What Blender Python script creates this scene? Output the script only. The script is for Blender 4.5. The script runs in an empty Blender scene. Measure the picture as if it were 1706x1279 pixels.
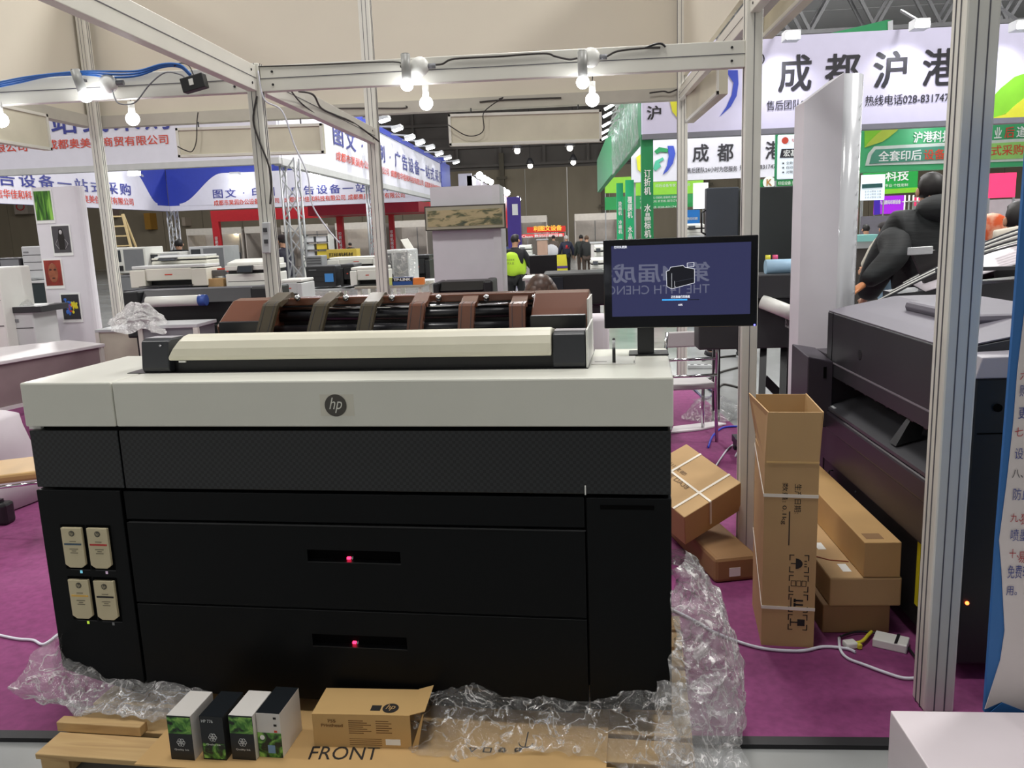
import bpy, bmesh, math, random
from mathutils import Vector, Matrix, noise
PI = math.pi
SC = bpy.context.scene
COL = SC.collection
random.seed(7)
# ---------------------------------------------------------------- camera
F, CX, CY, H = 1360.0, 853.0, 639.5, 1.68
Yc = Vector((947 - CX, -(383 - CY), -F)).normalized()
Zc = -Vector((275, -7440, -F)).normalized()
Zc = (Zc - Zc.dot(Yc) * Yc).normalized()
Xc = Yc.cross(Zc)
RW = Matrix((Xc, Yc, Zc))                  # camera axes -> world axes
cam_d = bpy.data.cameras.new('camera')
cam_d.sensor_width = 36.0
cam_d.lens = 36.0 * F / 1706.0
cam_d.clip_start, cam_d.clip_end = 0.05, 300
cam = bpy.data.objects.new('camera', cam_d)
COL.objects.link(cam)
cam.matrix_world = Matrix.Translation((0, 0, H)) @ RW.to_4x4()
SC.camera = cam
# ---------------------------------------------------------------- light
SC.view_settings.view_transform = 'Standard'
SC.view_settings.look = 'None'
SC.view_settings.gamma = 1.0
SC.view_settings.use_curve_mapping = False
SC.view_settings.exposure = EXPOSURE = 0.0
SC.cycles.use_denoising = True
SC.cycles.max_bounces = 6
SC.cycles.diffuse_bounces = 3
SC.cycles.transparent_max_bounces = 16
SC.cycles.sample_clamp_indirect = 4.0
SC.cycles.use_light_tree = True
w = bpy.data.worlds.new('hall_air')
SC.world = w
w.use_nodes = True
w.node_tree.nodes['Background'].inputs[0].default_value = (1.0, 0.985, 0.95, 1)
w.node_tree.nodes['Background'].inputs[1].default_value = 0.56


def S(*c):
    """0-255 display colour -> linear rgba"""
    return tuple(((x / 255) / 12.92 if x <= 10 else ((x / 255 + 0.055) / 1.055) ** 2.4) for x in c) + (1.0,)


_m = {}


def mat(name, c, rough=0.5, metal=0.0, emit=0.0, var=0.05, scale=6.0, bump=0.0, coat=0.0, spec=0.5, ecol=None):
    """procedural principled material: base colour with a faint noise variation"""
    if name in _m:
        return _m[name]
    m = bpy.data.materials.new(name)
    m.use_nodes = True
    nt = m.node_tree
    b = nt.nodes['Principled BSDF']
    col = S(*c)
    b.inputs['Base Color'].default_value = col
    b.inputs['Roughness'].default_value = rough
    b.inputs['Metallic'].default_value = metal
    b.inputs['Specular IOR Level'].default_value = spec
    b.inputs['Coat Weight'].default_value = coat
    b.inputs['Coat Roughness'].default_value = 0.04
    if var > 0 or bump > 0:
        tc = nt.nodes.new('ShaderNodeTexCoord')
        n = nt.nodes.new('ShaderNodeTexNoise')
        n.inputs['Scale'].default_value = scale
        n.inputs['Detail'].default_value = 4
        nt.links.new(tc.outputs['Object'], n.inputs['Vector'])
        r = nt.nodes.new('ShaderNodeValToRGB')
        r.color_ramp.elements[0].position = 0.3
        r.color_ramp.elements[1].position = 0.7
        r.color_ramp.elements[0].color = tuple(x * (1 - var) for x in col[:3]) + (1,)
        r.color_ramp.elements[1].color = tuple(min(1, x * (1 + var)) for x in col[:3]) + (1,)
        nt.links.new(n.outputs['Fac'], r.inputs['Fac'])
        nt.links.new(r.outputs['Color'], b.inputs['Base Color'])
        if bump > 0:
            bp = nt.nodes.new('ShaderNodeBump')
            bp.inputs['Strength'].default_value = bump
            bp.inputs['Distance'].default_value = 0.01
            nt.links.new(n.outputs['Fac'], bp.inputs['Height'])
            nt.links.new(bp.outputs['Normal'], b.inputs['Normal'])
    if emit > 0:
        b.inputs['Emission Color'].default_value = S(*(ecol or c))
        b.inputs['Emission Strength'].default_value = emit
    _m[name] = m
    return m


def ramp_mat(name, stops, rough=0.6, axis=None, scale=3.0, bump=0.0, tex='noise', distortion=0.0, detail=5, emit=0.0):
    """printed or grained surface: several colours through one noise / wave / voronoi texture"""
    m = bpy.data.materials.new(name)
    m.use_nodes = True
    nt = m.node_tree
    b = nt.nodes['Principled BSDF']
    b.inputs['Roughness'].default_value = rough
    tc = nt.nodes.new('ShaderNodeTexCoord')
    mp = nt.nodes.new('ShaderNodeMapping')
    if axis:
        mp.inputs['Scale'].default_value = axis
    nt.links.new(tc.outputs['Object'], mp.inputs['Vector'])
    if tex == 'noise':
        t = nt.nodes.new('ShaderNodeTexNoise')
        t.inputs['Detail'].default_value = detail
        t.inputs['Distortion'].default_value = distortion
        out = t.outputs['Fac']
    elif tex == 'wave':
        t = nt.nodes.new('ShaderNodeTexWave')
        t.inputs['Distortion'].default_value = distortion
        t.inputs['Detail'].default_value = detail
        out = t.outputs['Fac']
    else:
        t = nt.nodes.new('ShaderNodeTexVoronoi')
        out = t.outputs['Distance']
    t.inputs['Scale'].default_value = scale
    nt.links.new(mp.outputs['Vector'], t.inputs['Vector'])
    r = nt.nodes.new('ShaderNodeValToRGB')
    el = r.color_ramp.elements
    while len(el) < len(stops):
        el.new(0.5)
    for e, (p, c) in zip(el, stops):
        e.position = p
        e.color = S(*c)
    nt.links.new(out, r.inputs['Fac'])
    nt.links.new(r.outputs['Color'], b.inputs['Base Color'])
    if emit:
        nt.links.new(r.outputs['Color'], b.inputs['Emission Color'])
        b.inputs['Emission Strength'].default_value = emit
    if bump:
        bp = nt.nodes.new('ShaderNodeBump')
        bp.inputs['Strength'].default_value = bump
        bp.inputs['Distance'].default_value = 0.01
        nt.links.new(out, bp.inputs['Height'])
        nt.links.new(bp.outputs['Normal'], b.inputs['Normal'])
    return m


def film_mat(name, tint, opacity=0.25, rough=0.12, white=0.35):
    """clear crumpled polythene: mostly transparent with gloss and a milky haze"""
    m = bpy.data.materials.new(name)
    m.use_nodes = True
    nt = m.node_tree
    nt.nodes.clear()
    o = nt.nodes.new('ShaderNodeOutputMaterial')
    tr = nt.nodes.new('ShaderNodeBsdfTransparent')
    tr.inputs[0].default_value = (0.93, 0.94, 0.95, 1)
    gl = nt.nodes.new('ShaderNodeBsdfGlossy')
    gl.inputs['Roughness'].default_value = rough
    df = nt.nodes.new('ShaderNodeBsdfDiffuse')
    df.inputs[0].default_value = S(*tint)
    tc = nt.nodes.new('ShaderNodeTexCoord')
    n = nt.nodes.new('ShaderNodeTexNoise')
    n.inputs['Scale'].default_value = 22
    n.inputs['Detail'].default_value = 6
    n.inputs['Distortion'].default_value = 1.2
    nt.links.new(tc.outputs['Object'], n.inputs['Vector'])
    bp = nt.nodes.new('ShaderNodeBump')
    bp.inputs['Strength'].default_value = 1.0
    bp.inputs['Distance'].default_value = 0.02
    nt.links.new(n.outputs['Fac'], bp.inputs['Height'])
    nt.links.new(bp.outputs['Normal'], gl.inputs['Normal'])
    nt.links.new(bp.outputs['Normal'], df.inputs['Normal'])
    m1 = nt.nodes.new('ShaderNodeMixShader')
    m1.inputs[0].default_value = white
    m2 = nt.nodes.new('ShaderNodeMixShader')
    n2 = nt.nodes.new('ShaderNodeTexNoise')
    n2.inputs['Scale'].default_value = 13
    n2.inputs['Detail'].default_value = 3
    n2.inputs['Distortion'].default_value = 0.8
    nt.links.new(tc.outputs['Object'], n2.inputs['Vector'])
    sb = nt.nodes.new('ShaderNodeMath')
    sb.operation = 'SUBTRACT'
    sb.inputs[1].default_value = 0.5
    nt.links.new(n2.outputs['Fac'], sb.inputs[0])
    ab = nt.nodes.new('ShaderNodeMath')
    ab.operation = 'ABSOLUTE'
    nt.links.new(sb.outputs[0], ab.inputs[0])
    mr = nt.nodes.new('ShaderNodeMapRange')
    mr.inputs['From Min'].default_value = 0.0
    mr.inputs['From Max'].default_value = 0.035
    mr.inputs['To Min'].default_value = min(0.95, opacity + 0.5)
    mr.inputs['To Max'].default_value = opacity
    nt.links.new(ab.outputs[0], mr.inputs['Value'])
    nt.links.new(mr.outputs['Result'], m2.inputs[0])
    nt.links.new(gl.outputs[0], m1.inputs[1])
    nt.links.new(df.outputs[0], m1.inputs[2])
    nt.links.new(tr.outputs[0], m2.inputs[1])
    nt.links.new(m1.outputs[0], m2.inputs[2])
    nt.links.new(m2.outputs[0], o.inputs[0])
    return m


# ---------------------------------------------------------------- pixel -> place in the hall
def _ray(u, v):
    return RW @ Vector((u - CX, -(v - CY), -F))


def atY(u, v, Y):
    d = _ray(u, v)
    t = Y / d.y
    return Vector((d.x * t, Y, H + d.z * t))


def atZ(u, v, Z):
    d = _ray(u, v)
    t = (Z - H) / d.z
    return Vector((d.x * t, d.y * t, Z))


def atX(u, v, X):
    d = _ray(u, v)
    t = X / d.x
    return Vector((X, d.y * t, H + d.z * t))


# ---------------------------------------------------------------- object helpers
INV = {}


def tag(o, label=None, cat=None, group=None, kind=None):
    if label:
        o['label'] = label
    if cat:
        o['category'] = cat
    if group:
        o['group'] = group
    if kind:
        o['kind'] = kind
    return o


def thing(name, label, cat, loc=(0, 0, 0), rz=0.0, group=None):
    o = bpy.data.objects.new(name, None)
    o.empty_display_size = 0.1
    COL.objects.link(o)
    o.location = loc
    o.rotation_euler = (0, 0, rz)
    INV[o.name] = (Matrix.Translation(Vector(loc)) @ Matrix.Rotation(rz, 4, 'Z')).inverted()
    return tag(o, label, cat, group)


class MB:
    """collects shapes; build() links them as one mesh object. world=True: coordinates are hall coordinates"""

    def __init__(s, world=True):
        s.v, s.f, s.world, s.sm = [], [], world, []

    def add(s, vs, fs, smooth=False):
        n = len(s.v)
        s.v += [Vector(p) for p in vs]
        for f in fs:
            s.f.append([i + n for i in f])
            s.sm.append(smooth)
        return s

    def box(s, x0, x1, y0, y1, z0, z1):
        return s.hexa([(x0, y0, z0), (x1, y0, z0), (x1, y1, z0), (x0, y1, z0), (x0, y0, z1), (x1, y0, z1), (x1, y1, z1), (x0, y1, z1)])

    def hexa(s, p):
        return s.add(p, [(0, 3, 2, 1), (4, 5, 6, 7), (0, 1, 5, 4), (1, 2, 6, 5), (2, 3, 7, 6), (3, 0, 4, 7)])

    def obox(s, c, ax, ay, az):
        """oriented box: centre and three half vectors"""
        c, ax, ay, az = map(Vector, (c, ax, ay, az))
        P = []
        for k in (-1, 1):
            for i, j in ((-1, -1), (1, -1), (1, 1), (-1, 1)):
                P.append(c + ax * i + ay * j + az * k)
        return s.hexa(P)

    def bar(s, a, b, w, h=None):
        a, b = Vector(a), Vector(b)
        d = (b - a)
        u = d.normalized()
        side = u.cross(Vector((0, 0, 1)))
        if side.length < 0.05:
            side = Vector((1, 0, 0))
        side = side.normalized()
        up = side.cross(u).normalized()
        return s.obox((a + b) / 2, d / 2, side * w / 2, up * (h or w) / 2)

    def prism(s, poly, d, smooth=False):
        """closed polygon (3D points) swept by vector d"""
        d = Vector(d)
        n = len(poly)
        P = [Vector(p) for p in poly]
        Q = [p + d for p in P]
        fs = [list(range(n))[::-1], [i + n for i in range(n)]]
        for i in range(n):
            j = (i + 1) % n
            fs.append((i, j, j + n, i + n))
        return s.add(P + Q, fs, smooth)

    def loft(s, rings, cap=True, smooth=True, closed=True):
        n = len(rings[0])
        V = [p for r in rings for p in r]
        fs = []
        for k in range(len(rings) - 1):
            for i in range(n if closed else n - 1):
                j = (i + 1) % n
                fs.append((k * n + i, k * n + j, (k + 1) * n + j, (k + 1) * n + i))
        s.add(V, fs, smooth)
        if cap and closed:
            m = len(s.v)
            s.f.append([m - len(V) + i for i in range(n)][::-1])
            s.f.append([m - n + i for i in range(n)])
            s.sm += [False, False]
        return s

    def tube(s, pts, r, n=8, cap=True):
        pts = [Vector(p) for p in pts]
        rs = r if isinstance(r, (list, tuple)) else [r] * len(pts)
        rings = []
        up = None
        for i, p in enumerate(pts):
            t = (pts[min(i + 1, len(pts) - 1)] - pts[max(i - 1, 0)]).normalized()
            if up is None:
                up = t.orthogonal().normalized()
            up = (up - t * up.dot(t))
            up = up.normalized() if up.length > 1e-4 else t.orthogonal().normalized()
            b = t.cross(up)
            rings.append([p + (up * math.cos(2 * PI * k / n) + b * math.sin(2 * PI * k / n)) * rs[i] for k in range(n)])
        return s.loft(rings, cap)

    def cyl(s, a, b, r, n=16, r2=None):
        return s.tube([a, b], [r, r if r2 is None else r2], n)

    def ball(s, c, rx, ry=None, rz=None, n=14, m=9):
        ry = ry or rx
        rz = rz or rx
        c = Vector(c)
        rings = []
        for j in range(m + 1):
            a = -PI / 2 + PI * j / m
            q = max(math.cos(a), 0.02)
            rings.append([c + Vector((rx * q * math.cos(2 * PI * i / n), ry * q * math.sin(2 * PI * i / n), rz * math.sin(a))) for i in range(n)])
        return s.loft(rings)

    def sheet(s, f, nu, nv, smooth=True):
        """open surface f(a,b), a and b in 0..1"""
        V = [f(i / nu, j / nv) for j in range(nv + 1) for i in range(nu + 1)]
        fs = [(j * (nu + 1) + i, j * (nu + 1) + i + 1, (j + 1) * (nu + 1) + i + 1, (j + 1) * (nu + 1) + i) for j in range(nv) for i in range(nu)]
        return s.add(V, fs, smooth)

    def build(s, name, m, parent=None, label=None, bev=0.0, cat=None, group=None, kind=None, mods=None, thick=0.0, seg=2):
        V = s.v
        me = bpy.data.meshes.new(name)
        o = bpy.data.objects.new(name, me)
        if parent is not None:
            if s.world:
                M = INV[parent.name]
                V = [M @ p for p in V]
            o.parent = parent
            if s.world:
                INV[o.name] = INV[parent.name]
            else:
                INV[o.name] = INV.get(parent.name, Matrix())
        elif s.world:
            xs, ys, zs = [p.x for p in V], [p.y for p in V], [p.z for p in V]
            c = Vector(((min(xs) + max(xs)) / 2, (min(ys) + max(ys)) / 2, min(zs)))
            V = [p - c for p in V]
            o.location = c
            INV[o.name] = Matrix.Translation(-c)
        me.from_pydata([tuple(p) for p in V], [], s.f)
        me.polygons.foreach_set('use_smooth', s.sm)
        me.update()
        COL.objects.link(o)
        if parent is not None and s.world and parent.type == 'MESH' and False:
            pass
        me.materials.append(m)
        bm = bmesh.new()
        bm.from_mesh(me)
        if len(s.f) < 20000:
            bmesh.ops.recalc_face_normals(bm, faces=bm.faces)
        bm.to_mesh(me)
        bm.free()
        if thick:
            md = o.modifiers.new('thick', 'SOLIDIFY')
            md.thickness = thick
            md.offset = 0
        if bev:
            md = o.modifiers.new('bevel', 'BEVEL')
            md.width = bev
            md.segments = seg
            md.limit_method = 'ANGLE'
            md.harden_normals = False
        return tag(o, label, cat, group, kind)


def B(world=True):
    return MB(world)


def txt(s, o, xd, zd, w, h, m, parent, name='lettering', bold=0.0, space=1.0, world=True, ext=0.0008, mirror=False, keep=False, label=None, lead=1.0, slant=0.0):
    """lettering fitted into w x h at corner o (lower left), reading along xd, upright along zd"""
    cu = bpy.data.curves.new('t', 'FONT')
    cu.body = s
    cu.size = 1.0
    cu.space_line = lead
    cu.space_character = space
    cu.resolution_u = 3
    cu.shear = slant
    cu.align_x = 'CENTER' if '\n' in s else 'LEFT'
    t = bpy.data.objects.new('t', cu)
    COL.objects.link(t)
    dg = bpy.context.evaluated_depsgraph_get()
    me = bpy.data.meshes.new_from_object(t.evaluated_get(dg))
    bpy.data.objects.remove(t)
    bpy.data.curves.remove(cu)
    vs = [v.co.copy() for v in me.vertices]
    if not vs:
        return None
    x0, x1 = min(p.x for p in vs), max(p.x for p in vs)
    y0, y1 = min(p.y for p in vs), max(p.y for p in vs)
    fx, fy = w / (x1 - x0), h / (y1 - y0)
    if keep:
        fx = fy = min(fx, fy)
    o, xd, zd = Vector(o), Vector(xd).normalized(), Vector(zd).normalized()
    nn = xd.cross(zd).normalized()
    fs = [list(p.vertices) for p in me.polygons]
    bpy.data.meshes.remove(me)
    mb = MB(world)
    # heavier strokes: the same outline laid again a hair to each side
    for k, (ox, oy) in enumerate(((0, 0),) if bold <= 0 else ((-bold, -bold * .6), (bold, -bold * .6), (-bold, bold * .6), (bold, bold * .6))):
        V = [o + xd * ((x1 - p.x if mirror else p.x - x0) + ox) * fx + zd * ((p.y - y0) + oy) * fy + nn * (ext + 0.00005 * k) for p in vs]
        mb.add(V, fs)
    ob = mb.build(name, m, parent, label)
    return ob


def flip_normals_ok():
    pass


def copy_tree(o, parent=None):
    c = o.copy()
    COL.objects.link(c)
    c.parent = parent
    for ch in o.children:
        copy_tree(ch, c)
    return c


def dup(o, loc, rz=0.0, label=None, group=None):
    c = copy_tree(o)
    c.location = loc
    c.rotation_euler = (0, 0, rz)
    if label:
        c['label'] = label
    if group:
        c['group'] = group
    return c


def struct(mb, name, m, bev=0.0, label=None, parent=None):
    o = mb.build(name, m, parent, label, bev=bev)
    if parent is None:
        o['kind'] = 'structure'
    return o


X1, Y1, Z1 = Vector((1, 0, 0)), Vector((0, 1, 0)), Vector((0, 0, 1))
# ---------------------------------------------------------------- materials
WHT = mat('white_plastic', (232, 232, 226), 0.38, var=0.02)
PWH = mat('printer_white', (220, 220, 209), 0.32, var=0.015)
PWB = mat('scanner_white', (226, 222, 202), 0.35, var=0.02)
BLK = mat('black_plastic', (28, 29, 31), 0.38, var=0.05)
PBK = mat('printer_black', (10, 12, 14), 0.4, var=0.05, scale=2, spec=0.15)
DGR = mat('dark_grey_plastic', (62, 62, 66), 0.42, var=0.04)
CHA = mat('charcoal_plastic', (48, 47, 51), 0.4, var=0.04)
MGR = mat('mid_grey_plastic', (128, 130, 134), 0.45)
LGR = mat('light_grey_plastic', (196, 198, 200), 0.45)
ALU = mat('brushed_aluminium', (226, 224, 214), 0.38, metal=0.12, var=0.03)
ALG = mat('aluminium_groove', (92, 90, 96), 0.5)
CHR = mat('chrome', (215, 215, 218), 0.12, metal=1.0, var=0)
HDR = mat('header_board', (218, 211, 194), 0.7, var=0.03, scale=0.8)
SGB = mat('lightbox_back', (212, 207, 186), 0.6, var=0.08, scale=3)
CRD = mat('cardboard', (184, 150, 104), 0.75, var=0.05, scale=5, bump=0.05)
CRD2 = mat('cardboard_brown', (148, 112, 74), 0.75, var=0.06, scale=5, bump=0.05)
INK = mat('black_ink', (30, 26, 24), 0.7, var=0)
TXB = mat('blue_letter_print', (52, 58, 140), 0.5, var=0)
TXR = mat('red_letter_print', (206, 72, 52), 0.5, var=0)
TXK = mat('black_letter_print', (38, 36, 44), 0.5, var=0)
TXW = mat('white_letter_print', (238, 240, 238), 0.5, var=0)
BAN = mat('banner_cloth', (222, 220, 232), 0.6, var=0.02)
BLU = mat('banner_blue', (44, 62, 168), 0.5, var=0.04)
RED = mat('gate_red', (206, 38, 48), 0.5)
GRN = mat('banner_green', (34, 140, 84), 0.5, var=0.05)
LIM = mat('banner_lime', (130, 200, 50), 0.5, var=0.05)
STR = mat('steel_truss', (176, 178, 182), 0.35, metal=0.6)
CAB = mat('dark_cable', (52, 48, 46), 0.6)
CBW = mat('white_cable', (215, 215, 225), 0.5)
CBB = mat('blue_cable', (44, 104, 180), 0.5)
BULB = mat('bulb_glass', (255, 255, 255), 0.4, emit=26, ecol=(250, 252, 255), var=0)
SPOT = mat('lit_flood_glass', (255, 255, 255), 0.4, emit=30, ecol=(245, 250, 255), var=0)
SKIN = mat('skin', (196, 150, 122), 0.55, var=0.04)
HAIR = mat('black_hair', (26, 22, 22), 0.55, var=0.2, scale=60)
FILM = film_mat('clear_film', (228, 226, 222), 0.14, 0.1, 0.5)
BAGF = film_mat('white_bag_film', (226, 224, 224), 0.62, 0.2, 0.8)
FILMH = film_mat('hazy_film', (230, 228, 226), 0.28, 0.14, 0.65)
# ================================================================ the hall
def area(x, y, z, size, power, col=(1, 0.98, 0.95), rx=0.0):
    d = bpy.data.lights.new('hall_light', 'AREA')
    d.shape = 'DISK'
    d.size = size
    d.energy = power
    d.color = col
    o = bpy.data.objects.new('hall_light', d)
    COL.objects.link(o)
    o.location = (x, y, z)
    o.rotation_euler = (rx, 0, 0)
    return o


for (x, y) in ((-6, 2.6), (-0.5, 2.3), (6, 3.0)):
    area(x, y, 8.2, 1.6, 230)
for (x, y, e) in ((-12, 6, 620), (6.5, 6.5, 620), (-10, 40, 900), (4, 40, 900), (14, 34, 900), (0, 12.0, 620)):
    area(x, y, 9.0, 2.0, e)
for (x, y) in ((-14, 21), (-2, 20), (8, 20), (18, 24), (-24, 34)):  # unseen point lights added to brighten the ceiling and far walls
    d = bpy.data.lights.new('added_fill_light', 'POINT')
    d.energy = 1900
    d.shadow_soft_size = 0.35
    d.color = (1, 0.985, 0.96)
    o = bpy.data.objects.new('added_fill_light', d)
    COL.objects.link(o)
    o.location = (x, y, 8.9 if y < 30 else 10.5)

m = ramp_mat('polished_concrete', [(0.25, (126, 128, 128)), (0.75, (162, 164, 162))], 0.22, scale=0.9, detail=6)
struct(B().box(-45, 45, -12, 64, -0.1, -0.012), 'floor', m)
carp = ramp_mat('purple_carpet', [(0.3, (118, 48, 96)), (0.7, (134, 58, 110))], 0.85, scale=30, bump=0.15)
c1, c2, c3 = atZ(1124, 628, 0), atZ(1181, 671, 0), atZ(1238, 722, 0)
poly = [(-9, 2.5, -0.012), (2.9, 2.5, -0.012), (2.9, c3.y, -0.012), (c3.x, c3.y, -0.012), (c2.x, c2.y, -0.012), (c1.x, 9.25, -0.012), (-9, 9.25, -0.012)]
o = B().prism(poly, (0, 0, 0.012)).build('carpet', carp)
tag(o, 'purple carpet laid over the concrete under the stand', 'carpet')
o = B().box(-9, 2.9, 2.455, 2.5, -0.012, 0.004).build('carpet_edge_strip', mat('black_rubber', (24, 24, 28), 0.6))
tag(o, 'black edging strip along the front of the purple carpet', 'edging strip')

CEIL = mat('ceiling_sheet', (170, 170, 172), 0.8, var=0.08, scale=0.3)
ceil = B()
for i in range(16):
    ceil.box(-45, 45, -12 + i * 4.75, -12 + i * 4.75 + 4.6, 11.0, 11.2)
struct(ceil, 'ceiling', CEIL)
WAL = ramp_mat('wall_panel', [(0.3, (140, 130, 112)), (0.7, (156, 146, 126))], 0.7, axis=(1, 1, 0.2), scale=0.6)
wl = B()
for i in range(30):
    wl.box(-45 + i * 3.0, -42.03 + i * 3.0, 60, 60.4, 0, 6.1)
struct(wl, 'wall_back', WAL)
DKW = mat('dark_wall', (112, 108, 104), 0.8, var=0.1, scale=0.4)
wu = B().box(-45, 45, 60.1, 60.5, 6.1, 11)
for z in (6.3, 7.6, 9.2):
    wu.box(-45, 45, 59.7, 60.1, z, z + 0.18)
for i in range(28):
    wu.box(-42 + i * 3.1, -41.8 + i * 3.1, 59.8, 60.1, 6.3, 11)
struct(wu, 'wall_back_upper', DKW)
struct(B().box(-45.4, -45, -12, 60, 0, 11), 'wall_left', WAL)
struct(B().box(45, 45.4, -12, 60, 0, 11), 'wall_right', WAL)
pp = B()
for x in (2.4, 9.6, -4.8):
    pp.box(x, x + 0.35, 59.5, 59.98, 0, 7.2)
    for z in (3.2, 4.4, 5.4):
        pp.box(x - 0.2, x + 0.55, 59.4, 59.6, z, z + 0.16)
struct(pp, 'trim_1', mat('wall_rib', (92, 86, 70), 0.6))


def roof_truss(y, z0, z1, x0, x1, step):
    t = thing('roof_truss', LBL.pop(0), 'truss', ((x0 + x1) / 2, y, z0))
    b = B()
    for z in (z0, z1):
        for yy in (y - 0.35, y + 0.35):
            b.bar((x0, yy, z), (x1, yy, z), 0.12)
    b.build('chord', mat('roof_steel', (78, 78, 80), 0.6), t)
    b = B()
    n = int((x1 - x0) / step)
    for i in range(n):
        a = x0 + i * step
        for yy in (y - 0.35, y + 0.35):
            b.bar((a, yy, z0), (a + step / 2, yy, z1), 0.09)
            b.bar((a + step / 2, yy, z1), (a + step, yy, z0), 0.09)
    b.build('web_bar', mat('roof_steel', (78, 78, 80), 0.6), t)


LBL = ['nearest dark steel roof truss high above the green stand on the right', 'farther dark steel roof truss under the hall ceiling']
zt_ = atY(1450, 52, 27).z
roof_truss(27, zt_, zt_ + 1.7, -4, 22, 1.9)
roof_truss(44, 8.6, 10.3, -20, 30, 2.6)
hb = None
spots = [(642, 997, 'pinkish lit'), (989, 979, ''), (727, 1097, ''), (1012, 1074, '')]
n = 0
for (cx, cy, kind), lab in zip(spots, ('upper left of the four small high bay lamps far down the hall', 'upper right of the four small high bay lamps far down the hall',
                                       'lower left of the four small high bay lamps far down the hall', 'lower right of the four small high bay lamps far down the hall')):
    p = atY(700 + cx / 3.967, cy / 3.967, 46 if cy < 1000 else 54)
    t = thing('high_bay_lamp', lab, 'lamp', p, 0, 'high bay lamps far down the hall')
    B().cyl(p + Vector((0, 0, 0.1)), p + Vector((0, 0, 0.5)), 0.3, 12, 0.1).build('shade', DGR, t)
    B().ball(p, 0.16, n=10, m=6).build('bulb', mat('high_bay_glass', (255, 250, 235), 0.4, emit=14, var=0), t)
    B().cyl(p + Vector((0, 0, 0.5)), (p.x, p.y, 11.0), 0.02, 6).build('hanger', DGR, t)
for (u, v), lab in zip(((1318, 45), (1532, 26), (1700, 28)), ('floodlight with orange glow above the left end of the large white banner', 'floodlight above the middle of the large white banner', 'floodlight above the right end of the large white banner')):
    p = atY(u, v + 14, 11.45)
    t = thing('floodlight', lab, 'floodlight', p, 0, 'floodlights on top of the large white banner')
    B().box(p.x - 0.1, p.x + 0.1, p.y - 0.1, p.y + 0.1, p.z - 0.07, p.z + 0.05).build('housing', LGR, t, bev=0.01)
    B().obox((p.x, p.y - 0.105, p.z - 0.03), (0.085, 0, 0), (0, 0.004, 0.0), (0, 0, 0.035)).build('glass', SPOT, t)
    B().bar((p.x, p.y, p.z + 0.03), (p.x, 12.08, 4.42), 0.03).build('bracket', DGR, t)
    d = bpy.data.lights.new('flood_beam', 'SPOT')
    d.energy = 30
    d.spot_size = 1.9
    d.spot_blend = 0.9
    d.shadow_soft_size = 0.05
    d.color = (0.9, 0.93, 1)
    o = bpy.data.objects.new('flood_beam', d)
    COL.objects.link(o)
    o.location = p + Vector((0, 0.06, -0.1))
    o.rotation_euler = (math.radians(38), 0, 0)

# ---------------------------------------------------------------- aluminium booth frame
def post(u0, v0, Y, z0, z1, w, label, grooves=2, X=None):
    p = atY(u0, v0, Y)
    x = p.x if X is None else X
    t = thing('aluminium_post', label, 'post', (x, Y, z0))
    h = w / 2
    b = B().box(x - h, x + h, Y - h, Y + h, z0, z1)
    b.build('profile', ALU, t, bev=w * 0.07)
    g = B()
    for k in range(grooves):
        c = -h + w * (k + 1) / (grooves + 1)
        g.box(x + c - w * 0.02, x + c + w * 0.02, Y - h - 0.0012, Y - h + 0.002, z0, z1)
        for s in (-1, 1):
            g.box(x + s * (h + 0.0012) - 0.0015, x + s * (h + 0.0012) + 0.0015, Y + c - w * 0.02, Y + c + w * 0.02, z0, z1)
    g.build('groove', ALG, t)
    return t


post(0, 0, 2.70, 0, 3.6, 0.1, 'broad grooved aluminium post in the right foreground beside the black plotter', 2, X=1.234)
ZF = atY(1245, 4, 4.06).z
post(0, 0, 4.06, 0, ZF + 0.06, 0.076, 'aluminium post at the right end of the front beam with bulbs', 1, X=0.868)
post(0, 0, 4.06, 0, 2.52, 0.066, 'thin aluminium post at the corner left of the front beam with bulbs', 2, X=-1.495)
post(0, 0, 6.35, 0, 4.6, 0.086, 'tall aluminium post behind the left lamp of the front beam', 2, X=-1.46)
post(1131, 600, 8.99, 0, 4.9, 0.1, 'tall aluminium post standing on the far right corner of the purple carpet', 2, X=1.212)
post(150, 212, 8.98, 0, 4.9, 0.1, 'tall aluminium post right of the panel with four pictures', 2, X=-5.14)
q = atY(186, 300, 9.3)
post(0, 0, 9.35, 0, 2.98, 0.055, 'thin shorter aluminium post close behind the tall left post', 2, X=-5.34)


def beam(a, b, h, label, slots=True, w=0.045, bolts=True):
    a, b = Vector(a), Vector(b)
    t = thing('frame_beam', label, 'beam', (a + b) / 2)
    d = (b - a).normalized()
    s = d.cross(Z1).normalized()
    B().obox((a + b) / 2, (b - a) / 2, s * w / 2, Z1 * h / 2).build('profile', ALU, t, bev=0.003)
    g = B()
    for k in (-1, 1):
        g.obox((a + b) / 2 + s * k * (w / 2 + 0.0008), (b - a) / 2, s * 0.0008, Z1 * 0.0018)
    g.build('groove', ALG, t)
    if bolts:
        for e, sg in ((a, 1), (b, -1)):
            for zz in (-h / 4, h / 4):
                for k in (-1, 1):
                    c = e + d * sg * 0.06 + Z1 * zz + s * k * (w / 2)
                    B().cyl(c - s * k * 0.002, c + s * k * 0.003, 0.006, 8).build('bolt', BLK, t)
    return t


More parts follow.
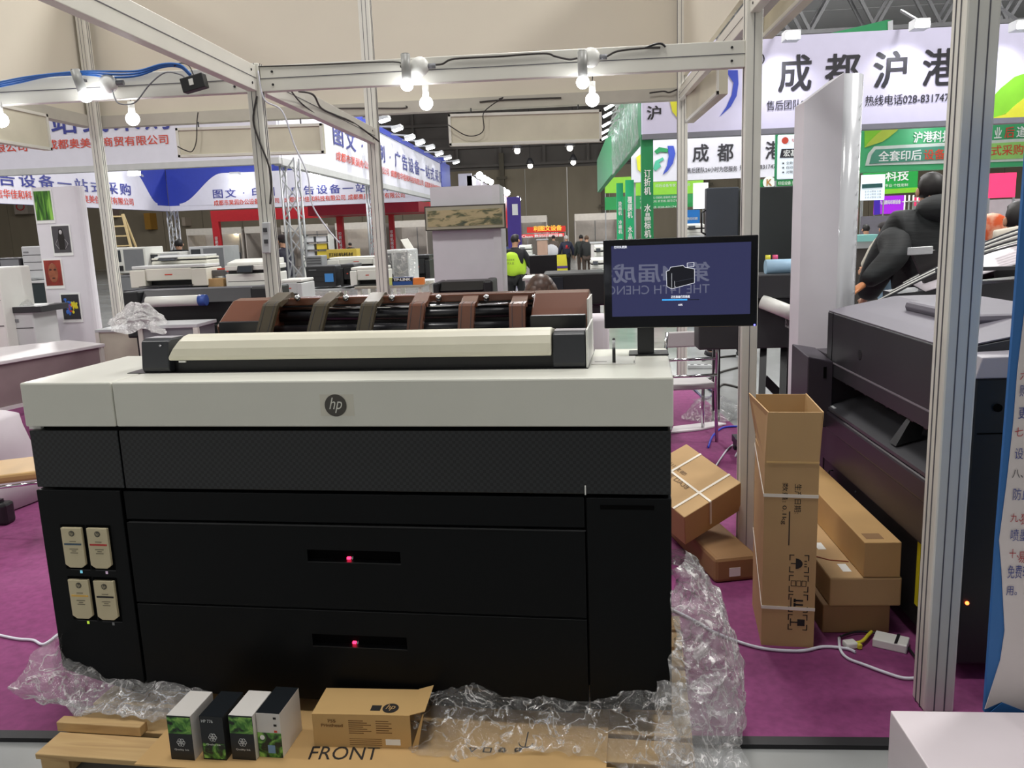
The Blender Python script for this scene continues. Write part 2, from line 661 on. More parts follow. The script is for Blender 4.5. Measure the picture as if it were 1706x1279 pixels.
beam((-1.46, 4.06, 2.448), (0.83, 4.06, 2.448), 0.118, 'front beam carrying the two pairs of bulbs across the picture')
beam((-6.0, 4.06, 2.448), (-1.53, 4.06, 2.448), 0.118, 'beam with blue cables running off to the left')
beam((-1.495, 4.02, 2.448), (-1.495, 0.3, 2.448), 0.118, 'beam slanting overhead from the corner post towards the top left')
beam((-1.48, 4.1, 2.448), (-1.46, 6.3, 2.43), 0.118, 'beam with tangled wires running back from the corner post')
beam((0.868, 4.02, ZF), (0.868, 1.2, ZF), 0.11, 'beam running from the right post forward over the black plotter')
beam((0.9, 4.1, ZF), (1.19, 8.9, 3.0), 0.11, 'beam running back from the right post to the tall far post')

# header ring seen from behind
zb = 3.0
t = thing('fascia_board', 'broad beige back side of the header fascia across the top of the picture', 'fascia', (-2, 9.12, zb))
B().box(-5.25, 1.22, 9.1, 9.16, zb + 0.1, 4.9).build('board', HDR, t)
B().box(-5.25, 1.22, 9.05, 9.18, zb - 0.02, zb + 0.1).build('rail', mat('rail_grey', (188, 184, 172), 0.5), t)
t = thing('fascia_board', 'beige header fascia running forward at the far left top', 'fascia', (-5.25, 6.5, zb))
B().box(-5.28, -5.22, 3.6, 9.04, zb + 0.1, 4.9).build('board', HDR, t)
B().box(-5.31, -5.19, 3.6, 9.04, zb - 0.02, zb + 0.1).build('rail', mat('rail_grey', (188, 184, 172), 0.5), t)
t = thing('fascia_board', 'beige header fascia running forward at the top right above the right post', 'fascia', (1.24, 7, zb))
B().box(1.22, 1.26, 5.2, 9.1, zb + 0.2, 4.9).build('board', HDR, t)
B().box(1.19, 1.29, 2.0, 9.1, zb - 0.02, zb + 0.1).build('rail', mat('rail_grey', (188, 184, 172), 0.5), t)


def lightbox(p, d, w, h, label, nrm):
    """hanging name board seen from its pan side; p = top left corner"""
    p, d, nrm = Vector(p), Vector(d).normalized(), Vector(nrm)
    c = p + d * w / 2 - Z1 * h / 2
    t = thing('hanging_sign_box', label, 'sign box', c, 0, None)
    B().obox(c, d * w / 2, nrm * 0.035, Z1 * h / 2).build('pan', SGB, t, bev=0.003)
    f = B()
    k = 0.028
    for a, hw, hh in ((Z1 * (h / 2 - k / 2), w / 2, k / 2), (-Z1 * (h / 2 - k / 2), w / 2, k / 2), (d * (w / 2 - k / 2), k / 2, h / 2), (-d * (w / 2 - k / 2), k / 2, h / 2)):
        f.obox(c + a + nrm * 0.04, d * hw, nrm * 0.01, Z1 * hh)
    f.build('frame', ALU, t, bev=0.002)
    f = B()
    for s_ in (-0.35, 0.35):
        q_ = c + d * w * s_ + Z1 * h / 2
        f.cyl(q_, q_ + Z1 * 0.06, 0.008, 6)
    f.build('hanger', DGR, t)
    return t


a, b2 = atY(747, 191, 9.0), atY(1002, 183, 9.0)
lightbox(a, b2 - a, (b2 - a).length, 0.325, 'unlit beige sign box hanging in the middle under the header with a dangling wire', (0, -1, 0))
a, b2 = atY(295, 214, 9.0), atY(538, 206, 9.0)
lightbox(a, b2 - a, (b2 - a).length, 0.31, 'unlit beige sign box hanging left of the thin corner post with a dangling wire', (0, -1, 0))
a = atX(80, 251, -5.2)
lightbox((-5.2, a.y, a.z + 0.35), (0, -1, 0), 1.7, 0.35, 'unlit beige sign box cut off by the left edge of the picture', (1, 0, 0))
a = atX(1150, 205, 1.2)
a2 = atX(1205, 148, 1.2)
lightbox((1.2, a.y, a.z + 0.4), (0, -1, 0), a.y - a2.y, 0.4, 'unlit beige sign box seen aslant behind the right post', (-1, 0, 0))
a = atX(1279, 65, 1.5)
lightbox((1.5, a.y, a.z + 0.45), (0, -1, 0), 1.6, 0.45, 'beige sign box seen aslant at the top edge left of the big black banner letters', (-1, 0, 0))


# ---------------------------------------------------------------- bulbs and wires on the beams
def tube_lamp(u, v, Y, label, hang=0.115, tilt=0.0):
    p = atY(u, v, Y)            # centre of the lit bulb
    t = thing('spot_lamp', label, 'lamp', p, 0, 'bulbs on the stand frame')
    a_ = p + Vector((-tilt, 0, 0.02))
    B().cyl(a_, a_ + Vector((-tilt * 2.2, 0, hang)), 0.022, 18).build('housing', mat('lamp_tube_grey', (150, 150, 146), 0.4), t)
    B().cyl(a_ + Vector((-tilt * 2.2, 0, hang)), a_ + Vector((-tilt * 2.2, 0, hang + 0.003)), 0.018, 12).build('cap', DGR, t)
    B().ball(p, 0.03, n=16, m=10).build('bulb', BULB, t)
    B().bar(a_ + Vector((-tilt, 0, hang * .6)), a_ + Vector((-tilt, 0.06, hang * .6)), 0.012).build('bracket', DGR, t)


def bulb(u, v, Y, label, r=0.033):
    p = atY(u, v, Y)
    t = thing('light_bulb', label, 'bulb', p, 0, 'bulbs on the stand frame')
    B().ball(p, r, n=16, m=10).build('glass', BULB, t)
    B().cyl(p + Z1 * r * 0.8, p + Z1 * (r + 0.05), 0.016, 12).build('socket', WHT, t)
    B().tube([p + Z1 * (r + 0.05), p + Z1 * (r + 0.09) + X1 * 0.005, p + Z1 * (r + 0.14)], 0.003, 6).build('wire', CAB, t)


tube_lamp(678, 141, 3.97, 'grey tube lamp over the left pair of bulbs on the front beam')
tube_lamp(971, 137, 3.97, 'grey tube lamp over the right pair of bulbs on the front beam')
tube_lamp(143, 160, 3.97, 'grey tilted tube lamp on the left beam with blue cables', 0.1, 0.012)
bulb(710, 172, 4.13, 'round bare bulb hanging below the left part of the front beam')
bulb(987, 166, 4.13, 'round bare bulb hanging below the right part of the front beam')
bulb(221, 198, 4.13, 'round bare bulb hanging below the left beam in a loop of wire')
bulb(1, 200, 4.0, 'glowing bulb cut by the left edge of the picture', 0.036)
for (u, v, lab) in ((699, 111, 'white round junction box on the front beam by the left lamp'), (984, 96, 'white round junction box on the front beam by the right lamp'),
                    (181, 139, 'white junction box on the left beam between its two bulbs')):
    p = atY(u, v, 4.0)
    t = thing('junction_box', lab, 'junction box', p)
    B().ball(p, 0.045, 0.03, 0.045).build('cover', WHT, t)
    B().cyl(p + X1 * 0.04, p + X1 * 0.075, 0.012).build('cable_gland', MGR, t)


def cable(pts, r, m_, label, name='cable', cat='cable', smooth=True, group=None):
    if smooth:
        P = [Vector(p) for p in pts]
        Q = []
        for i in range(len(P) - 1):
            p0, p1, p2, p3 = P[max(i - 1, 0)], P[i], P[i + 1], P[min(i + 2, len(P) - 1)]
            for k in range(6):
                t_ = k / 6
                Q.append(0.5 * ((2 * p1) + (-p0 + p2) * t_ + (2 * p0 - 5 * p1 + 4 * p2 - p3) * t_ * t_ + (-p0 + 3 * p1 - 3 * p2 + p3) * t_ ** 3))
        Q.append(P[-1])
        pts = Q
    o_ = B().tube(pts, r, 6).build(name, m_)
    return tag(o_, label, cat, group)


def px(pts, Y):
    return [atY(u, v, Y) for u, v in pts]


cable(px([(427, 111), (520, 108), (655, 103), (668, 112), (676, 116)], 4.035), 0.003, CAB, 'thin dark wire along the top of the front beam to the left lamp')
cable(px([(705, 108), (735, 107), (757, 98), (830, 94), (905, 89), (925, 94), (948, 99), (962, 97)], 4.03), 0.0045, CAB, 'dark wire along the top of the front beam between its two lamps')
cable(px([(995, 93), (1010, 94), (1030, 85), (1075, 80), (1100, 79)], 4.03), 0.0045, CAB, 'dark wire from the right lamp to the right end of the front beam')
cable(px([(1075, 80), (1090, 74), (1102, 73), (1109, 78)], 4.03), 0.005, BLK, 'short black cable curl on top of the front beam at the right')
for k, lab in enumerate(('lowest of the blue cables along the left beam', 'middle one of the blue cables along the left beam', 'topmost of the blue cables along the left beam')):
    dz = -k * 5
    cable(px([(-30, 150 + dz * .6), (30, 138 + dz * .7), (80, 127 + dz * .3), (140, 124 + dz * .5), (185, 129 + dz), (230, 126 + dz * .8), (270, 112 + dz * .5), (300, 112 + dz * .4), (318, 128 + dz * .4)], 4.0 - k * 0.012), 0.005, CBB, lab)
cable(px([(187, 150), (195, 170), (212, 174), (228, 168), (250, 140), (275, 121), (300, 124), (310, 132)], 3.98), 0.0035, MGR, 'grey wire looping under the left beam beside the bare bulb')
cable(px([(290, 110), (302, 105), (315, 110), (322, 124)], 3.98), 0.003, CAB, 'black wire arch over the small black transformer')
p = atY(324, 139, 3.95)
t = thing('transformer_box', 'small black transformer box hung on the left beam', 'transformer', p)
B().obox(p, (0.055, 0, 0.012), (0, 0.025, 0), (-0.006, 0, 0.032)).build('case', BLK, t, bev=0.003)
B().obox(p + Vector((-0.004, -0.027, 0.003)), (0.01, 0, 0.002), (0, 0.002, 0), (-0.002, 0, 0.014)).build('plate', WHT, t)
for i, (q_, yy) in enumerate(((((831, 165), (838, 163), (818, 176), (805, 190), (806, 215), (795, 225), (775, 225), (747, 208)), 8.9),
                              (((330, 187), (328, 205), (327, 235), (320, 252), (308, 250), (296, 244)), 8.9))):
    cable(px(q_, yy), 0.006, CAB, ('dark wire dangling over the middle sign box', 'dark wire dangling over the left sign box')[i])
cable(px([(799, 170), (830, 167), (900, 164), (935, 163)], 9.04), 0.008, CAB, 'loose dark wire along the lower edge of the header in the middle')
cable(px([(1082, 155), (1105, 152), (1115, 154), (1130, 148)], 9.0), 0.008, CAB, 'loose dark wire along the lower edge of the header near the right post')
cable(px([(520, 181), (600, 180), (672, 180), (676, 176)], 9.04), 0.006, CAB, 'thin dark wire along the header behind the tall post')
z = lambda l, Y0, Y1: [atY(u, v, Y0 + (Y1 - Y0) * i / (len(l) - 1)) for i, (u, v) in enumerate(l)]
cable(z([(484, 150), (500, 170), (523, 188), (545, 200), (555, 210)], 4.3, 5.4), 0.004, CAB, 'wire hanging down over the receding beam near the corner post')
cable(z([(498, 152), (522, 158), (535, 180), (560, 192), (580, 200), (600, 212), (632, 236)], 4.3, 6.2), 0.006, CAB, 'wavy dark wire tied along the receding beam')
cable(z([(430, 118), (440, 165), (470, 185), (490, 240), (512, 290), (520, 340), (545, 380), (566, 405)], 4.0, 4.0), 0.004, CBW, 'thin pale wire swinging down right of the corner post')
cable(z([(428, 160), (422, 200), (432, 235), (446, 270), (452, 300), (450, 340)], 4.02, 4.02), 0.005, CAB, 'black cable running down along the corner post')
p = atY(444, 396, 4.015)
t = thing('socket_strip', 'grey socket strip fixed to the thin corner post', 'socket strip', p)
B().obox(p, (0.018, 0, 0), (0, 0.014, 0), (0.006, 0, 0.075)).build('case', LGR, t, bev=0.004)
for k in (-1, 1):
    B().obox(p + Vector((0.002, -0.016, 0.01 + 0.028 * k)), (0.01, 0, 0), (0, 0.002, 0), (0, 0, 0.01)).build('outlet', DGR, t)

# a banner hangs behind the photographer; it shows only as a reflection in the monitor
BEH = True
# ================================================================ stands and banners around
def board(name, label, cat, a, b, z0, z1, th, m_, back, part_name='panel', bev=0.0, group=None):
    """upright board from a to b (x, y), its thickness laid away towards back"""
    a, b = Vector((a[0], a[1], 0)), Vector((b[0], b[1], 0))
    n = Vector((back[0], back[1], 0)).normalized() * th
    t = thing(name, label, cat, ((a.x + b.x) / 2, (a.y + b.y) / 2, z0), 0, group)
    P = [a + Z1 * z0, b + Z1 * z0, b + n + Z1 * z0, a + n + Z1 * z0]
    B().hexa(P + [p + Z1 * (z1 - z0) for p in P]).build(part_name, m_, t, bev=bev)
    return t


def txy(s, u0, v0, u1, v1, h_px, Y, m_, t, off=0.012, **k):
    """line of letters on a plane facing the camera side at depth Y; (u0,v0)-(u1,v1) its base line in the photograph"""
    a, b = atY(u0, v0, Y), atY(u1, v1, Y)
    h = abs((atY(u0, v0 - h_px, Y) - a).z)
    d = b - a
    a.z = (a.z + b.z) / 2
    return txt(s, (a.x, Y - off, a.z), X1, Z1, d.x, h, m_, t, **k)


def txs(s, u0, u1, z0, z1, X, m_, t, off=0.015, **k):
    """letters on a side face X = const facing the aisle on its right"""
    y0, y1 = atX(u0, 380, X).y, atX(u1, 380, X).y
    return txt(s, (X + off, y0, z0), Y1, Z1, y1 - y0, z1 - z0, m_, t, **k)


A = atY(465, 262, 14)
XA, ZA, ZT = A.x, A.z, A.z + 1.3
GREYR = mat('fascia_rail', (196, 196, 196), 0.5)
T1 = board('fascia_banner', 'large white fascia banner with blue and red letters at upper left behind the sign boxes', 'banner', (-18, 14), (XA, 14), ZA, ZT, 0.12, BAN, (0, 1))
B().box(-18, XA, 13.98, 14.15, ZA - 0.1, ZA).build('rail', GREYR, T1)
txy('图文 · 印刷 · 广告设备一站式采购', -465, 251, 285, 215, 44, 14, TXB, T1, bold=0.012, space=1.25)
txy('成都奥美佳商贸有限公司', 80, 250, 281, 239, 16, 14, TXR, T1, bold=0.012)
txy('成都信华佳和科技有限公司', -174, 262, 46, 252, 16, 14, TXR, T1, bold=0.012)
YE = atX(752, 380, XA).y
T2 = board('fascia_banner', 'long white fascia banner with floodlights receding along the left of the aisle', 'banner', (XA, 14.1), (XA, YE), ZA, ZT, 0.12, BAN, (-1, 0))
B().box(XA - 0.13, XA + 0.02, 14.1, YE, ZA - 0.12, ZA).build('rail', GREYR, T2)
B().box(XA - 0.15, XA + 0.03, YE - 2.2, YE + 0.2, ZA - 0.1, ZT + 0.1).build('blue_end_panel', BLU, T2)
B().box(XA - 0.15, XA + 0.03, 14.1, YE - 2, ZT, ZT + 0.14).build('top_strip', BLU, T2)
txs('图文 · 印刷 · 广告设备一站式采购', 566, 741, ZA + 0.55, ZA + 1.0, XA, TXB, T2, bold=0.012, space=1.25)
txs('成都市昊润办公设备有限公司', 568, 653, ZA + 0.24, ZA + 0.43, XA, TXR, T2, bold=0.015)
txs('成都信华佳和科技有限公司', 656, 709, ZA + 0.24, ZA + 0.43, XA, TXR, T2, bold=0.015)
txs('成都奥美佳商贸有限公司', 711, 742, ZA + 0.24, ZA + 0.43, XA, TXR, T2, bold=0.015)
ords = ['nearest', 'second nearest', 'third nearest', 'fourth nearest', 'fifth nearest', 'sixth nearest', 'seventh nearest', 'eighth nearest', 'ninth nearest', 'tenth nearest']
for i, (u, v) in enumerate(((622, 186), (640, 201), (662, 216), (683, 231), (700, 239), (717, 247), (732, 257), (746, 264), (760, 271))):
    X = XA + 0.55
    p = atX(u, v, X)
    t = thing('arm_floodlight', ords[i] + ' floodlight on an arm above the banner along the left of the aisle', 'floodlight', p, 0, 'arm floodlights above the left aisle banner')
    B().bar((XA - 0.06, p.y, ZT + 0.1), (X, p.y, p.z + 0.08), 0.04).build('arm', STR, t)
    B().obox(p + Z1 * 0.05, (0.13, 0, 0.03), (0, 0.17, 0), (-0.01, 0, 0.04)).build('housing', LGR, t, bev=0.01)
    B().obox(p, (0.11, 0, 0.03), (0, 0.15, 0), (-0.004, 0, 0.012)).build('glass', SPOT, t)

# inner ring of the same stand
YB = 35.0
p0, p1 = atY(283, 352, YB), atY(762, 332, YB)
ZB = p0.z
T3 = board('fascia_banner', 'far white fascia banner on a blue board with blue letters above the red frame', 'banner', (p0.x, YB), (XA - 0.2, YB), ZB, ZB + 1.75, 0.15, BLU, (0, 1))
B().box(p0.x, XA - 0.2, YB - 0.03, YB + 0.1, ZB, ZB + 0.22).build('rail', BAN, T3)


def curved_panel(x0, x1, z0, z1, y, flip=False):
    pts = []
    n = 14
    W_ = 2.0
    for i in range(n + 1):
        s_ = i / n
        e = s_ * s_ * (3 - 2 * s_)
        pts.append((W_ * s_, z0 + 0.1 + (z1 - z0 - 0.1) * e))
    P = [(0, z0)] + pts + [(x1 - x0, z1), (x1 - x0, z0)]
    return [((x0 + a_) if not flip else (x1 - a_), y, b_) for a_, b_ in P]


q = atY(300, 340, YB)
B().prism(curved_panel(q.x, XA - 0.25, ZB + 0.2, ZB + 1.5, YB - 0.03), (0, -0.02, 0)).build('white_panel', BAN, T3)
txy('图文 · 印刷 · 广告设备一站式采购', 357, 331, 676, 317, 15, YB, TXB, T3, 0.07, bold=0.012, space=1.25)
txy('成都市昊润办公设备有限公司', 358, 343, 466, 338, 9, YB, TXR, T3, 0.07, bold=0.015)
txy('成都信华佳和科技有限公司', 475, 338, 576, 333, 9, YB, TXR, T3, 0.07, bold=0.015)
txy('成都奥美佳商贸有限公司', 581, 333, 675, 329, 9, YB, TXR, T3, 0.07, bold=0.015)
XL = p0.x
YL0 = atX(-40, 330, XL).y
T4 = board('fascia_banner', 'white and blue fascia banner receding at the left above the picture panel', 'banner', (XL, YL0), (XL, YB - 0.05), ZB, ZB + 1.75, 0.15, BLU, (-1, 0))
y1_ = atX(262, 350, XL).y
W_ = 1.6
pp = []
for i in range(13):
    s_ = i / 12
    pp.append((XL + 0.02, y1_ - W_ * s_, ZB + 0.3 + 1.2 * s_ * s_ * (3 - 2 * s_)))
B().prism([(XL + 0.02, YL0, ZB), (XL + 0.02, YB - 0.1, ZB), (XL + 0.02, YB - 0.1, ZB + 0.22), (XL + 0.02, y1_, ZB + 0.22)] + pp + [(XL + 0.02, YL0, ZB + 1.5)], (0.02, 0, 0)).build('white_panel', BAN, T4)
txs('告设备一站式采购', 6, 223, ZB + 0.54, ZB + 0.98, XL, TXB, T4, 0.06, bold=0.012, space=1.3)
txs('信华佳和科技有限公司', -2, 110, ZB + 0.16, ZB + 0.43, XL, TXR, T4, 0.06, bold=0.015)
txs('成都奥美佳商贸有限公司', 120, 225, ZB + 0.16, ZB + 0.43, XL, TXR, T4, 0.06, bold=0.015)
for (u, v, Y, lab) in ((224, 287, 31, 'small floodlight above the curved blue corner at the left'), (392, 293, 34.4, 'small floodlight above the far banner left of the corner post'), (526, 289, 34.4, 'small floodlight above the far banner right of the corner post')):
    p = atY(u, v, Y)
    t = thing('arm_floodlight', lab, 'floodlight', p)
    B().bar((p.x, p.y + 0.6, p.z - 0.1), (p.x, p.y, p.z + 0.1), 0.06).build('arm', STR, t)
    B().box(p.x - 0.2, p.x + 0.2, p.y - 0.1, p.y + 0.12, p.z + 0.02, p.z + 0.16).build('housing', LGR, t)
    B().box(p.x - 0.2, p.x + 0.2, p.y - 0.12, p.y + 0.06, p.z - 0.12, p.z + 0.02).build('glass', SPOT, t)
B().box(XL + 0.3, XA - 4, YB + 0.4, YB + 0.7, ZB + 1.7, ZB + 2.0).build('ring_beam', BLU, None, 'blue top beam behind the curved corner of the far left stand', cat='beam')


def truss_col(x, y, z0, z1, s, label, r=0.02):
    t = thing('truss_column', label, 'truss column', (x, y, z0))
    c = [(x - s / 2, y - s / 2), (x + s / 2, y - s / 2), (x + s / 2, y + s / 2), (x - s / 2, y + s / 2)]
    for a_, b_ in c:
        B().cyl((a_, b_, z0), (a_, b_, z1), r, 8).build('chord', STR, t)
    l = B()
    n = max(2, int((z1 - z0) / (s * 1.3)))
    for i in range(n):
        za, zc = z0 + (z1 - z0) * i / n, z0 + (z1 - z0) * (i + 1) / n
        for k in range(4):
            a_, b_ = c[k], c[(k + 1) % 4]
            if i % 2:
                a_, b_ = b_, a_
            l.bar((a_[0], a_[1], za), (b_[0], b_[1], zc), r * 0.9)
    l.build('lacing', STR, t)


truss_col(atY(482, 270, 14.3).x, 14.3, 0, ZA, 0.26, 'truss column right of the person in the navy coat, under the banner corner')
truss_col(XL + 0.25, YB - 0.3, 0, ZB, 0.32, 'thin truss column under the blue curved corner at the left', 0.035)
q = atX(629, 380, XA)
truss_col(XA - 0.06, q.y, 0, ZA, 0.28, 'truss column half hidden behind the tall post', 0.025)
truss_col(XA, YE, 0, ZA, 0.4, 'truss column at the far end of the left aisle banner', 0.03)

# red frame stand with white letters on its columns
YR = 41.0
tr = thing('red_frame_gate', 'red frame of beams and lettered columns behind the far left banner', 'gate', (-12, YR, 0))
p0, p1 = atY(352, 369, YR), atY(716, 356, YR)
zt = (p0.z + p1.z) / 2
B().box(p0.x, p1.x, YR, YR + 0.4, zt, zt + 0.55).build('beam', RED, tr)
for (u, ww) in ((359, 0.34), (441, 0.3), (566, 0.3), (620, 0.24), (652, 0.24)):
    c = atY(u, 380, YR).x
    o = B().box(c - ww / 2, c + ww / 2, YR, YR + 0.3, 0, zt).build('column', RED, tr)
    txt('宏基印刷\n机械设备', (c - 0.09, YR - 0.02, 1.0), X1, Z1, 0.18, 0.9, TXW, o, bold=0.02) if ww > 9 else txt('印\n刷\n机\n械\n设\n备', (c - 0.08, YR - 0.02, 0.9), X1, Z1, 0.15, 1.1, TXW, o, bold=0.02)
B().box(p1.x - 5.2, p1.x, YR - 3, YR, zt + 0.02, zt + 0.5).build('side_beam', mat('gate_red_dark', (170, 30, 40), 0.5), tr)

# plain white shell stands at the back
for (u0, u1, lab) in ((312, 404, 'white shell stand far left with shelves of small goods'), (409, 456, 'white shell stand behind the corner post'), (470, 548, 'white shell stand with yellow packages in the far left'),
                      (560, 640, 'white shell stand with a glowing lamp behind the red columns'), (655, 712, 'white shell stand left of the landscape picture'), (958, 1030, 'white shell stand at the end of the aisle'), (866, 912, 'white shell stand under the red lettered banner')):
    Y = 50
    a_, b_ = atY(u0, 400, Y).x, atY(u1, 400, Y).x
    t = thing('shell_stand', lab, 'stand', ((a_ + b_) / 2, Y, 0))
    w_ = mat('shell_panel', (206, 198, 190), 0.6)
    B().box(a_, b_, Y + 2.5, Y + 2.56, 0, 2.5).build('back_panel', w_, t)
    B().box(a_, a_ + 0.06, Y, Y + 2.5, 0, 2.5).build('side_panel', w_, t)
    B().box(b_ - 0.06, b_, Y, Y + 2.5, 0, 2.5).build('side_panel', w_, t)
    B().box(a_, b_, Y - 0.04, Y, 2.2, 2.6).build('name_fascia', mat('shell_fascia', (222, 216, 206), 0.6), t)
    k = B()
    n = max(1, int((b_ - a_) / 1.0))
    for i in range(n + 1):
        x_ = a_ + (b_ - a_) * i / n
        k.box(x_ - 0.02, x_ + 0.02, Y + 2.46, Y + 2.5, 0, 2.2)
    k.build('stud', MGR, t)
    if u0 in (560, 312):
        B().ball(((a_ + b_) / 2 + 0.4, Y + 2.3, 2.3), 0.14, n=10, m=6).build('lamp_bulb', mat('warm_stand_bulb', (255, 240, 200), 0.4, emit=16, var=0), t)

# wooden folding ladder and wall notices
p = atY(190, 416, 30)
t = thing('wooden_ladder', 'pale wooden step ladder far behind beside the picture panel', 'ladder', (p.x, 30, 0.0))
zt = atY(190, 357, 30).z
WOODL = mat('ladder_wood', (214, 190, 140), 0.6)
xl, xr = atY(190, 390, 30).x, atY(208, 390, 30).x
B().bar((xl, 30, 0), (xl + 0.0, 30, zt), 0.07).build('rail', WOODL, t)
B().bar((xr + 0.42, 30, 0), (xr, 30, zt), 0.07).build('rail', WOODL, t)
B().bar((xr + 0.2, 31.2, 0), (xr, 30.05, zt), 0.06).build('prop_rail', WOODL, t)
for i in range(7):
    z_ = zt - 0.08 - i * 0.36
    B().bar((xl, 30, z_), (xr + 0.42 * (zt - z_) / zt, 30, z_), 0.05).build('rung', WOODL, t)
for (u0, v0, u1, v1, c, lab) in ((22, 338, 47, 356, (170, 160, 150), 'no smoking notice on the brown wall left of the picture panel'), (177, 348, 187, 362, (160, 140, 135), 'small notice on the brown wall right of the tall left post'),
                                 (239, 355, 252, 382, (176, 130, 50), 'ochre box on the brown wall above the ladder'), (302, 362, 309, 376, (190, 176, 160), 'narrow notice on the brown wall by the thin truss column')):
    a_, b_ = atY(u0, v0, 59), atY(u1, v1, 59)
    o = B().box(a_.x, b_.x, 59, 59.98, b_.z, a_.z).build('wall_notice', mat('notice_%d' % u0, c, 0.6))
    tag(o, lab, 'notice')
    if u0 == 22:
        B().tube([(a_.x + (b_.x - a_.x) / 2 + 0.3 * math.cos(k), 58.97, (a_.z + b_.z) / 2 + 0.12 + 0.24 * math.sin(k)) for k in [j * PI / 8 for j in range(17)]], 0.04, 5).build('ring', RED, o)

# ---------------------------------------------------------------- right hand stands
P = atY(1070, 224, 12.0)
XR, ZR = P.x, P.z
ZRT = atY(1259, 62, 12.0).z
LIL = mat('banner_lilac_white', (214, 210, 236), 0.6, var=0.02)
T5 = board('fascia_banner', 'huge lilac white banner with four big black characters at the upper right', 'banner', (XR, 12), (9.5, 12), ZR, ZRT, 0.15, LIL, (0, 1))
B().box(XR, 9.5, 11.97, 12.15, ZR - 0.07, ZR).build('rail', mat('rail_dark', (120, 120, 130), 0.5), T5)
for s_, u, v, w_, h_ in (('成', 1297, 153, 53, 60), ('都', 1374, 151, 56, 60), ('沪', 1455, 147, 53, 60), ('港', 1536, 143, 54, 60)):
    txy(s_, u, v, u + w_, v - 2, h_, 12, TXK, T5, bold=0.018)
txy('售后团队24小时为您服务', 1277, 184, 1434, 177, 16, 12, TXK, T5, bold=0.008)
txy('热线电话028-831747', 1441, 176, 1580, 171, 17, 12, TXK, T5, bold=0.008)
txy('沪', 1078, 200, 1101, 199, 23, 12, TXK, T5, bold=0.02)
c = atY(1263, 99, 12)
B().tube([c + Vector((0.078 * math.cos(k * PI / 12), -0.012, 0.078 * math.sin(k * PI / 12))) for k in range(25)], 0.009, 5).build('registered_ring', TXK, T5)
txt('R', c + Vector((-0.03, -0.012, -0.045)), X1, Z1, 0.06, 0.09, TXK, T5)


def flat(pts, Y, th, name, m_, t, **k):
    return B().prism([atY(u, v, Y) + Vector((0, 0, 0)) for u, v in pts], (0, -th, 0)).build(name, m_, t, **k)


blu_c = ramp_mat('crescent_blue', [(0.3, (60, 86, 190)), (0.7, (52, 66, 178))], 0.5, scale=2)
gt = thing('green_roof_sign', 'green wedge shaped sign top rising above the huge banner', 'sign', atY(1440, 55, 15))
B().prism([atY(1376, 66, 15), atY(1376, 57, 15), atY(1478, 33, 15), atY(1486, 34, 15), atY(1486, 66, 15)], (0, 0.5, 0)).build('panel', GRN, gt)
B().box(atY(1430, 50, 15.2).x - 0.05, atY(1430, 50, 15.2).x + 0.05, 15.2, 15.3, -0.012, 4.5).build('support_pole', STR, gt)
B().prism([atY(1479, 36, 14.98), atY(1487, 34, 14.98), atY(1487, 50, 14.98), atY(1479, 51, 14.98)], (0, -0.02, 0)).build('pale_frame', LGR, gt)
flat([(1208, 117), (1229, 117), (1230, 140), (1227, 160), (1217, 178), (1199, 194), (1210, 178), (1219, 158), (1222, 138)], 11.995, 0.012, 'blue_crescent', blu_c, T5)
flat([(1116, 168), (1128, 168), (1140, 168), (1140, 200), (1128, 196), (1120, 186)], 11.995, 0.012, 'yellow_disc', mat('disc_yellow', (222, 220, 60), 0.5), T5)
flat([(1655, 160), (1668, 146), (1690, 128), (1720, 118), (1720, 168), (1700, 172), (1684, 186), (1668, 192), (1655, 196)], 11.995, 0.012, 'lime_leaf', LIM, T5)
flat([(1652, 197), (1675, 190), (1690, 176), (1720, 152), (1720, 196)], 11.99, 0.014, 'yellow_leaf', mat('leaf_yellow', (214, 214, 60), 0.5), T5)
# side of the same stand along the aisle, green and wrapped in film
YS = 30.0
T6 = board('fascia_banner', 'green fascia wrapped in clear film receding along the right of the aisle', 'banner', (XR, 12.2), (XR, YS), ZR, ZRT - 0.1, 0.12, GRN, (1, 0))
for i in range(5):
    B().sheet(lambda a_, b_, i=i: Vector((XR - 0.05 - 0.05 * noise.noise(Vector((a_ * 9, b_ * 6, i))), 12.1 + i * 1.4 + a_ * 1.4, ZR - 0.1 + b_ * 1.25)), 16, 12).build('film_wrap', FILM, T6)
for (i, (u, v)) in enumerate(((1016, 178), (1013, 191), (1011, 207), (1009, 219), (1007, 230))):
    p = atY(u, v, 14.5 + i * 1.2)
    t = thing('arm_floodlight', ords[i] + ' floodlight on a truss arm along the right of the aisle', 'floodlight', p, 0, 'arm floodlights on the right of the aisle')
    for dz in (0, 0.14):
        B().bar((XR, p.y, p.z + 0.1 + dz), (p.x + 0.08, p.y, p.z + 0.02 + dz * .3), 0.025).build('arm', STR, t)
    B().obox(p, (0.08, 0, 0.04), (0, 0.05, 0), (-0.01, 0, 0.02)).build('housing', LGR, t)
    B().obox(p + Vector((-0.02, -0.052, -0.01)), (0.07, 0, 0.035), (0, 0.006, 0), (-0.01, 0, 0.018)).build('glass', SPOT, t)


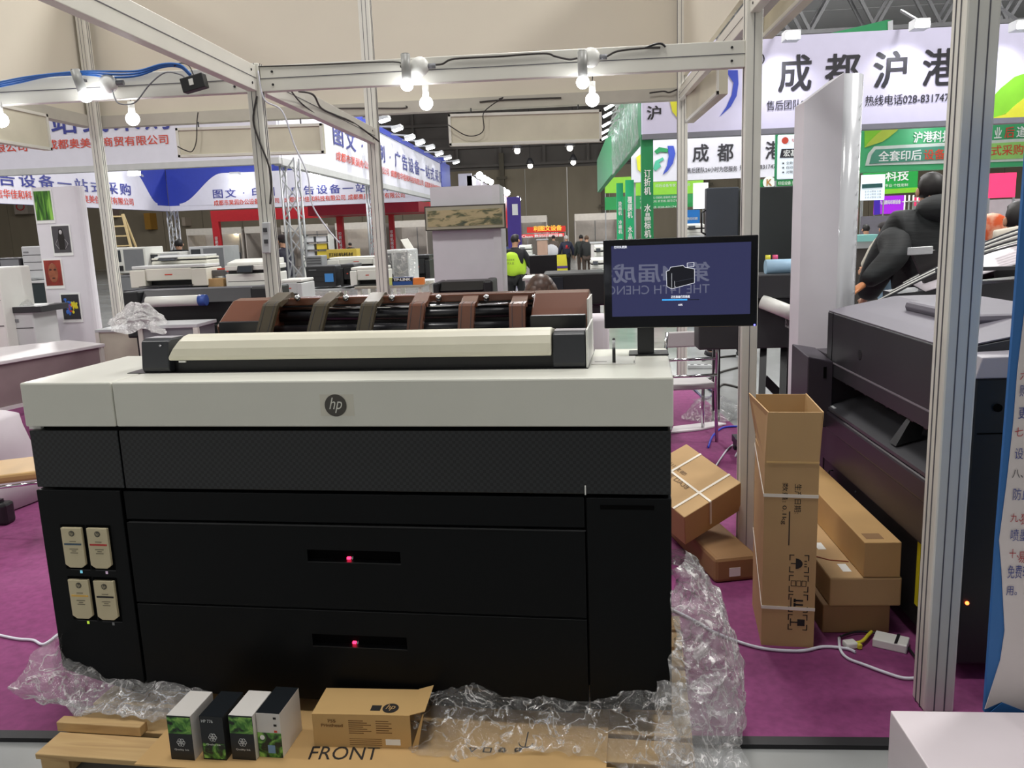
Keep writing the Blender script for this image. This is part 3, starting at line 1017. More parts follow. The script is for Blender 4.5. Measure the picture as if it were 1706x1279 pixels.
def strip(u0, u1, vt, Y, m_, s_, tv0, tv1, lab, back=0.1):
    a_, b_ = atY(u0, vt, Y), atY(u1, vt, Y)
    t = thing('column_banner', lab, 'banner', ((a_.x + b_.x) / 2, Y, 0), 0)
    B().box(a_.x, b_.x, Y, Y + back, 0, a_.z).build('cloth', m_, t)
    z1_, z0_ = atY(u0, tv0, Y).z, atY(u0, tv1, Y).z
    ww = (b_.x - a_.x)
    txt('\n'.join(s_), (a_.x + ww * 0.22, Y - 0.01, z0_), X1, Z1, ww * 0.56, z1_ - z0_, TXW, t, bold=0.02, lead=1.0)


strip(1068, 1088, 224, 12.05, GRN, '订折机 水晶标机 胶装机', 283, 452, 'dark green column banner with large white characters above the monitor')
strip(1042, 1056, 300, 15.2, mat('banner_green_bright', (30, 170, 110), 0.5), '覆膜机 水晶标机', 328, 424, 'bright green column banner second along the right of the aisle')
strip(1027, 1038, 305, 18.5, mat('banner_green_bright', (30, 170, 110), 0.5), '烫画机 冷裱机 切纸机', 336, 420, 'narrow green column banner third along the right of the aisle')
T7 = board('fascia_banner', 'smaller grey white banner repeating the black characters behind the green column banner', 'banner', (atY(1052, 300, 26).x, 26), (atY(1345, 300, 26).x, 26), atY(1150, 300, 26).z, atY(1150, 300, 26).z + 1.7, 0.15, BAN, (0, 1))
for xx in (atY(1056, 300, 26.2).x, atY(1252, 300, 26.2).x):
    B().box(xx - 0.05, xx + 0.05, 26.15, 26.25, -0.012, 3.6).build('support_pole', STR, T7)
for s_, u, v in (('成', 1154, 270), ('都', 1195, 269), ('沪', 1237, 267), ('港', 1275, 265)):
    txy(s_, u, v, u + 26, v - 1, 29, 26, TXK, T7, 0.03, bold=0.018)
txy('售后团队24小时为您服务', 1144, 289, 1228, 285, 9, 26, TXK, T7, 0.03, bold=0.01)
txy('热线028-8317474', 1232, 284, 1296, 281, 9, 26, TXK, T7, 0.03, bold=0.01)
flat([(1112, 243), (1122, 243), (1125, 256), (1121, 272), (1112, 285), (1104, 291), (1111, 276), (1114, 260)], 25.98, 0.03, 'blue_crescent', blu_c, T7)
flat([(1090, 252), (1098, 245), (1113, 248), (1112, 254), (1100, 253), (1094, 257)], 25.98, 0.03, 'green_swoosh', GRN, T7)
flat([(1088, 281), (1092, 268), (1104, 262), (1106, 266), (1098, 271), (1101, 277), (1092, 285)], 25.98, 0.03, 'teal_swoosh', mat('teal_print', (80, 180, 150), 0.5), T7)
flat([(1060, 262), (1067, 257), (1068, 288), (1062, 282)], 25.98, 0.03, 'yellow_disc', mat('disc_yellow', (222, 220, 60), 0.5), T7)


def sign(u0, v0, u1, v1, Y, m_, lab, th=0.06, name='sign_board', legs=True):
    a_, b_ = atY(u0, v1, Y), atY(u1, v0, Y)
    t = thing(name, lab, 'sign', ((a_.x + b_.x) / 2, Y, a_.z))
    B().box(a_.x, b_.x, Y, Y + th, a_.z, b_.z).build('panel', m_, t)
    if legs:
        B().box(a_.x, a_.x + 0.03, Y, Y + 0.03, -0.012, a_.z).build('leg', STR, t)
        B().box(b_.x - 0.03, b_.x, Y, Y + 0.03, -0.012, a_.z).build('leg', STR, t)
    return t


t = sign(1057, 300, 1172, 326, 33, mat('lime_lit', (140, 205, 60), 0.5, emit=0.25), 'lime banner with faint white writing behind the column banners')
txy('印后设备专家 品质服务', 1092, 312, 1150, 310, 5, 33, TXW, t, 0.02)
t = sign(1008, 294, 1056, 322, 33.2, mat('lime_lit', (140, 205, 60), 0.5, emit=0.25), 'lime block of banner left of the narrow green columns')
t = sign(1008, 322, 1172, 350, 32.9, mat('green_lit', (40, 150, 80), 0.5, emit=0.15), 'green banner with rows of small white writing under the lime one', legs=True)
for k, (v_, s_) in enumerate(((330, '烫金机 覆膜机 切纸机 胶装机 压痕机'), (336, '全自动糊盒机 折页机 骑马订机'), (346, '热线电话 028-831747'))):
    txy(s_, 1066, v_ + 2, 1130, v_, 4, 32.9, TXW, t, 0.02)
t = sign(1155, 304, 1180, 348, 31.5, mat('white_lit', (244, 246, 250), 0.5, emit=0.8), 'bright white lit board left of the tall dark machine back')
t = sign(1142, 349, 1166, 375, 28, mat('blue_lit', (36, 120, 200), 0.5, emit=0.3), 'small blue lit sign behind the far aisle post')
txy('数码印刷', 1144, 367, 1162, 366, 5, 28, TXW, t, 0.02, bold=0.03)
t = sign(1245, 296, 1345, 313, 24, mat('green_lit2', (30, 120, 60), 0.5, emit=0.1), 'dark green strip sign with a round white emblem under the smaller banner')
c = atY(1281, 304, 24)
B().cyl(c + Vector((0, -0.03, 0)), c + Vector((0, -0.01, 0)), 0.17, 20).build('round_emblem', TXW, t)
txt('K', c + Vector((-0.07, -0.04, -0.09)), X1, Z1, 0.14, 0.18, mat('gold_print', (170, 120, 60), 0.5), t, bold=0.02)
txy('印后设备 服务商', 1296, 308, 1335, 307, 6, 24, TXW, t, 0.02)
t = sign(1291, 220, 1345, 301, 17, mat('green_frame', (40, 140, 90), 0.5), 'white lit product board in a green frame beside the white wrapped column')
a_, b_ = atY(1294, 299, 16.99), atY(1343, 223, 16.99)
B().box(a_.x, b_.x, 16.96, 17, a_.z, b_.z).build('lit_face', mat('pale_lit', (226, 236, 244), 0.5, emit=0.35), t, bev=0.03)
flat([(1302, 248), (1345, 247), (1345, 262), (1299, 263)], 16.95, 0.01, 'title_bar', TXK, t)
txy('宏基HX', 1305, 261, 1345, 259, 11, 16.94, TXW, t, 0.01, bold=0.02)
B().cyl(atY(1308, 234, 16.955), atY(1308, 234, 16.94), 0.065, 16).build('red_gear_mark', TXR, t)
txy('专注印后', 1318, 237, 1345, 236, 6, 16.95, TXR, t, 0.01)
for k, s_ in enumerate(('★ 全新飞达升级', '★ 自动排废设备', '★ 对裁二合一体')):
    txy(s_, 1302, 274 + k * 7.5, 1345, 273 + k * 7.5, 5, 16.95, TXK, t, 0.01)
p = atY(1287, 217, 15)
t = thing('floodlight', 'glaring floodlight over the product board in the green frame', 'floodlight', p)
B().box(p.x - 0.09, p.x + 0.09, p.y - 0.05, p.y + 0.1, p.z - 0.0, p.z + 0.1).build('housing', LGR, t)
B().box(p.x - 0.09, p.x + 0.09, p.y - 0.07, p.y + 0.03, p.z - 0.07, p.z).build('glass', SPOT, t)
B().bar((p.x, p.y + 0.1, p.z + 0.05), (p.x + 0.05, 17.02, p.z + 0.1), 0.03).build('bracket', DGR, t)
p = atY(1561, 204, 18.5)
t = thing('floodlight', 'glaring floodlight on the green fascia left of the right foreground post', 'floodlight', p)
B().box(p.x - 0.12, p.x + 0.12, p.y - 0.05, p.y + 0.1, p.z - 0.0, p.z + 0.1).build('housing', LGR, t)
B().box(p.x - 0.12, p.x + 0.12, p.y - 0.07, p.y + 0.03, p.z - 0.09, p.z).build('glass', SPOT, t)
B().bar((p.x, p.y + 0.1, p.z + 0.05), (p.x, 19.05, p.z + 0.02), 0.03).build('bracket', DGR, t)
# green fascia
YG = 19.0
G0, G1 = atY(1437, 285, YG), atY(1437, 196, YG)
GF = mat('fascia_green', (70, 176, 116), 0.5, var=0.08, scale=0.6)
T8 = board('fascia_banner', 'green fascia with a grey rimmed band of white and red characters under the huge banner', 'banner', (atY(1335, 280, YG).x, YG), (12.5, YG), G0.z - 0.03, G1.z, 0.3, GF, (0, 1))
flat([(1440, 206), (1506, 203), (1496, 216), (1480, 230), (1462, 238), (1440, 246)], YG, 0.02, 'lime_leaf', LIM, T8)
flat([(1440, 246), (1446, 238), (1462, 222), (1482, 208), (1500, 204), (1494, 218), (1470, 236)], YG - 0.02, 0.02, 'pale_leaf', mat('leaf_olive', (176, 196, 70), 0.5), T8)
flat([(1441, 276), (1446, 256), (1456, 244), (1720, 230), (1720, 268)], YG - 0.01, 0.02, 'band_rim', mat('rim_grey', (206, 214, 208), 0.5), T8)
flat([(1448, 273), (1452, 258), (1459, 249), (1600, 242), (1600, 264)], YG - 0.03, 0.02, 'teal_band', mat('band_teal', (78, 146, 122), 0.5), T8)
flat([(1600, 242), (1720, 235), (1720, 263), (1600, 268)], YG - 0.03, 0.02, 'lime_band', mat('band_lime', (150, 208, 110), 0.5), T8)
txy('沪港科技 印刷', 1521, 238, 1620, 234, 18, YG, TXW, T8, 0.03, bold=0.02)
txy('业', 1655, 231, 1667, 230, 18, YG, TXW, T8, 0.03, bold=0.02)
txy('后', 1672, 230, 1688, 229, 18, YG, TXR, T8, 0.03, bold=0.02)
txy('道', 1692, 229, 1709, 228, 18, YG, TXW, T8, 0.03, bold=0.02)
txy('全套印后', 1462, 270, 1533, 266, 17, YG, TXW, T8, 0.055, bold=0.02)
txy('设备', 1537, 267, 1572, 265, 17, YG, TXR, T8, 0.055, bold=0.02)
txy('一站式采购', 1612, 262, 1702, 257, 17, YG, TXR, T8, 0.055, bold=0.01)
YK = 27
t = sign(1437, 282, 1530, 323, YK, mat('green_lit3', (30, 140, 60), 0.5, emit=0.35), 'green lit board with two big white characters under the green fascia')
txy('科技', 1475, 302, 1513, 300, 18, YK, TXW, t, 0.02, bold=0.02)
txy('专业·个性定制', 1474, 312, 1512, 310, 5, YK, TXW, t, 0.02)
flat([(1440, 317), (1530, 312), (1530, 320), (1440, 325)], YK, 0.02, 'lime_stripe', LIM, t)
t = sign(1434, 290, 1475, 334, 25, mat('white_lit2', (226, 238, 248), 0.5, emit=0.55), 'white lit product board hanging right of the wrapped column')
flat([(1436, 307), (1470, 305), (1470, 312), (1436, 314)], 24.98, 0.02, 'title_bar', mat('teal_dark', (40, 80, 80), 0.5), t)
for k in range(3):
    txy('全自动智能设备', 1440, 321 + k * 5, 1468, 319.5 + k * 5, 3.5, 24.98, TXK, t, 0.01)
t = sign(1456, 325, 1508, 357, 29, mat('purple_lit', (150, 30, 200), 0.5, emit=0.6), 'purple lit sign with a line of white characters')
flat([(1456, 328), (1466, 327), (1466, 357), (1456, 358)], 28.98, 0.02, 'blue_edge', mat('violet_lit', (60, 30, 160), 0.5, emit=0.3), t)
txy('九品数码印刷设备', 1465, 342, 1500, 338, 7, 29, TXW, t, 0.02, bold=0.04)
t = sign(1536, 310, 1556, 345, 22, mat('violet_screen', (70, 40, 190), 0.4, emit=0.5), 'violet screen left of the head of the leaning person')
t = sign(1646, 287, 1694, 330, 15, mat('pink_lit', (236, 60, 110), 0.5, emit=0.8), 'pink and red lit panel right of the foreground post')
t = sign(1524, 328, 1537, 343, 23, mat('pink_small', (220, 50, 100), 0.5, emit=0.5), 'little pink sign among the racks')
# back wall pieces behind the leaning person
t = sign(1434, 357, 1530, 392, 24, mat('shelf_back', (110, 106, 116), 0.6), 'dim grey shelf wall behind the person in the beige coat', legs=False)
t = sign(1640, 330, 1720, 380, 16, mat('panel_white', (206, 200, 204), 0.6), 'white panel below the pink lit sign')
racks = thing('display_rack', 'white wire display rack between purple sign and leaning person', 'rack', atY(1520, 380, 21))
for u in (1508, 1515, 1522, 1529, 1536):
    a_ = atY(u, 325, 21)
    B().cyl((a_.x, 21, 0), a_, 0.02, 6).build('upright', WHT, racks)
for v in (335, 350, 365):
    a_, b_ = atY(1508, v, 21), atY(1540, v - 1, 21)
    B().box(a_.x, b_.x, 20.8, 21.2, a_.z - 0.02, a_.z).build('shelf', WHT, racks)
t = thing('service_counter', 'counter with turquoise top beside the person in the beige coat', 'counter', atY(1450, 400, 15))
a_, b_ = atY(1425, 392, 15), atY(1475, 401, 15)
B().box(a_.x, b_.x, 15, 15.7, b_.z, a_.z).build('top', mat('turquoise_top', (150, 220, 214), 0.4), t)
B().box(a_.x + .05, b_.x - .05, 15.05, 15.65, b_.z - 0.12, b_.z).build('apron', LGR, t)
B().box(a_.x + .05, b_.x - .05, 15.1, 15.6, 0, b_.z - 0.12).build('body', mat('body_dark', (70, 64, 60), 0.6), t)

# ---------------------------------------------------------------- middle of the aisle
YC = 8.6
a_, b_ = atY(716, 312, YC), atY(827, 306, YC)
ztop = a_.z
COLW = mat('column_cloth', (226, 224, 230), 0.6, var=0.02)
t = thing('display_column', 'white square display column standing in the middle behind the landscape picture', 'column', ((a_.x + b_.x) / 2, YC, 0))
B().box(a_.x, b_.x - 0.05, YC, YC + 0.6, 0, ztop).build('panel', COLW, t)
B().box(b_.x - 0.05, b_.x + 0.03, YC - 0.02, YC + 0.62, 0, ztop - 0.0).build('corner_profile', mat('corner_white', (225, 224, 228), 0.4), t)
c0, c1 = atY(709, 386, YC - 0.1), atY(841, 338, YC - 0.1)
zt_, zb_ = atY(712, 344, YC - 0.1).z, atY(712, 385, YC - 0.1).z
t = thing('landscape_picture', 'long framed landscape picture hanging across the white display column', 'picture', ((c0.x + c1.x) / 2, YC - 0.08, zb_))
fr = mat('picture_border', (176, 172, 150), 0.5)
B().box(c0.x, c1.x, YC - 0.1, YC - 0.025, zb_, zt_).build('frame', mat('frame_dark', (70, 64, 58), 0.4), t)
B().box(c0.x + 0.012, c1.x - 0.012, YC - 0.104, YC - 0.09, zb_ + 0.012, zt_ - 0.012).build('mount', fr, t)
lm = ramp_mat('painted_landscape', [(0.3, (60, 76, 66)), (0.44, (116, 116, 84)), (0.52, (186, 172, 132)), (0.75, (196, 180, 140))], 0.5, axis=(1.6, 1, 4), scale=4.5, distortion=0.8, detail=12)
B().box(c0.x + 0.03, c1.x - 0.03, YC - 0.108, YC - 0.1, zb_ + 0.04, zt_ - 0.045).build('painted_sheet', lm, t)
# end wall of the left ring with small lights, red and violet stands down the aisle
p = atY(763, 289, 37)
t = board('fascia_banner', 'small white fascia with a row of lamps beyond the end of the left aisle banner', 'banner', (atY(763, 289, 37).x, 37), (atY(785, 289, 37).x, 37), 3.2, 4.3, 0.2, BAN, (0, 1))
t2b = t2 = board('fascia_banner', 'white side face lit by four small lamps above the display column', 'banner', (atY(785, 289, 37).x, 37), (atY(785, 289, 37).x, 52), 3.2, 4.2, 0.2, BAN, (-1, 0))
for i, (u, v) in enumerate(((799, 292), (806, 297), (812, 300), (818, 303))):
    p = atY(u, v, 38 + 3.4 * i)
    t = thing('arm_floodlight', ords[i] + ' small lamp over the white side face above the display column', 'floodlight', p, 0, 'small lamps above the display column')
    B().ball(p, 0.16, n=8, m=6).build('glass', SPOT, t)
    B().bar(p, (atY(785, 289, 37).x, p.y, p.z), 0.04).build('arm', STR, t)
t = board('fascia_banner', 'red and white fascia end beside the display column', 'banner', (atY(824, 320, 40).x, 40), (atY(838, 320, 40).x, 43), 1.9, 3.8, 0.2, ramp_mat('red_white_print', [(0.4, (220, 214, 220)), (0.55, (210, 50, 60))], 0.5, scale=1.2), (0, 1))
for i, (u, v) in enumerate(((838, 317), (845, 321), (863, 332))):
    p = atY(u, v, 40 + i * 2)
    t = thing('arm_floodlight', ords[i] + ' lamp over the red and violet stands in the aisle', 'floodlight', p, 0, 'lamps over the red and violet stands')
    B().ball(p, 0.15, n=8, m=6).build('glass', SPOT, t)
    B().bar(p, p + Vector((-0.5, 0, 0.05)), 0.05).build('arm', STR, t)
VIO = mat('violet_board', (62, 40, 140), 0.5)
t = board('tall_sign', 'tall violet sign board with a white block behind the person in the safety vest', 'sign', (atY(844, 330, 38).x, 38), (atY(866, 330, 38).x, 38), 0, atY(855, 328, 38).z, 0.5, VIO, (0, 1))
a_, b_ = atY(853, 340, 37.98), atY(863, 358, 37.98)
B().box(a_.x, b_.x, 37.95, 37.99, b_.z, a_.z).build('white_block', TXW, t)
t = sign(878, 376, 942, 388, 45, mat('red_lit', (190, 40, 30), 0.5, emit=0.3), 'red banner with yellow characters at the end of the aisle')
txy('利图文设备', 889, 385, 936, 384, 9, 45, mat('yellow_print', (240, 190, 70), 0.5, emit=0.4), t, 0.03, bold=0.03)
txy('数码 印刷 耗材', 890, 390.5, 930, 390, 3, 45, TXW, t, 0.03)
t = sign(866, 388, 940, 396, 44.8, mat('pink_lit2', (214, 70, 70), 0.5, emit=0.3), 'pinkish lettered strip under the red banner at the end of the aisle', legs=True)
txy('iClean 数码印刷设备', 868, 396, 938, 394.5, 5, 44.8, TXW, t, 0.03, bold=0.02)
t = sign(888, 373, 904, 380, 58, mat('exit_green', (40, 190, 130), 0.5, emit=1.0), 'small green emergency exit sign at the end of the aisle')

# ---------------------------------------------------------------- panel with four pictures (left)
YP = 8.55
tl, tr_, bl = atY(54, 312, YP), atY(127, 310, YP), atY(103, 568, YP)
xl, xr = atY(70, 440, YP).x, atY(140, 440, YP).x
t = thing('picture_board', 'white rounded panel with four photographs pinned on it at the left', 'display panel', ((xl + xr) / 2, YP, 0))
prof = [(xl, YP), (xr - 0.02, YP)]
for k in range(9):
    a__ = -PI / 2 + k * PI / 8
    prof.append((xr + 0.06 * math.cos(a__), YP + 0.07 + 0.07 * math.sin(a__)))
prof += [(xr - 0.02, YP + 0.14), (xl, YP + 0.14)]
B().prism([(a__, b__, 0.0) for a__, b__ in prof], (0, 0, (tl.z + tr_.z) / 2), False).build('panel', COLW, t)
arts = [((54, 319, 92, 366), ramp_mat('grass_print', [(0.35, (24, 38, 30)), (0.5, (70, 130, 40)), (0.65, (150, 210, 90))], 0.4, axis=(9, 1, 1.2), scale=2.5, distortion=0.6), 'colour print of green grass blades, topmost on the white panel'),
        ((84, 377, 122, 420), ramp_mat('grey_print', [(0.35, (52, 50, 54)), (0.6, (98, 96, 100))], 0.4, scale=1.0), 'black and white print of a long haired figure, second from top on the panel'),
        ((71, 434, 108, 475), ramp_mat('red_face_print', [(0.35, (84, 34, 26)), (0.5, (150, 50, 40)), (0.65, (170, 70, 50))], 0.4, axis=(1, 1, 0.5), scale=5), 'reddish print of a face, third from top on the panel'),
        ((100, 491, 138, 531), mat('dark_print', (50, 50, 56), 0.4), 'dark print with blue and yellow splashes, lowest on the panel')]
for i, ((u0, v0, u1, v1), am, lab) in enumerate(arts):
    a_, b_ = atY(u0, v0, YP), atY(u1, v1, YP)
    mx = 0.014
    cx_ = (a_.x + b_.x) / 2
    hw = (b_.x - a_.x) / 2 * 0.88
    t = thing('photo_print', lab, 'print', (cx_, YP - 0.004, b_.z - 0.03))
    B().box(cx_ - hw - mx, cx_ + hw + mx, YP - 0.006, YP - 0.001, b_.z - 0.035, a_.z + mx).build('sheet', TXW, t)
    B().box(cx_ - hw, cx_ + hw, YP - 0.009, YP - 0.006, b_.z, a_.z).build('image', am, t)
    zc = (a_.z + b_.z) / 2
    if i == 1:
        k = B()
        k.ball((cx_, YP - 0.01, zc + 0.075), 0.017, 0.003, 0.024, 12, 6)
        k.build('pale_face', mat('print_pale', (190, 188, 190), 0.5), t)
        k = B().prism([(cx_ - 0.03, YP - 0.0095, zc - 0.11), (cx_ - 0.035, YP - 0.0095, zc + 0.02), (cx_ - 0.018, YP - 0.0095, zc + 0.11), (cx_ + 0.018, YP - 0.0095, zc + 0.11), (cx_ + 0.035, YP - 0.0095, zc + 0.02), (cx_ + 0.03, YP - 0.0095, zc - 0.11)], (0, -0.0006, 0)).build('dark_hair', INK, t)
        for s_ in (-1, 1):
            B().bar((cx_ + s_ * 0.04, YP - 0.01, zc), (cx_ + s_ * 0.07, YP - 0.01, zc - 0.05), 0.009, 0.002).bar((cx_ + s_ * 0.07, YP - 0.01, zc - 0.05), (cx_ + s_ * 0.035, YP - 0.01, zc - 0.1), 0.009, 0.002).build('pale_arm', mat('print_pale', (190, 188, 190), 0.5), t)
    if i == 2:
        B().ball((cx_, YP - 0.0095, zc), 0.055, 0.002, 0.105, 16, 8).build('face_shape', mat('print_face', (150, 88, 62), 0.5, var=0.3, scale=20), t)
        B().ball((cx_ - 0.025, YP - 0.012, zc + 0.035), 0.016, 0.001, 0.01, 10, 6).ball((cx_ + 0.025, YP - 0.012, zc + 0.035), 0.016, 0.001, 0.01, 10, 6).ball((cx_, YP - 0.012, zc - 0.055), 0.018, 0.001, 0.008, 10, 6).build('eyes_and_mouth', mat('print_dark', (70, 34, 30), 0.5), t)
    if i == 3:
        for cc, sx in (((60, 110, 200), -0.03), ((226, 214, 50), 0.03), ((200, 60, 50), 0.0)):
            k = B()
            random.seed(int(sx * 100) + 9)
            for _ in range(16 if sx else 5):
                k.ball((cx_ + sx + random.gauss(0, 0.018), YP - 0.0095, zc + random.gauss(0, 0.045)), random.uniform(0.006, 0.02), 0.001, random.uniform(0.008, 0.024), 7, 5)
            k.build('colour_splash', mat('splash_%d' % cc[0], cc, 0.5), t)
# ================================================================ the large format printer
R0 = Vector((0.3004, 2.41, 0))
YAW = math.radians(-4.762)
PM = Matrix.Translation(R0) @ Matrix.Rotation(YAW, 4, 'Z')
PI_ = PM.inverted()
AX, AY = PM.to_3x3() @ X1, PM.to_3x3() @ Y1


def PF(u, v, y=0.0):
    """pixel -> printer coordinates on the plane y = const"""
    d = _ray(u, v)
    t_ = (y + R0.dot(AY)) / d.dot(AY)
    p_ = PI_ @ (Vector((0, 0, H)) + d * t_)
    return p_.x, p_.z


def PT(u, v, z):
    p_ = PI_ @ atZ(u, v, z)
    return p_.x, p_.y


L = lambda: MB(False)
pr = thing('large_format_printer', 'huge black printer with white top, two wide drawers and a scanner, standing on a pallet', 'printer', R0, YAW)
WX = -2.17
L().box(WX, -1.8325, 0, 0.6, 1.088, 1.24).build('side_top_cover', PWH, pr, bev=0.006)
L().box(-1.829, 0, 0, 0.6, 1.088, 1.24).build('top_cover', PWH, pr, bev=0.006)
L().box(WX + 0.02, -0.015, 0.045, 0.58, 0.2, 1.088).build('body', PBK, pr)
# carbon weave band
cm = bpy.data.materials.new('carbon_weave')
cm.use_nodes = True
nt = cm.node_tree
b_ = nt.nodes['Principled BSDF']
b_.inputs['Roughness'].default_value = 0.34
tc = nt.nodes.new('ShaderNodeTexCoord')
mp = nt.nodes.new('ShaderNodeMapping')
ck = nt.nodes.new('ShaderNodeTexChecker')
ck.inputs['Scale'].default_value = 95
ck.inputs['Color1'].default_value = S(8, 10, 12)
ck.inputs['Color2'].default_value = S(30, 33, 36)
nt.links.new(tc.outputs['Object'], mp.inputs['Vector'])
nt.links.new(mp.outputs['Vector'], ck.inputs['Vector'])
nt.links.new(ck.outputs['Color'], b_.inputs['Base Color'])
L().box(WX + 0.006, -1.834, 0.006, 0.3, 0.872, 1.074).build('side_vent_panel', cm, pr, bev=0.003)
L().box(-1.829, -0.007, 0.006, 0.3, 0.872, 1.074).build('vent_panel', cm, pr, bev=0.003)
# left cabinet with chamfered foot
P_ = [(WX + 0.004, 0, 0.864), (WX + 0.004, 0, 0.2), (WX + 0.02, 0, 0.185), (-1.86, 0, 0.105), (-1.849, 0, 0.112), (-1.849, 0, 0.864)]
L().prism(P_, (0, 0.58, 0)).build('ink_cabinet', PBK, pr, bev=0.003)
L().box(-1.84, -0.272, 0.004, 0.5, 0.762, 0.862).build('upper_strip', PBK, pr, bev=0.003)
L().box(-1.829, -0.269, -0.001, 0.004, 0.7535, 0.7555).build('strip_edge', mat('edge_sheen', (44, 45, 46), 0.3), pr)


def drawer(z0, z1, slot):
    xa, xb = -1.838, -0.272
    sx0, sx1, sz0, sz1 = slot
    d = L()
    d.box(xa, sx0, 0, 0.03, z0, z1).box(sx1, xb, 0, 0.03, z0, z1).box(sx0, sx1, 0, 0.03, z0, sz0).box(sx0, sx1, 0, 0.03, sz1, z1)
    o = d.build('drawer', PBK, pr)
    L().box(sx0, sx1, 0.0285, 0.034, sz0, sz1).build('slot_back', mat('deep_black', (3, 3, 3), 0.9, spec=0.1), o)  # back and roof of the slot coloured blacker to imitate shade in the recess
    L().box(sx0, sx1, 0.0015, 0.0285, sz1 - 0.001, sz1 + 0.0005).build('slot_roof', mat('deep_black', (3, 3, 3), 0.9), o)
    L().box(sx0, sx1, 0.0, 0.028, sz0 - 0.003, sz0 + 0.002).build('slot_lip', BLK, o)
    cx_ = sx0 + (sx1 - sx0) * 0.42
    L().box(cx_ - 0.006, cx_ + 0.006, 0.02, 0.03, sz0 + 0.004, sz0 + 0.011).build('red_indicator', mat('led_red', (255, 40, 80), 0.4, emit=5, var=0), o)
    L().box(cx_ + 0.011, cx_ + 0.0135, 0.02, 0.03, sz0 + 0.004, sz0 + 0.012).build('number_mark', TXW, o)
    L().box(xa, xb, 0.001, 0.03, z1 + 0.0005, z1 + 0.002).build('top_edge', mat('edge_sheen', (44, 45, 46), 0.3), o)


drawer(0.462, 0.75, (-1.195, -0.875, 0.626, 0.67))
drawer(0.125, 0.452, (-1.203, -0.872, 0.322, 0.368))
rc = L().prism([(-0.266, 0, 0.862), (-0.266, 0, 0.14), (-0.006, 0, 0.152), (-0.006, 0, 0.862)], (0, 0.58, 0)).build('right_cabinet', PBK, pr, bev=0.003)
L().box(-0.223, -0.058, -0.0015, 0.002, 0.826, 0.84).build('door_grip', mat('deep_black', (6, 6, 7), 0.7), rc)
L().box(-0.27, -0.266, -0.001, 0.01, 0.872, 0.9).build('pale_tab', WHT, pr)
L().box(-0.009, -0.003, 0.02, 0.06, 1.075, 1.087).build('hinge_block', LGR, pr)
for x_, z_ in ((WX + 0.0, 0.866), (WX - 0.012, 1.073)):
    L().box(x_, x_ + 0.045, 0.03, 0.07, z_, z_ + 0.012).build('side_bracket', WHT, pr)
for x_, y_ in ((-1.72, 0.12), (-0.16, 0.12), (-1.72, 0.5), (-0.16, 0.5)):
    o = L().box(x_ - 0.05, x_ + 0.05, y_ - 0.03, y_ + 0.03, 0.112, 0.2).build('caster_fork', BLK, pr)
    L().cyl((x_ - 0.02, y_, 0.107), (x_ + 0.02, y_, 0.107), 0.037, 18).build('caster_wheel', DGR, o)
# cartridges
for (u, v, c, lab, led) in ((104, 877, (60, 84, 104), 'cream ink cartridge with a blue grey bar', (110, 180, 200)), (146.5, 878, (190, 52, 50), 'cream ink cartridge with a red bar', (150, 130, 150)),
                            (116, 963, (222, 180, 90), 'cream ink cartridge with a yellow bar', (170, 200, 60)), (158, 965, (18, 10, 16), 'cream ink cartridge with a black bar', (70, 70, 70))):
    x_, z_ = PF(u, v)
    w_, h_ = 0.078, 0.146
    CRM = mat('cartridge_cream', (206, 194, 160), 0.45, var=0.03)
    o = L().prism([(x_, 0, z_), (x_ + w_, 0, z_), (x_ + w_, 0, z_ - h_ + 0.012), (x_ + w_ - 0.017, 0, z_ - h_), (x_ + 0.017, 0, z_ - h_), (x_, 0, z_ - h_ + 0.012)], (0, -0.012, 0)).build('ink_cartridge', CRM, pr, lab, bev=0.002)
    L().box(x_ - 0.006, x_ + w_ + 0.006, -0.002, 0.001, z_ - h_ - 0.008, z_ + 0.008).build('bay', mat('deep_black', (6, 6, 7), 0.7), o)
    L().box(x_ + 0.008, x_ + w_ - 0.006, -0.0135, -0.012, z_ - 0.062, z_ - 0.056).build('colour_bar', mat('bar_%d' % c[0], c, 0.5), o)
    L().cyl((x_ + 0.041, -0.0135, z_ - 0.02), (x_ + 0.041, -0.012, z_ - 0.02), 0.0105, 18).build('round_mark', mat('logo_grey', (86, 82, 70), 0.5), o)
    txt('hp', (x_ + 0.034, -0.0142, z_ - 0.027), X1, Z1, 0.014, 0.014, CRM, o, world=False, slant=0.3)
    for k, (a_, s_) in enumerate(((0.05, 0.012), (0.078, 0.016), (0.085, 0.008), (0.092, 0.014))):
        L().box(x_ + 0.041 - s_, x_ + 0.041 + s_, -0.013, -0.012, z_ - a_, z_ - a_ + 0.0025).build('print_line', mat('print_grey', (120, 112, 92), 0.5), o)
    L().box(x_ + 0.045, x_ + 0.053, -0.0015, 0.0, z_ - h_ - 0.024, z_ - h_ - 0.014).build('level_light', mat('lvl_%d' % led[0], led, 0.5, emit=0.8), pr)
    L().box(x_ + 0.008, x_ + w_ + 0.006, -0.001, 0.0, z_ - h_ - 0.0125, z_ - h_ - 0.011).build('label_ridge', DGR, pr)
# round badge on the white band
cx_, cz_ = PF(559.5, 675)
L().box(cx_ - 0.052, cx_ + 0.06, -0.0006, 0.0, cz_ - 0.034, cz_ + 0.036).build('badge_sticker', mat('sticker', (214, 211, 196), 0.4), pr)
bd = L().cyl((cx_, -0.003, cz_), (cx_, 0, cz_), 0.036, 36).build('round_badge', mat('badge_grey', (72, 68, 62), 0.4), pr)
txt('hp', (cx_ - 0.021, -0.0035, cz_ - 0.024), X1, Z1, 0.044, 0.05, PWH, bd, world=False, slant=0.35, bold=-0.01)

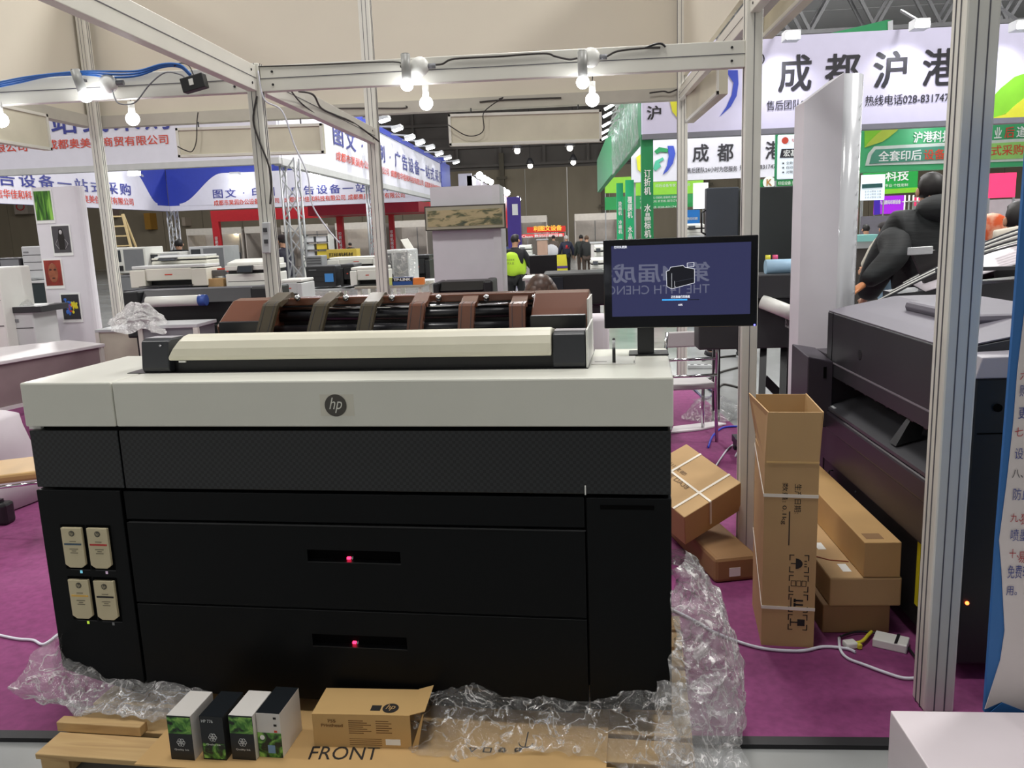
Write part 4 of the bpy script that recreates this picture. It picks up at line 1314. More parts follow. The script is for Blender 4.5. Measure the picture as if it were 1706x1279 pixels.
# scanner unit
SX0, SX1 = -1.84, -0.266
L().box(SX0 - 0.04, SX1 + 0.004, 0.165, 0.58, 1.24, 1.2425).build('scanner_tray', mat('tray_black', (22, 22, 24), 0.3), pr)
L().box(SX0 + 0.02, SX1 - 0.01, 0.2, 0.46, 1.2425, 1.285).build('scanner_base', mat('deep_black2', (10, 10, 12), 0.4), pr)
pb = [(0.17, 1.283), (0.164, 1.295), (0.166, 1.325), (0.176, 1.35), (0.195, 1.366), (0.22, 1.37), (0.3, 1.357), (0.46, 1.33), (0.46, 1.283)]
L().loft([[(x_ + (max(0, b__ - 1.3) * 0.75 if x_ < -1 else 0), a_, b__) for a_, b__ in pb] for x_ in (-1.718, -0.38)], smooth=False).build('scanner_lid', PWB, pr, bev=0.004)
L().box(-1.68, -1.655, 0.166, 0.172, 1.277, 1.283).build('lid_tab', WHT, pr)
CAPF = mat('cap_charcoal', (44, 46, 50), 0.38, var=0.02)
for xa, xb, lab in ((-1.822, -1.718, None), (-0.376, -0.27, None)):
    cp = [(0.172, 1.2425), (0.166, 1.26), (0.178, 1.35), (0.195, 1.358), (0.28, 1.356), (0.5, 1.33), (0.5, 1.2425)]
    o = L().loft([[(x_, a_, b__) for a_, b__ in cp] for x_ in (xa, xb)], smooth=False).build('scanner_end_cap', CAPF, pr, bev=0.005)
    L().hexa([(xa + 0.003, 0.2, 1.3585), (xb - 0.003, 0.2, 1.3585), (xb - 0.003, 0.278, 1.3565), (xa + 0.003, 0.278, 1.3565), (xa + 0.003, 0.2, 1.3605), (xb - 0.003, 0.2, 1.3605), (xb - 0.003, 0.278, 1.3585), (xa + 0.003, 0.278, 1.3585)]).build('cap_top', mat('cap_top_grey', (170, 168, 172), 0.35), o)
L().cyl((-1.745, 0.174, 1.337), (-1.745, 0.168, 1.337), 0.004, 8).build('screw', CHR, pr)
L().box(-0.268, -0.2625, 0.17, 0.5, 1.2425, 1.365).build('side_trim', WHT, pr)

# copper coloured top stacker with its six arms
CPR = ramp_mat('copper_brown_gloss', [(0.3, (92, 58, 44)), (0.7, (112, 70, 52))], 0.24, scale=1.2)
ST0 = 0.56
xa, _ = PF(362, 540, ST0)
xb, _ = PF(978, 520, ST0)
zt = 1.445
hood = [(ST0, 1.30), (ST0 - 0.01, 1.36), (ST0 + 0.05, 1.395), (ST0 + 0.14, 1.445), (ST0 + 0.2, 1.452), (ST0 + 0.24, 1.44), (ST0 + 0.24, 1.27), (ST0 + 0.05, 1.26)]
L().loft([[(x_, a_, b__) for a_, b__ in hood] for x_ in (xa, xa + 0.2)], smooth=False).build('stacker_cheek', CPR, pr, bev=0.006)
L().loft([[(x_, a_, b__) for a_, b__ in hood] for x_ in (xb - 0.21, xb)], smooth=False).build('stacker_cheek', CPR, pr, bev=0.006)
STD = mat('stacker_dark', (26, 27, 30), 0.35)
L().box(xa + 0.012, xa + 0.2, ST0 - 0.014, ST0 + 0.02, 1.25, 1.375).build('cheek_front', STD, pr, bev=0.004)
L().box(xb - 0.21, xb - 0.004, ST0 - 0.014, ST0 + 0.02, 1.25, 1.375).build('cheek_front', STD, pr, bev=0.004)
L().box(xb, xb + 0.006, ST0, ST0 + 0.24, 1.27, 1.43).build('stacker_side_trim', WHT, pr)
L().box(xa + 0.2, xb - 0.21, ST0 + 0.16, ST0 + 0.26, 1.418, 1.448).build('stacker_rail', CPR, pr, bev=0.005)
L().box(xa + 0.05, xb - 0.05, ST0 + 0.17, ST0 + 0.24, 1.24, 1.418).build('stacker_back', mat('stacker_dark', (26, 27, 30), 0.35), pr)
L().box(xa + 0.02, xb - 0.02, ST0 + 0.0, ST0 + 0.05, 1.24, 1.325).build('stacker_bed', mat('stacker_dark', (26, 27, 30), 0.35), pr)
for k, (yy, zz, r_) in enumerate(((ST0 + 0.09, 1.325, 0.022), (ST0 + 0.145, 1.375, 0.02), (ST0 + 0.15, 1.405, 0.008))):
    L().cyl((xa + 0.18, yy, zz), (xb - 0.18, yy, zz), r_, 14).build('roller', CHR if k == 2 else mat('roller_black', (34, 34, 38), 0.3), pr)
for um, ub, ut in ((436, 449, 474), (521, 533, 556), (604, 613, 630), (689, 694, 706), (775, 777, 787), (862, 861, 869)):
    x0_, z0_ = PF(um, 552, ST0 - 0.03)
    x1_, z1_ = PF(ub, 506, ST0 - 0.01)
    x2_, z2_ = PF(ut, 487, ST0 + 0.22)
    hw = 0.03
    ARM = ramp_mat('arm_olive_brown', [(0.3, (66, 60, 46)), (0.7, (80, 70, 54))], 0.3, scale=2) if 'ARMM' not in globals() else ARMM
    ARMM = ARM
    xm = x1_
    sec = [(ST0 - 0.05, 1.26, x0_ - 0.01), (ST0 - 0.03, 1.32, x0_), (ST0 - 0.01, z1_ - 0.008, x1_), (ST0, z1_, x1_), (ST0 + 0.02, z1_ + 0.006, x1_ + 0.004), (ST0 + 0.21, z2_ - 0.002, x2_), (ST0 + 0.235, z2_, x2_), (ST0 + 0.25, z2_ - 0.01, x2_)]
    rings = []
    for i, (yy, zz, xx) in enumerate(sec):
        n_ = Vector((0, -1, 0.15)) if i < 3 else (Vector((0, -0.7, 0.7)) if i == 3 else Vector((0, -0.15, 1)))
        n_.normalize()
        c_ = Vector((xx, yy, zz))
        rings.append([c_ + Vector((-hw, 0, 0)), c_ + Vector((hw, 0, 0)), c_ + Vector((hw, 0, 0)) - n_ * 0.022, c_ + Vector((-hw, 0, 0)) - n_ * 0.022])
    o = L().loft(rings, smooth=False).build('stacker_arm', CPR if ut > 700 else ARM, pr, bev=0.003)
    for s_ in (-1, 1):
        L().tube([r_[0] + Vector((hw + s_ * hw * 0.62, -0.0006, 0.0006)) for r_ in rings[:5]], 0.0012, 4).build('arm_groove', DGR, o)
    L().ball((xm + hw + 0.016, ST0 + 0.15, z1_ + 0.008), 0.014, n=10, m=7).build('arm_hinge', CHR, o)

# pen on its stand and plate on the right of the deck
px_, py_ = PT(1023, 605, 1.24)
q0, q1 = PT(985, 607, 1.24), PT(1056, 605, 1.24)
L().box(q0[0], q1[0] + 0.005, q0[1] - 0.005, q0[1] + 0.16, 1.24, 1.2425).build('deck_plate', mat('deck_plate', (214, 212, 206), 0.3), pr, bev=0.001)
pen = thing('stylus_pen', 'thin black pen with clear tip standing upright on the white deck', 'pen', PM @ Vector((px_, py_, 1.2425)))
B().cyl(PM @ Vector((px_, py_, 1.2425)), PM @ Vector((px_, py_, 1.292)), 0.0055, 12).build('barrel', BLK, pen)
B().cyl(PM @ Vector((px_, py_, 1.292)), PM @ Vector((px_, py_, 1.318)), 0.0045, 12).build('clear_tip', LGR, pen)
B().ball(PM @ Vector((px_, py_, 1.32)), 0.005, n=10, m=6).build('cap', DGR, pen)
L().box(px_ + 0.065, px_ + 0.067, py_ - 0.01, py_ + 0.02, 1.2425, 1.247).build('deck_hook', DGR, pr)
L().box(px_ - 0.065, px_ - 0.025, py_ + 0.02, py_ + 0.024, 1.2426, 1.2432).build('deck_print', DGR, pr)

# monitor
my = 0.4
m0x, m0z = PF(1007, 547.5, my)
m1x, m1z = PF(1264, 391, my)
mo = thing('monitor', 'black monitor with dark blue start screen on a stand at the right of the printer', 'monitor', PM @ Vector(((m0x + m1x) / 2, my, 1.24)), YAW)
mm = MB(True)


def Lw(b):
    b.v = [PM @ p_ for p_ in b.v]
    b.world = True
    return b


Lw(L().box(m0x, m1x, my, my + 0.035, m0z, m1z)).build('housing', mat('monitor_black', (12, 12, 14), 0.16, coat=0.5, var=0), mo, bev=0.003)
s0x, s0z = PF(1020, 527.5, my)
s1x, s1z = PF(1251.5, 402.5, my)
SCR = mat('screen_blue', (22, 22, 34), 0.008, emit=0.85, ecol=(55, 57, 92), var=0, spec=0.9)
Lw(L().box(s0x, s1x, my - 0.001, my, s0z, s1z)).build('screen', SCR, mo)
Lw(L().box(m0x + 0.01, m1x - 0.01, my + 0.035, my + 0.055, m0z + 0.05, m1z - 0.05)).build('back_cover', BLK, mo, bev=0.01)
n0, n1 = PF(1062, 570, my)[0], PF(1090, 570, my)[0]
Lw(L().box(n0, n1, my + 0.04, my + 0.07, 1.24, 1.42)).build('neck', BLK, mo, bev=0.002)
Lw(L().box(n0 - 0.03, n1 + 0.05, my + 0.02, my + 0.12, 1.24, 1.246)).build('foot', BLK, mo, bev=0.002)
x_, z_ = PF(1257, 541, my)
Lw(L().ball((x_, my - 0.0005, z_), 0.003, n=10, m=6)).build('power_light', mat('led_violet', (90, 90, 255), 0.4, emit=6, var=0), mo)
SW = mat('screen_white', (230, 232, 240), 0.3, emit=0.75, var=0)


def scr_line(pts, r, m_=SW, nm='screen_mark', closed=False):
    P3 = [Vector((PF(u, v, my)[0], my - 0.0015, PF(u, v, my)[1])) for u, v in pts]
    if closed:
        P3.append(P3[0])
    b = L()
    for a_, c_ in zip(P3[:-1], P3[1:]):
        d_ = (c_ - a_)
        b.obox((a_ + c_) / 2, d_ / 2, Vector((0, 0.0004, 0)), d_.cross(Y1).normalized() * r)
    Lw(b).build(nm, m_, mo)


PFU = lambda u, v: PM @ Vector((PF(u, v, my)[0], my - 0.0012, PF(u, v, my)[1]))
txt('打印头更换', PFU(1023, 414), AX, Z1, 0.043, 0.0085, SW, mo, bold=0.03)
txt('正在准备打印系统', PFU(1118, 496.5), AX, Z1, 0.062, 0.0085, SW, mo, bold=0.03)
txt('68%', PFU(1130, 509), AX, Z1, 0.014, 0.006, SW, mo, bold=0.02)
scr_line([(1103, 499.5), (1145, 499)], 0.0024, mat('screen_cyan', (60, 160, 230), 0.3, emit=0.9, var=0), 'progress_bar')
scr_line([(1145, 499), (1165, 498.7)], 0.0011, mat('screen_navy', (20, 24, 44), 0.3, emit=0.15, var=0), 'progress_track')
body = [(1110, 452), (1115, 450), (1117, 445), (1138, 442), (1141, 445), (1146, 446), (1157, 448), (1157, 471), (1119, 481), (1111, 477)]
P3 = [PM @ Vector((PF(u, v, my)[0], my - 0.0011, PF(u, v, my)[1])) for u, v in body]
B().prism(P3, -AY * 0.0002).build('printer_icon_fill', mat('screen_dark', (18, 20, 32), 0.3, emit=0.2, var=0), mo)
scr_line(body, 0.0007, closed=True)
scr_line([(1145, 438), (1156, 437), (1156, 444), (1145, 445)], 0.0007, closed=True)
scr_line([(1119, 481), (1119, 455)], 0.0004)
scr_line([(1124, 468), (1124, 478), (1126, 477)], 0.0004)
scr_line([(1126, 469), (1156, 463)], 0.0004, mat('screen_grey', (80, 84, 100), 0.3, emit=0.3, var=0))

# lit hall banner behind the photographer, seen only mirrored in the monitor
NRM = -AY


def refl(u, v, Yb):
    p_ = PM @ Vector((PF(u, v, my)[0], my, PF(u, v, my)[1]))
    d_ = (p_ - Vector((0, 0, H))).normalized()
    d_ = d_ - 2 * d_.dot(NRM) * NRM
    t_ = (Yb - p_.y) / d_.y
    return p_ + d_ * t_


YB_ = -7.0
r1, r2 = refl(1182, 468, YB_), refl(1182, 436, YB_)
l1 = refl(1024, 474, YB_)
e1, e2 = refl(1182, 488, YB_), refl(1182, 473, YB_)
t = thing('hall_banner', 'dark hall banner with pale show title, mirrored faintly in the monitor screen', 'banner', (r1.x - 3, YB_, r1.z - 2))
wd = r1.x - l1.x
txtm = mat('title_lit', (220, 225, 235), 0.5, emit=1.1, var=0)
B().box(r1.x - abs(wd) * 2.2, r1.x + 1.5, YB_ - 0.12, YB_ - 0.05, 0.1, r2.z + 0.8).build('cloth', mat('banner_dark_cloth', (40, 44, 60), 0.8), t)
for xx in (r1.x - abs(wd) * 2.2 + 0.05, r1.x + 1.45):
    B().box(xx - 0.05, xx + 0.05, YB_ - 0.2, YB_ - 0.12, -0.012, r2.z + 0.8).build('pole', STR, t)
W2 = abs(wd) * 1.27
txt('第14届成都', (r1.x, YB_, min(r1.z, r2.z)), -X1, Z1, W2, abs(r2.z - r1.z), txtm, t, bold=0.02)
txt('THE 14TH CHENGDU', (e1.x, YB_, min(e1.z, e2.z)), -X1, Z1, W2 * 1.0, abs(e2.z - e1.z), txtm, t)

# ---------------------------------------------------------------- pallet and what lies on it
ZP = 0.07
WOOD = ramp_mat('pallet_wood', [(0.3, (178, 144, 96)), (0.55, (198, 166, 116)), (0.7, (160, 124, 80))], 0.7, axis=(0.5, 6, 6), scale=2.2, distortion=0.8)
pf = atZ(272, 1270, ZP)
pa, pb_ = PI_ @ atZ(50, 1262, ZP), PI_ @ atZ(1158, 1272, ZP)
fy = (PI_ @ pf).y
pal = thing('wooden_pallet', 'wooden pallet of planks under the printer', 'pallet', PM @ Vector((-1.0, 0.1, -0.012)), YAW)
for k in range(8):
    y_ = fy + k * 0.145
    Lw(L().box(pa.x, pb_.x, y_, y_ + 0.12, ZP - 0.02, ZP)).build('deck_board', WOOD, pal, bev=0.003)
for x_ in (pa.x + 0.06, (pa.x + pb_.x) / 2, pb_.x - 0.06):
    Lw(L().box(x_ - 0.05, x_ + 0.05, fy + 0.01, fy + 1.12, 0.0005, ZP - 0.02)).build('runner', WOOD, pal)
Lw(L().box(pa.x - 0.01, pa.x + 0.3, fy + 0.12, fy + 0.16, ZP, ZP + 0.035)).build('cleat', WOOD, pal, bev=0.003)
ZQ = ZP + 0.006
ca, cb = PI_ @ atZ(300, 1262, ZQ), PI_ @ atZ(1010, 1279, ZQ)
cs = Lw(L().box(ca.x - 0.13, cb.x, ca.y - 0.045, 0.3, ZP + 0.0005, ZQ)).build('cardboard_sheet', mat('sheet_cardboard', (194, 158, 104), 0.7, var=0.05))
tag(cs, 'flat cardboard sheet printed FRONT lying on the pallet', 'cardboard sheet')
INV[cs.name] = Matrix.Translation(cs.location).inverted()
f0, f1 = atZ(513, 1265, ZQ), atZ(632, 1266, ZQ)
f2 = atZ(520, 1243, ZQ)
txt('FRONT', f0 + Z1 * 0.0003, f1 - f0, (f2 - f0) - (f1 - f0) * 0.02, (f1 - f0).length, (f2 - f0).length, INK, cs, slant=0.15)
for k, (u, s_) in enumerate(((787, '▽'), (812, '□'), (837, '♻'), (864, '∅'))):
    g0 = atZ(u - 8, 1253, ZQ)
    txt(s_, g0 + Z1 * 0.0003, AX, AY, 0.026, 0.024, INK, cs, bold=0.03)
g0 = atZ(876, 1238, ZQ)
b = B()
c_ = g0 + Z1 * 0.0006
b.tube([c_ + AX * 0.022 * math.cos(a_) + AY * 0.022 * math.sin(a_) for a_ in [PI + k * PI / 8 for k in range(9)]], 0.002, 4)
b.bar(c_ - AY * 0.02, c_ + AY * 0.06, 0.004, 0.0005)
b.build('anchor_mark', INK, cs)

# ink boxes
GRF = ramp_mat('leaf_print', [(0.4, (22, 34, 26)), (0.5, (70, 130, 50)), (0.62, (150, 200, 96))], 0.4, scale=24, distortion=1.2)
BXB = mat('ink_box_black', (24, 28, 32), 0.35, var=0.05)
BXW = mat('ink_box_white', (214, 210, 204), 0.5, var=0.03)


def ink_box(u0, u1, vb, hh, dpt, top_m, side_m, lab, kind, yaw=0.0):
    a_, b__ = atZ(u0, vb, ZQ), atZ(u1, vb, ZQ)
    w_ = (b__ - a_).length
    t = thing('ink_box', lab, 'box', (a_ + b__) / 2, 0, 'ink boxes on the pallet')
    d_ = AX.copy()
    n_ = AY.copy()
    base = (a_ + b__) / 2

    def bx(x0, x1, y0, y1, z0, z1):
        P = [base + d_ * x + n_ * y + Z1 * z for z in (z0, z1) for x, y in ((x0, y0), (x1, y0), (x1, y1), (x0, y1))]
        return B().hexa(P)
    bx(-w_ / 2, w_ / 2, 0, dpt, 0, hh).build('carton', side_m, t, bev=0.001)
    bx(-w_ / 2 + 0.0004, w_ / 2 - 0.0004, 0.0004, dpt, hh, hh + 0.0006).build('top_panel', top_m, t)
    if kind == 3:
        f = bx(-w_ / 2, w_ / 2, -0.0008, 0, 0, hh * 0.56).build('front_panel', GRF, t)
        bx(-w_ * 0.1, w_ * 0.2, -0.0014, -0.0008, hh * 0.1, hh * 0.28).build('blue_seal', mat('blue_seal', (110, 150, 190), 0.3), t)
        B().cyl(base - d_ * w_ * 0.3 - n_ * 0.0016 + Z1 * hh * 0.45, base - d_ * w_ * 0.3 - n_ * 0.0006 + Z1 * hh * 0.45, 0.008, 16).build('round_mark', TXW, t)
        for k, (zz, c) in enumerate(((0.9, INK), (0.74, INK), (0.6, TXR))):
            bx(w_ * 0.22, w_ * 0.34, -0.001, 0, hh * zz - 0.004, hh * zz + 0.003).build('printed_mark', c, t)
        return
    bx(-w_ / 2, w_ / 2, -0.0008, 0, 0, hh).build('front_panel', BXB, t)
    if kind == 1:
        bx(-w_ / 2 + 0.001, w_ / 2 - 0.001, -0.0014, -0.0008, hh * 0.6, hh * 0.97).build('leaf_picture', GRF, t)
        cz = 0.4
    else:
        bx(-w_ / 2 + 0.003, w_ / 2 - 0.001, -0.0014, -0.0008, hh * 0.03, hh * 0.38).build('leaf_picture', GRF, t)
        txt('HP 776', base - d_ * w_ * 0.42 - n_ * 0.0015 + Z1 * hh * 0.86, d_, Z1, w_ * 0.5, hh * 0.07, TXW, t)
        cz = 0.52
    o_ = B()
    for k in range(6):
        an = k * PI / 3
        c_ = base - n_ * 0.0015 + Z1 * hh * cz + d_ * 0.008 * math.cos(an) + Z1 * 0.008 * math.sin(an)
        o_.tube([c_ + d_ * 0.006 * math.cos(q_) + Z1 * 0.006 * math.sin(q_) for q_ in [j * PI / 4 for j in range(9)]], 0.0007, 4)
    o_.build('knot_mark', TXW, t)
    txt('Quality Ink', base - d_ * w_ * 0.3 - n_ * 0.0015 + Z1 * hh * (cz - 0.19), d_, Z1, w_ * 0.62, hh * 0.05, TXW, t)


ink_box(285, 326, 1265, 0.152, 0.14, BXW, BXW, 'white topped ink box with green leaf front, leftmost on the pallet', 1)
ink_box(339, 379, 1265, 0.15, 0.14, BXB, BXB, 'all black ink box with green leaf at its foot, second from left', 2)
ink_box(387, 428, 1265, 0.152, 0.14, BXW, BXW, 'white topped ink box with green leaf front beside the black box', 1)
ink_box(432, 473, 1261, 0.152, 0.15, BXB, BXW, 'ink box with white upper front and blue seal, nearest the brown carton', 3)
# brown carton
a_, b__ = atZ(524, 1243, ZQ), atZ(686, 1247, ZQ)
base = (a_ + b__) / 2
d_ = (b__ - a_).normalized()
n_ = Z1.cross(d_).normalized()
w_ = (b__ - a_).length
t = thing('brown_carton', 'brown printed carton lying open at its right end on the pallet', 'box', base)


def bx(x0, x1, y0, y1, z0, z1):
    return B().hexa([base + d_ * x + n_ * y + Z1 * z for z in (z0, z1) for x, y in ((x0, y0), (x1, y0), (x1, y1), (x0, y1))])


CRT = mat('carton_tan', (198, 162, 106), 0.6, var=0.03)
hc, dc = 0.116, 0.15
e = 0.003
q = bx(-w_ / 2, w_ / 2, 0, e, 0, hc)
for bb in (bx(-w_ / 2, w_ / 2, dc - e, dc, 0, hc), bx(-w_ / 2, w_ / 2, e, dc - e, 0, e), bx(-w_ / 2, w_ / 2, e, dc - e, hc - e, hc), bx(-w_ / 2, -w_ / 2 + e, e, dc - e, e, hc - e)):
    q.add(bb.v, bb.f)
q.build('carton', CRT, t)
o0 = base + d_ * w_ / 2
B().hexa([o0 + Z1 * 0.0 + d_ * 0.0, o0 + d_ * 0.02, o0 + d_ * 0.045 + Z1 * hc * 1.05, o0 + d_ * 0.042 + Z1 * hc * 1.05] + [p_ + n_ * 0.003 for p_ in (o0, o0 + d_ * 0.02, o0 + d_ * 0.045 + Z1 * hc * 1.05, o0 + d_ * 0.042 + Z1 * hc * 1.05)]).build('end_flap', CRT, t)
B().hexa([o0 + Z1 * hc, o0 + Z1 * (hc + 0.002), o0 + n_ * dc + Z1 * (hc + 0.002), o0 + n_ * dc + Z1 * hc] + [p_ + d_ * 0.05 + Z1 * 0.015 for p_ in (o0 + Z1 * hc, o0 + Z1 * (hc + 0.002), o0 + n_ * dc + Z1 * (hc + 0.002), o0 + n_ * dc + Z1 * hc)]).build('top_flap', CRT, t)
BRP = mat('brown_print', (120, 84, 46), 0.7, var=0)
txt('755\nPrinthead', base - d_ * w_ * 0.41 - n_ * 0.001 + Z1 * hc * 0.62, d_, Z1, w_ * 0.22, hc * 0.22, BRP, t, bold=0.02)
for k in range(7):
    bx(-w_ * 0.13, w_ * (0.02 + 0.04 * (k % 3)), -0.001, 0, hc * (0.8 - 0.062 * k), hc * (0.82 - 0.062 * k)).build('print_line', BRP, t)
    if k < 6:
        bx(w_ * 0.15, w_ * (0.28 + 0.03 * (k % 2)), -0.001, 0, hc * (0.8 - 0.07 * k), hc * (0.82 - 0.07 * k)).build('print_line', BRP, t)
for k in range(4):
    bx(-w_ * 0.13, w_ * 0.2, -0.001, 0, hc * (0.26 - 0.06 * k), hc * (0.27 - 0.06 * k)).build('print_line', BRP, t)
bx(w_ * 0.24, w_ * 0.39, -0.0012, 0, hc * 0.1, hc * 0.27).build('white_label', TXW, t)
c_ = base + d_ * w_ * 0.28 + n_ * dc * 0.25 + Z1 * hc
B().tube([c_ + Z1 * 0.0004, c_ + Z1 * 0.0012], 0.026, 24).build('round_logo', INK, t)
txt('hp', c_ - d_ * 0.015 - n_ * 0.016 + Z1 * 0.0018, d_, n_, 0.03, 0.034, CRT, t, slant=0.3)
bx(w_ * 0.08, w_ * 0.18, dc * 0.15, dc * 0.35, hc, hc + 0.0006).build('dark_print', INK, t)

# ---------------------------------------------------------------- clear plastic wrap spilling round the printer
def wrap(name, fn, nu, nv, m_, label, amp=0.03, fr=7.0, seed=0):
    def g(a__, b_2):
        p_ = fn(a__, b_2)
        q_ = Vector((p_.x * fr + seed, p_.y * fr, p_.z * fr))
        r_ = noise.noise_vector(q_) * amp + noise.noise_vector(q_ * 2.7) * amp * 0.45
        cr = abs(noise.noise(q_ * 1.7)) * amp
        return p_ + r_ + Vector((0, -cr, 0))
    b = B().sheet(g, nu, nv, smooth=False)
    for v_ in b.v:
        v_.z = max(v_.z, 0.004)
    o = b.build(name, m_)
    tag(o, label, 'plastic wrap')
    return o


LP = lambda x, y, z: PM @ Vector((x, y, z))


def left_wrap(a, b):
    # bulging skirt below the left cabinet
    x = -2.2 + 0.62 * a
    prof_ = math.sin(b * PI)
    top = 0.2 - 0.06 * a + 0.12 * max(0, 1 - a * 3)
    return LP(x - 0.05 * prof_ * (1 - a), 0.09 - 0.17 * prof_ - 0.11 * b, top * (1 - b) + (ZP + 0.015) * b)


wrap('plastic_wrap', left_wrap, 60, 26, FILMH, 'crumpled clear plastic wrap bulging under the left corner of the printer', 0.022, 16)


def left_wrap2(a, b):
    return LP(-2.26 + 0.16 * a - 0.05 * math.sin(b * PI), 0.28 - 0.33 * a, 0.32 * (1 - b) * (0.5 + 0.5 * a) + 0.02)


wrap('plastic_wrap', left_wrap2, 26, 26, FILM, 'thin veil of clear plastic wrap left of the printer corner over the carpet', 0.03, 8, 3)


def mid_wrap(a, b):
    x = -0.85 + 0.9 * a
    return LP(x, 0.06 - 0.24 * b - 0.03 * math.sin(a * 9), 0.165 * (1 - b) ** 1.3 * (0.75 + 0.25 * a) + ZP + 0.012)


wrap('plastic_wrap', mid_wrap, 80, 26, FILM, 'crumpled clear plastic wrap lying along the front right of the pallet', 0.02, 15, 9)


def right_wrap(a, b):
    # tall bunch standing right of the printer
    an = -0.52 * PI + a * PI * 1.0
    r_ = 0.05 + 0.17 * math.sin(min(1.0, b * 1.15) * PI * 0.6) ** 0.8
    z_ = 0.6 * (1 - b) + 0.012
    return LP(0.0 + r_ * math.cos(an) * 1.05, 0.16 + r_ * 1.5 * math.sin(an), z_)


wrap('plastic_wrap', right_wrap, 70, 70, FILMH, 'tall bunched clear plastic wrap standing against the right side of the printer', 0.03, 11, 5)


def right_wrap2(a, b):
    return LP(-0.06 + 0.26 * a, -0.02 - 0.2 * b - 0.03 * math.sin(a * 6), 0.2 * (1 - b) + ZP + 0.01)


wrap('plastic_wrap', right_wrap2, 34, 24, FILMH, 'folded plastic wrap with a milky patch at the right front end of the pallet', 0.03, 10, 8)
# ================================================================ right side
# low white plinth at the lower right corner
ZL = 0.25
a, b__ = atZ(1483, 1183, ZL), atZ(1640, 1187, ZL)
c_ = atZ(1706, 1279, ZL)
t = B().prism([(a.x, a.y, -0.012), (a.x + 0.75, a.y - 0.01, -0.012), (a.x + 0.75, a.y - 0.8, -0.012), (a.x - 0.005, a.y - 0.8, -0.012)], (0, 0, ZL + 0.012)).build('white_plinth', mat('plinth_white', (214, 204, 208), 0.45, var=0.02), bev=0.004)
tag(t, 'low white plinth box at the lower right corner of the picture', 'plinth')
# roll-up banner standing behind the plinth
YN = 2.33
t = thing('text_banner', 'white and blue text banner cut off by the right edge beside the plinth', 'banner', (1.45, YN, 0))
BX = atY(1700, 420, YN).x
lf = atY(1697, 500, YN).x


def bpx(u, v):
    p_ = atY(u, v, YN)
    return p_


zs = atZ(1640, 1187, ZL)
pl = [bpx(1640, 1186), bpx(1660, 900), bpx(1676, 700), bpx(1690, 520), bpx(1704, 330), bpx(1720, 120)]
pr_ = [Vector((1.85, YN, p_.z)) for p_ in pl]
BNL = mat('banner_white', (214, 206, 204), 0.5, var=0.03)
BNB = mat('banner_blue_print', (40, 104, 168), 0.5, var=0.03)
B().prism(pl + pr_[::-1], (0, 0.012, 0)).build('cloth', BNB, t)
w1 = [bpx(1640, 1180), bpx(1666, 1098), bpx(1673, 1050), bpx(1668, 950), bpx(1664, 900), bpx(1677, 800), bpx(1688, 700), bpx(1694, 620), bpx(1706, 520), bpx(1722, 300), bpx(1760, 300), bpx(1760, 1230), bpx(1706, 1185), bpx(1667, 1168)]
B().prism([p_ + Vector((0, -0.001, 0)) for p_ in w1], (0, -0.003, 0)).build('white_field', BNL, t)
B().prism([p_ + Vector((0, -0.005, 0)) for p_ in (bpx(1643, 1188), bpx(1668, 1168), bpx(1706, 1183), bpx(1760, 1215), bpx(1760, 1290), bpx(1716, 1290))], (0, -0.002, 0)).build('blue_corner', BNB, t)
TB2 = mat('blue_writing', (66, 74, 140), 0.5, var=0)
TR2 = mat('red_writing', (170, 44, 50), 0.5, var=0)
for (s_, u, v, w_, h_, m_) in (('六、', 1697, 632, 22, 15, TR2), ('购买即送', 1696, 660, 60, 20, TB2), ('更优惠', 1694, 697, 50, 20, TB2), ('七、', 1688, 726, 20, 15, TR2), ('设备稳定', 1688, 764, 60, 19, TB2), ('八、', 1684, 795, 18, 14, TXK), ('操作', 1704, 798, 30, 16, TR2),
                               ('防止重影', 1685, 832, 60, 20, TB2), ('九、', 1681, 868, 18, 14, TR2), ('独特', 1698, 872, 30, 18, TR2), ('喷墨前沿', 1681, 900, 60, 20, TB2), ('十、', 1679, 928, 16, 15, TR2), ('易学易用', 1694, 936, 56, 20, TR2), ('免费软件使', 1676, 962, 62, 22, TB2), ('用。', 1674, 990, 18, 15, TB2)):
    p0_, p1_ = bpx(u, v), bpx(u + w_, v - w_ * 0.04)
    txt(s_, Vector((p0_.x, YN - 0.006, p0_.z)), X1, Z1, p1_.x - p0_.x, abs(bpx(u, v - h_).z - p0_.z), m_, t)
B().box(1.45, 1.9, YN + 0.012, YN + 0.05, 0.25, 0.29).build('stand_bar', ALU, t)
B().box(1.75, 1.79, YN + 0.012, YN + 0.05, 0, 2.6).build('stand_pole', ALU, t)

# large black printer on the right, its long front facing the aisle on the left
FX = 1.36
Y0, Y1_ = 3.12, 4.42
pt = thing('production_printer', 'large charcoal black printer in the right foreground behind the broad post', 'printer', (FX + 0.4, 3.8, 0))
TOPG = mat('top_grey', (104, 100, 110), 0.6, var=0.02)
CHB = mat('charcoal_black', (44, 45, 49), 0.36, var=0.03, scale=2)
CHP = mat('charcoal_purple', (46, 40, 48), 0.4, var=0.05, scale=2)
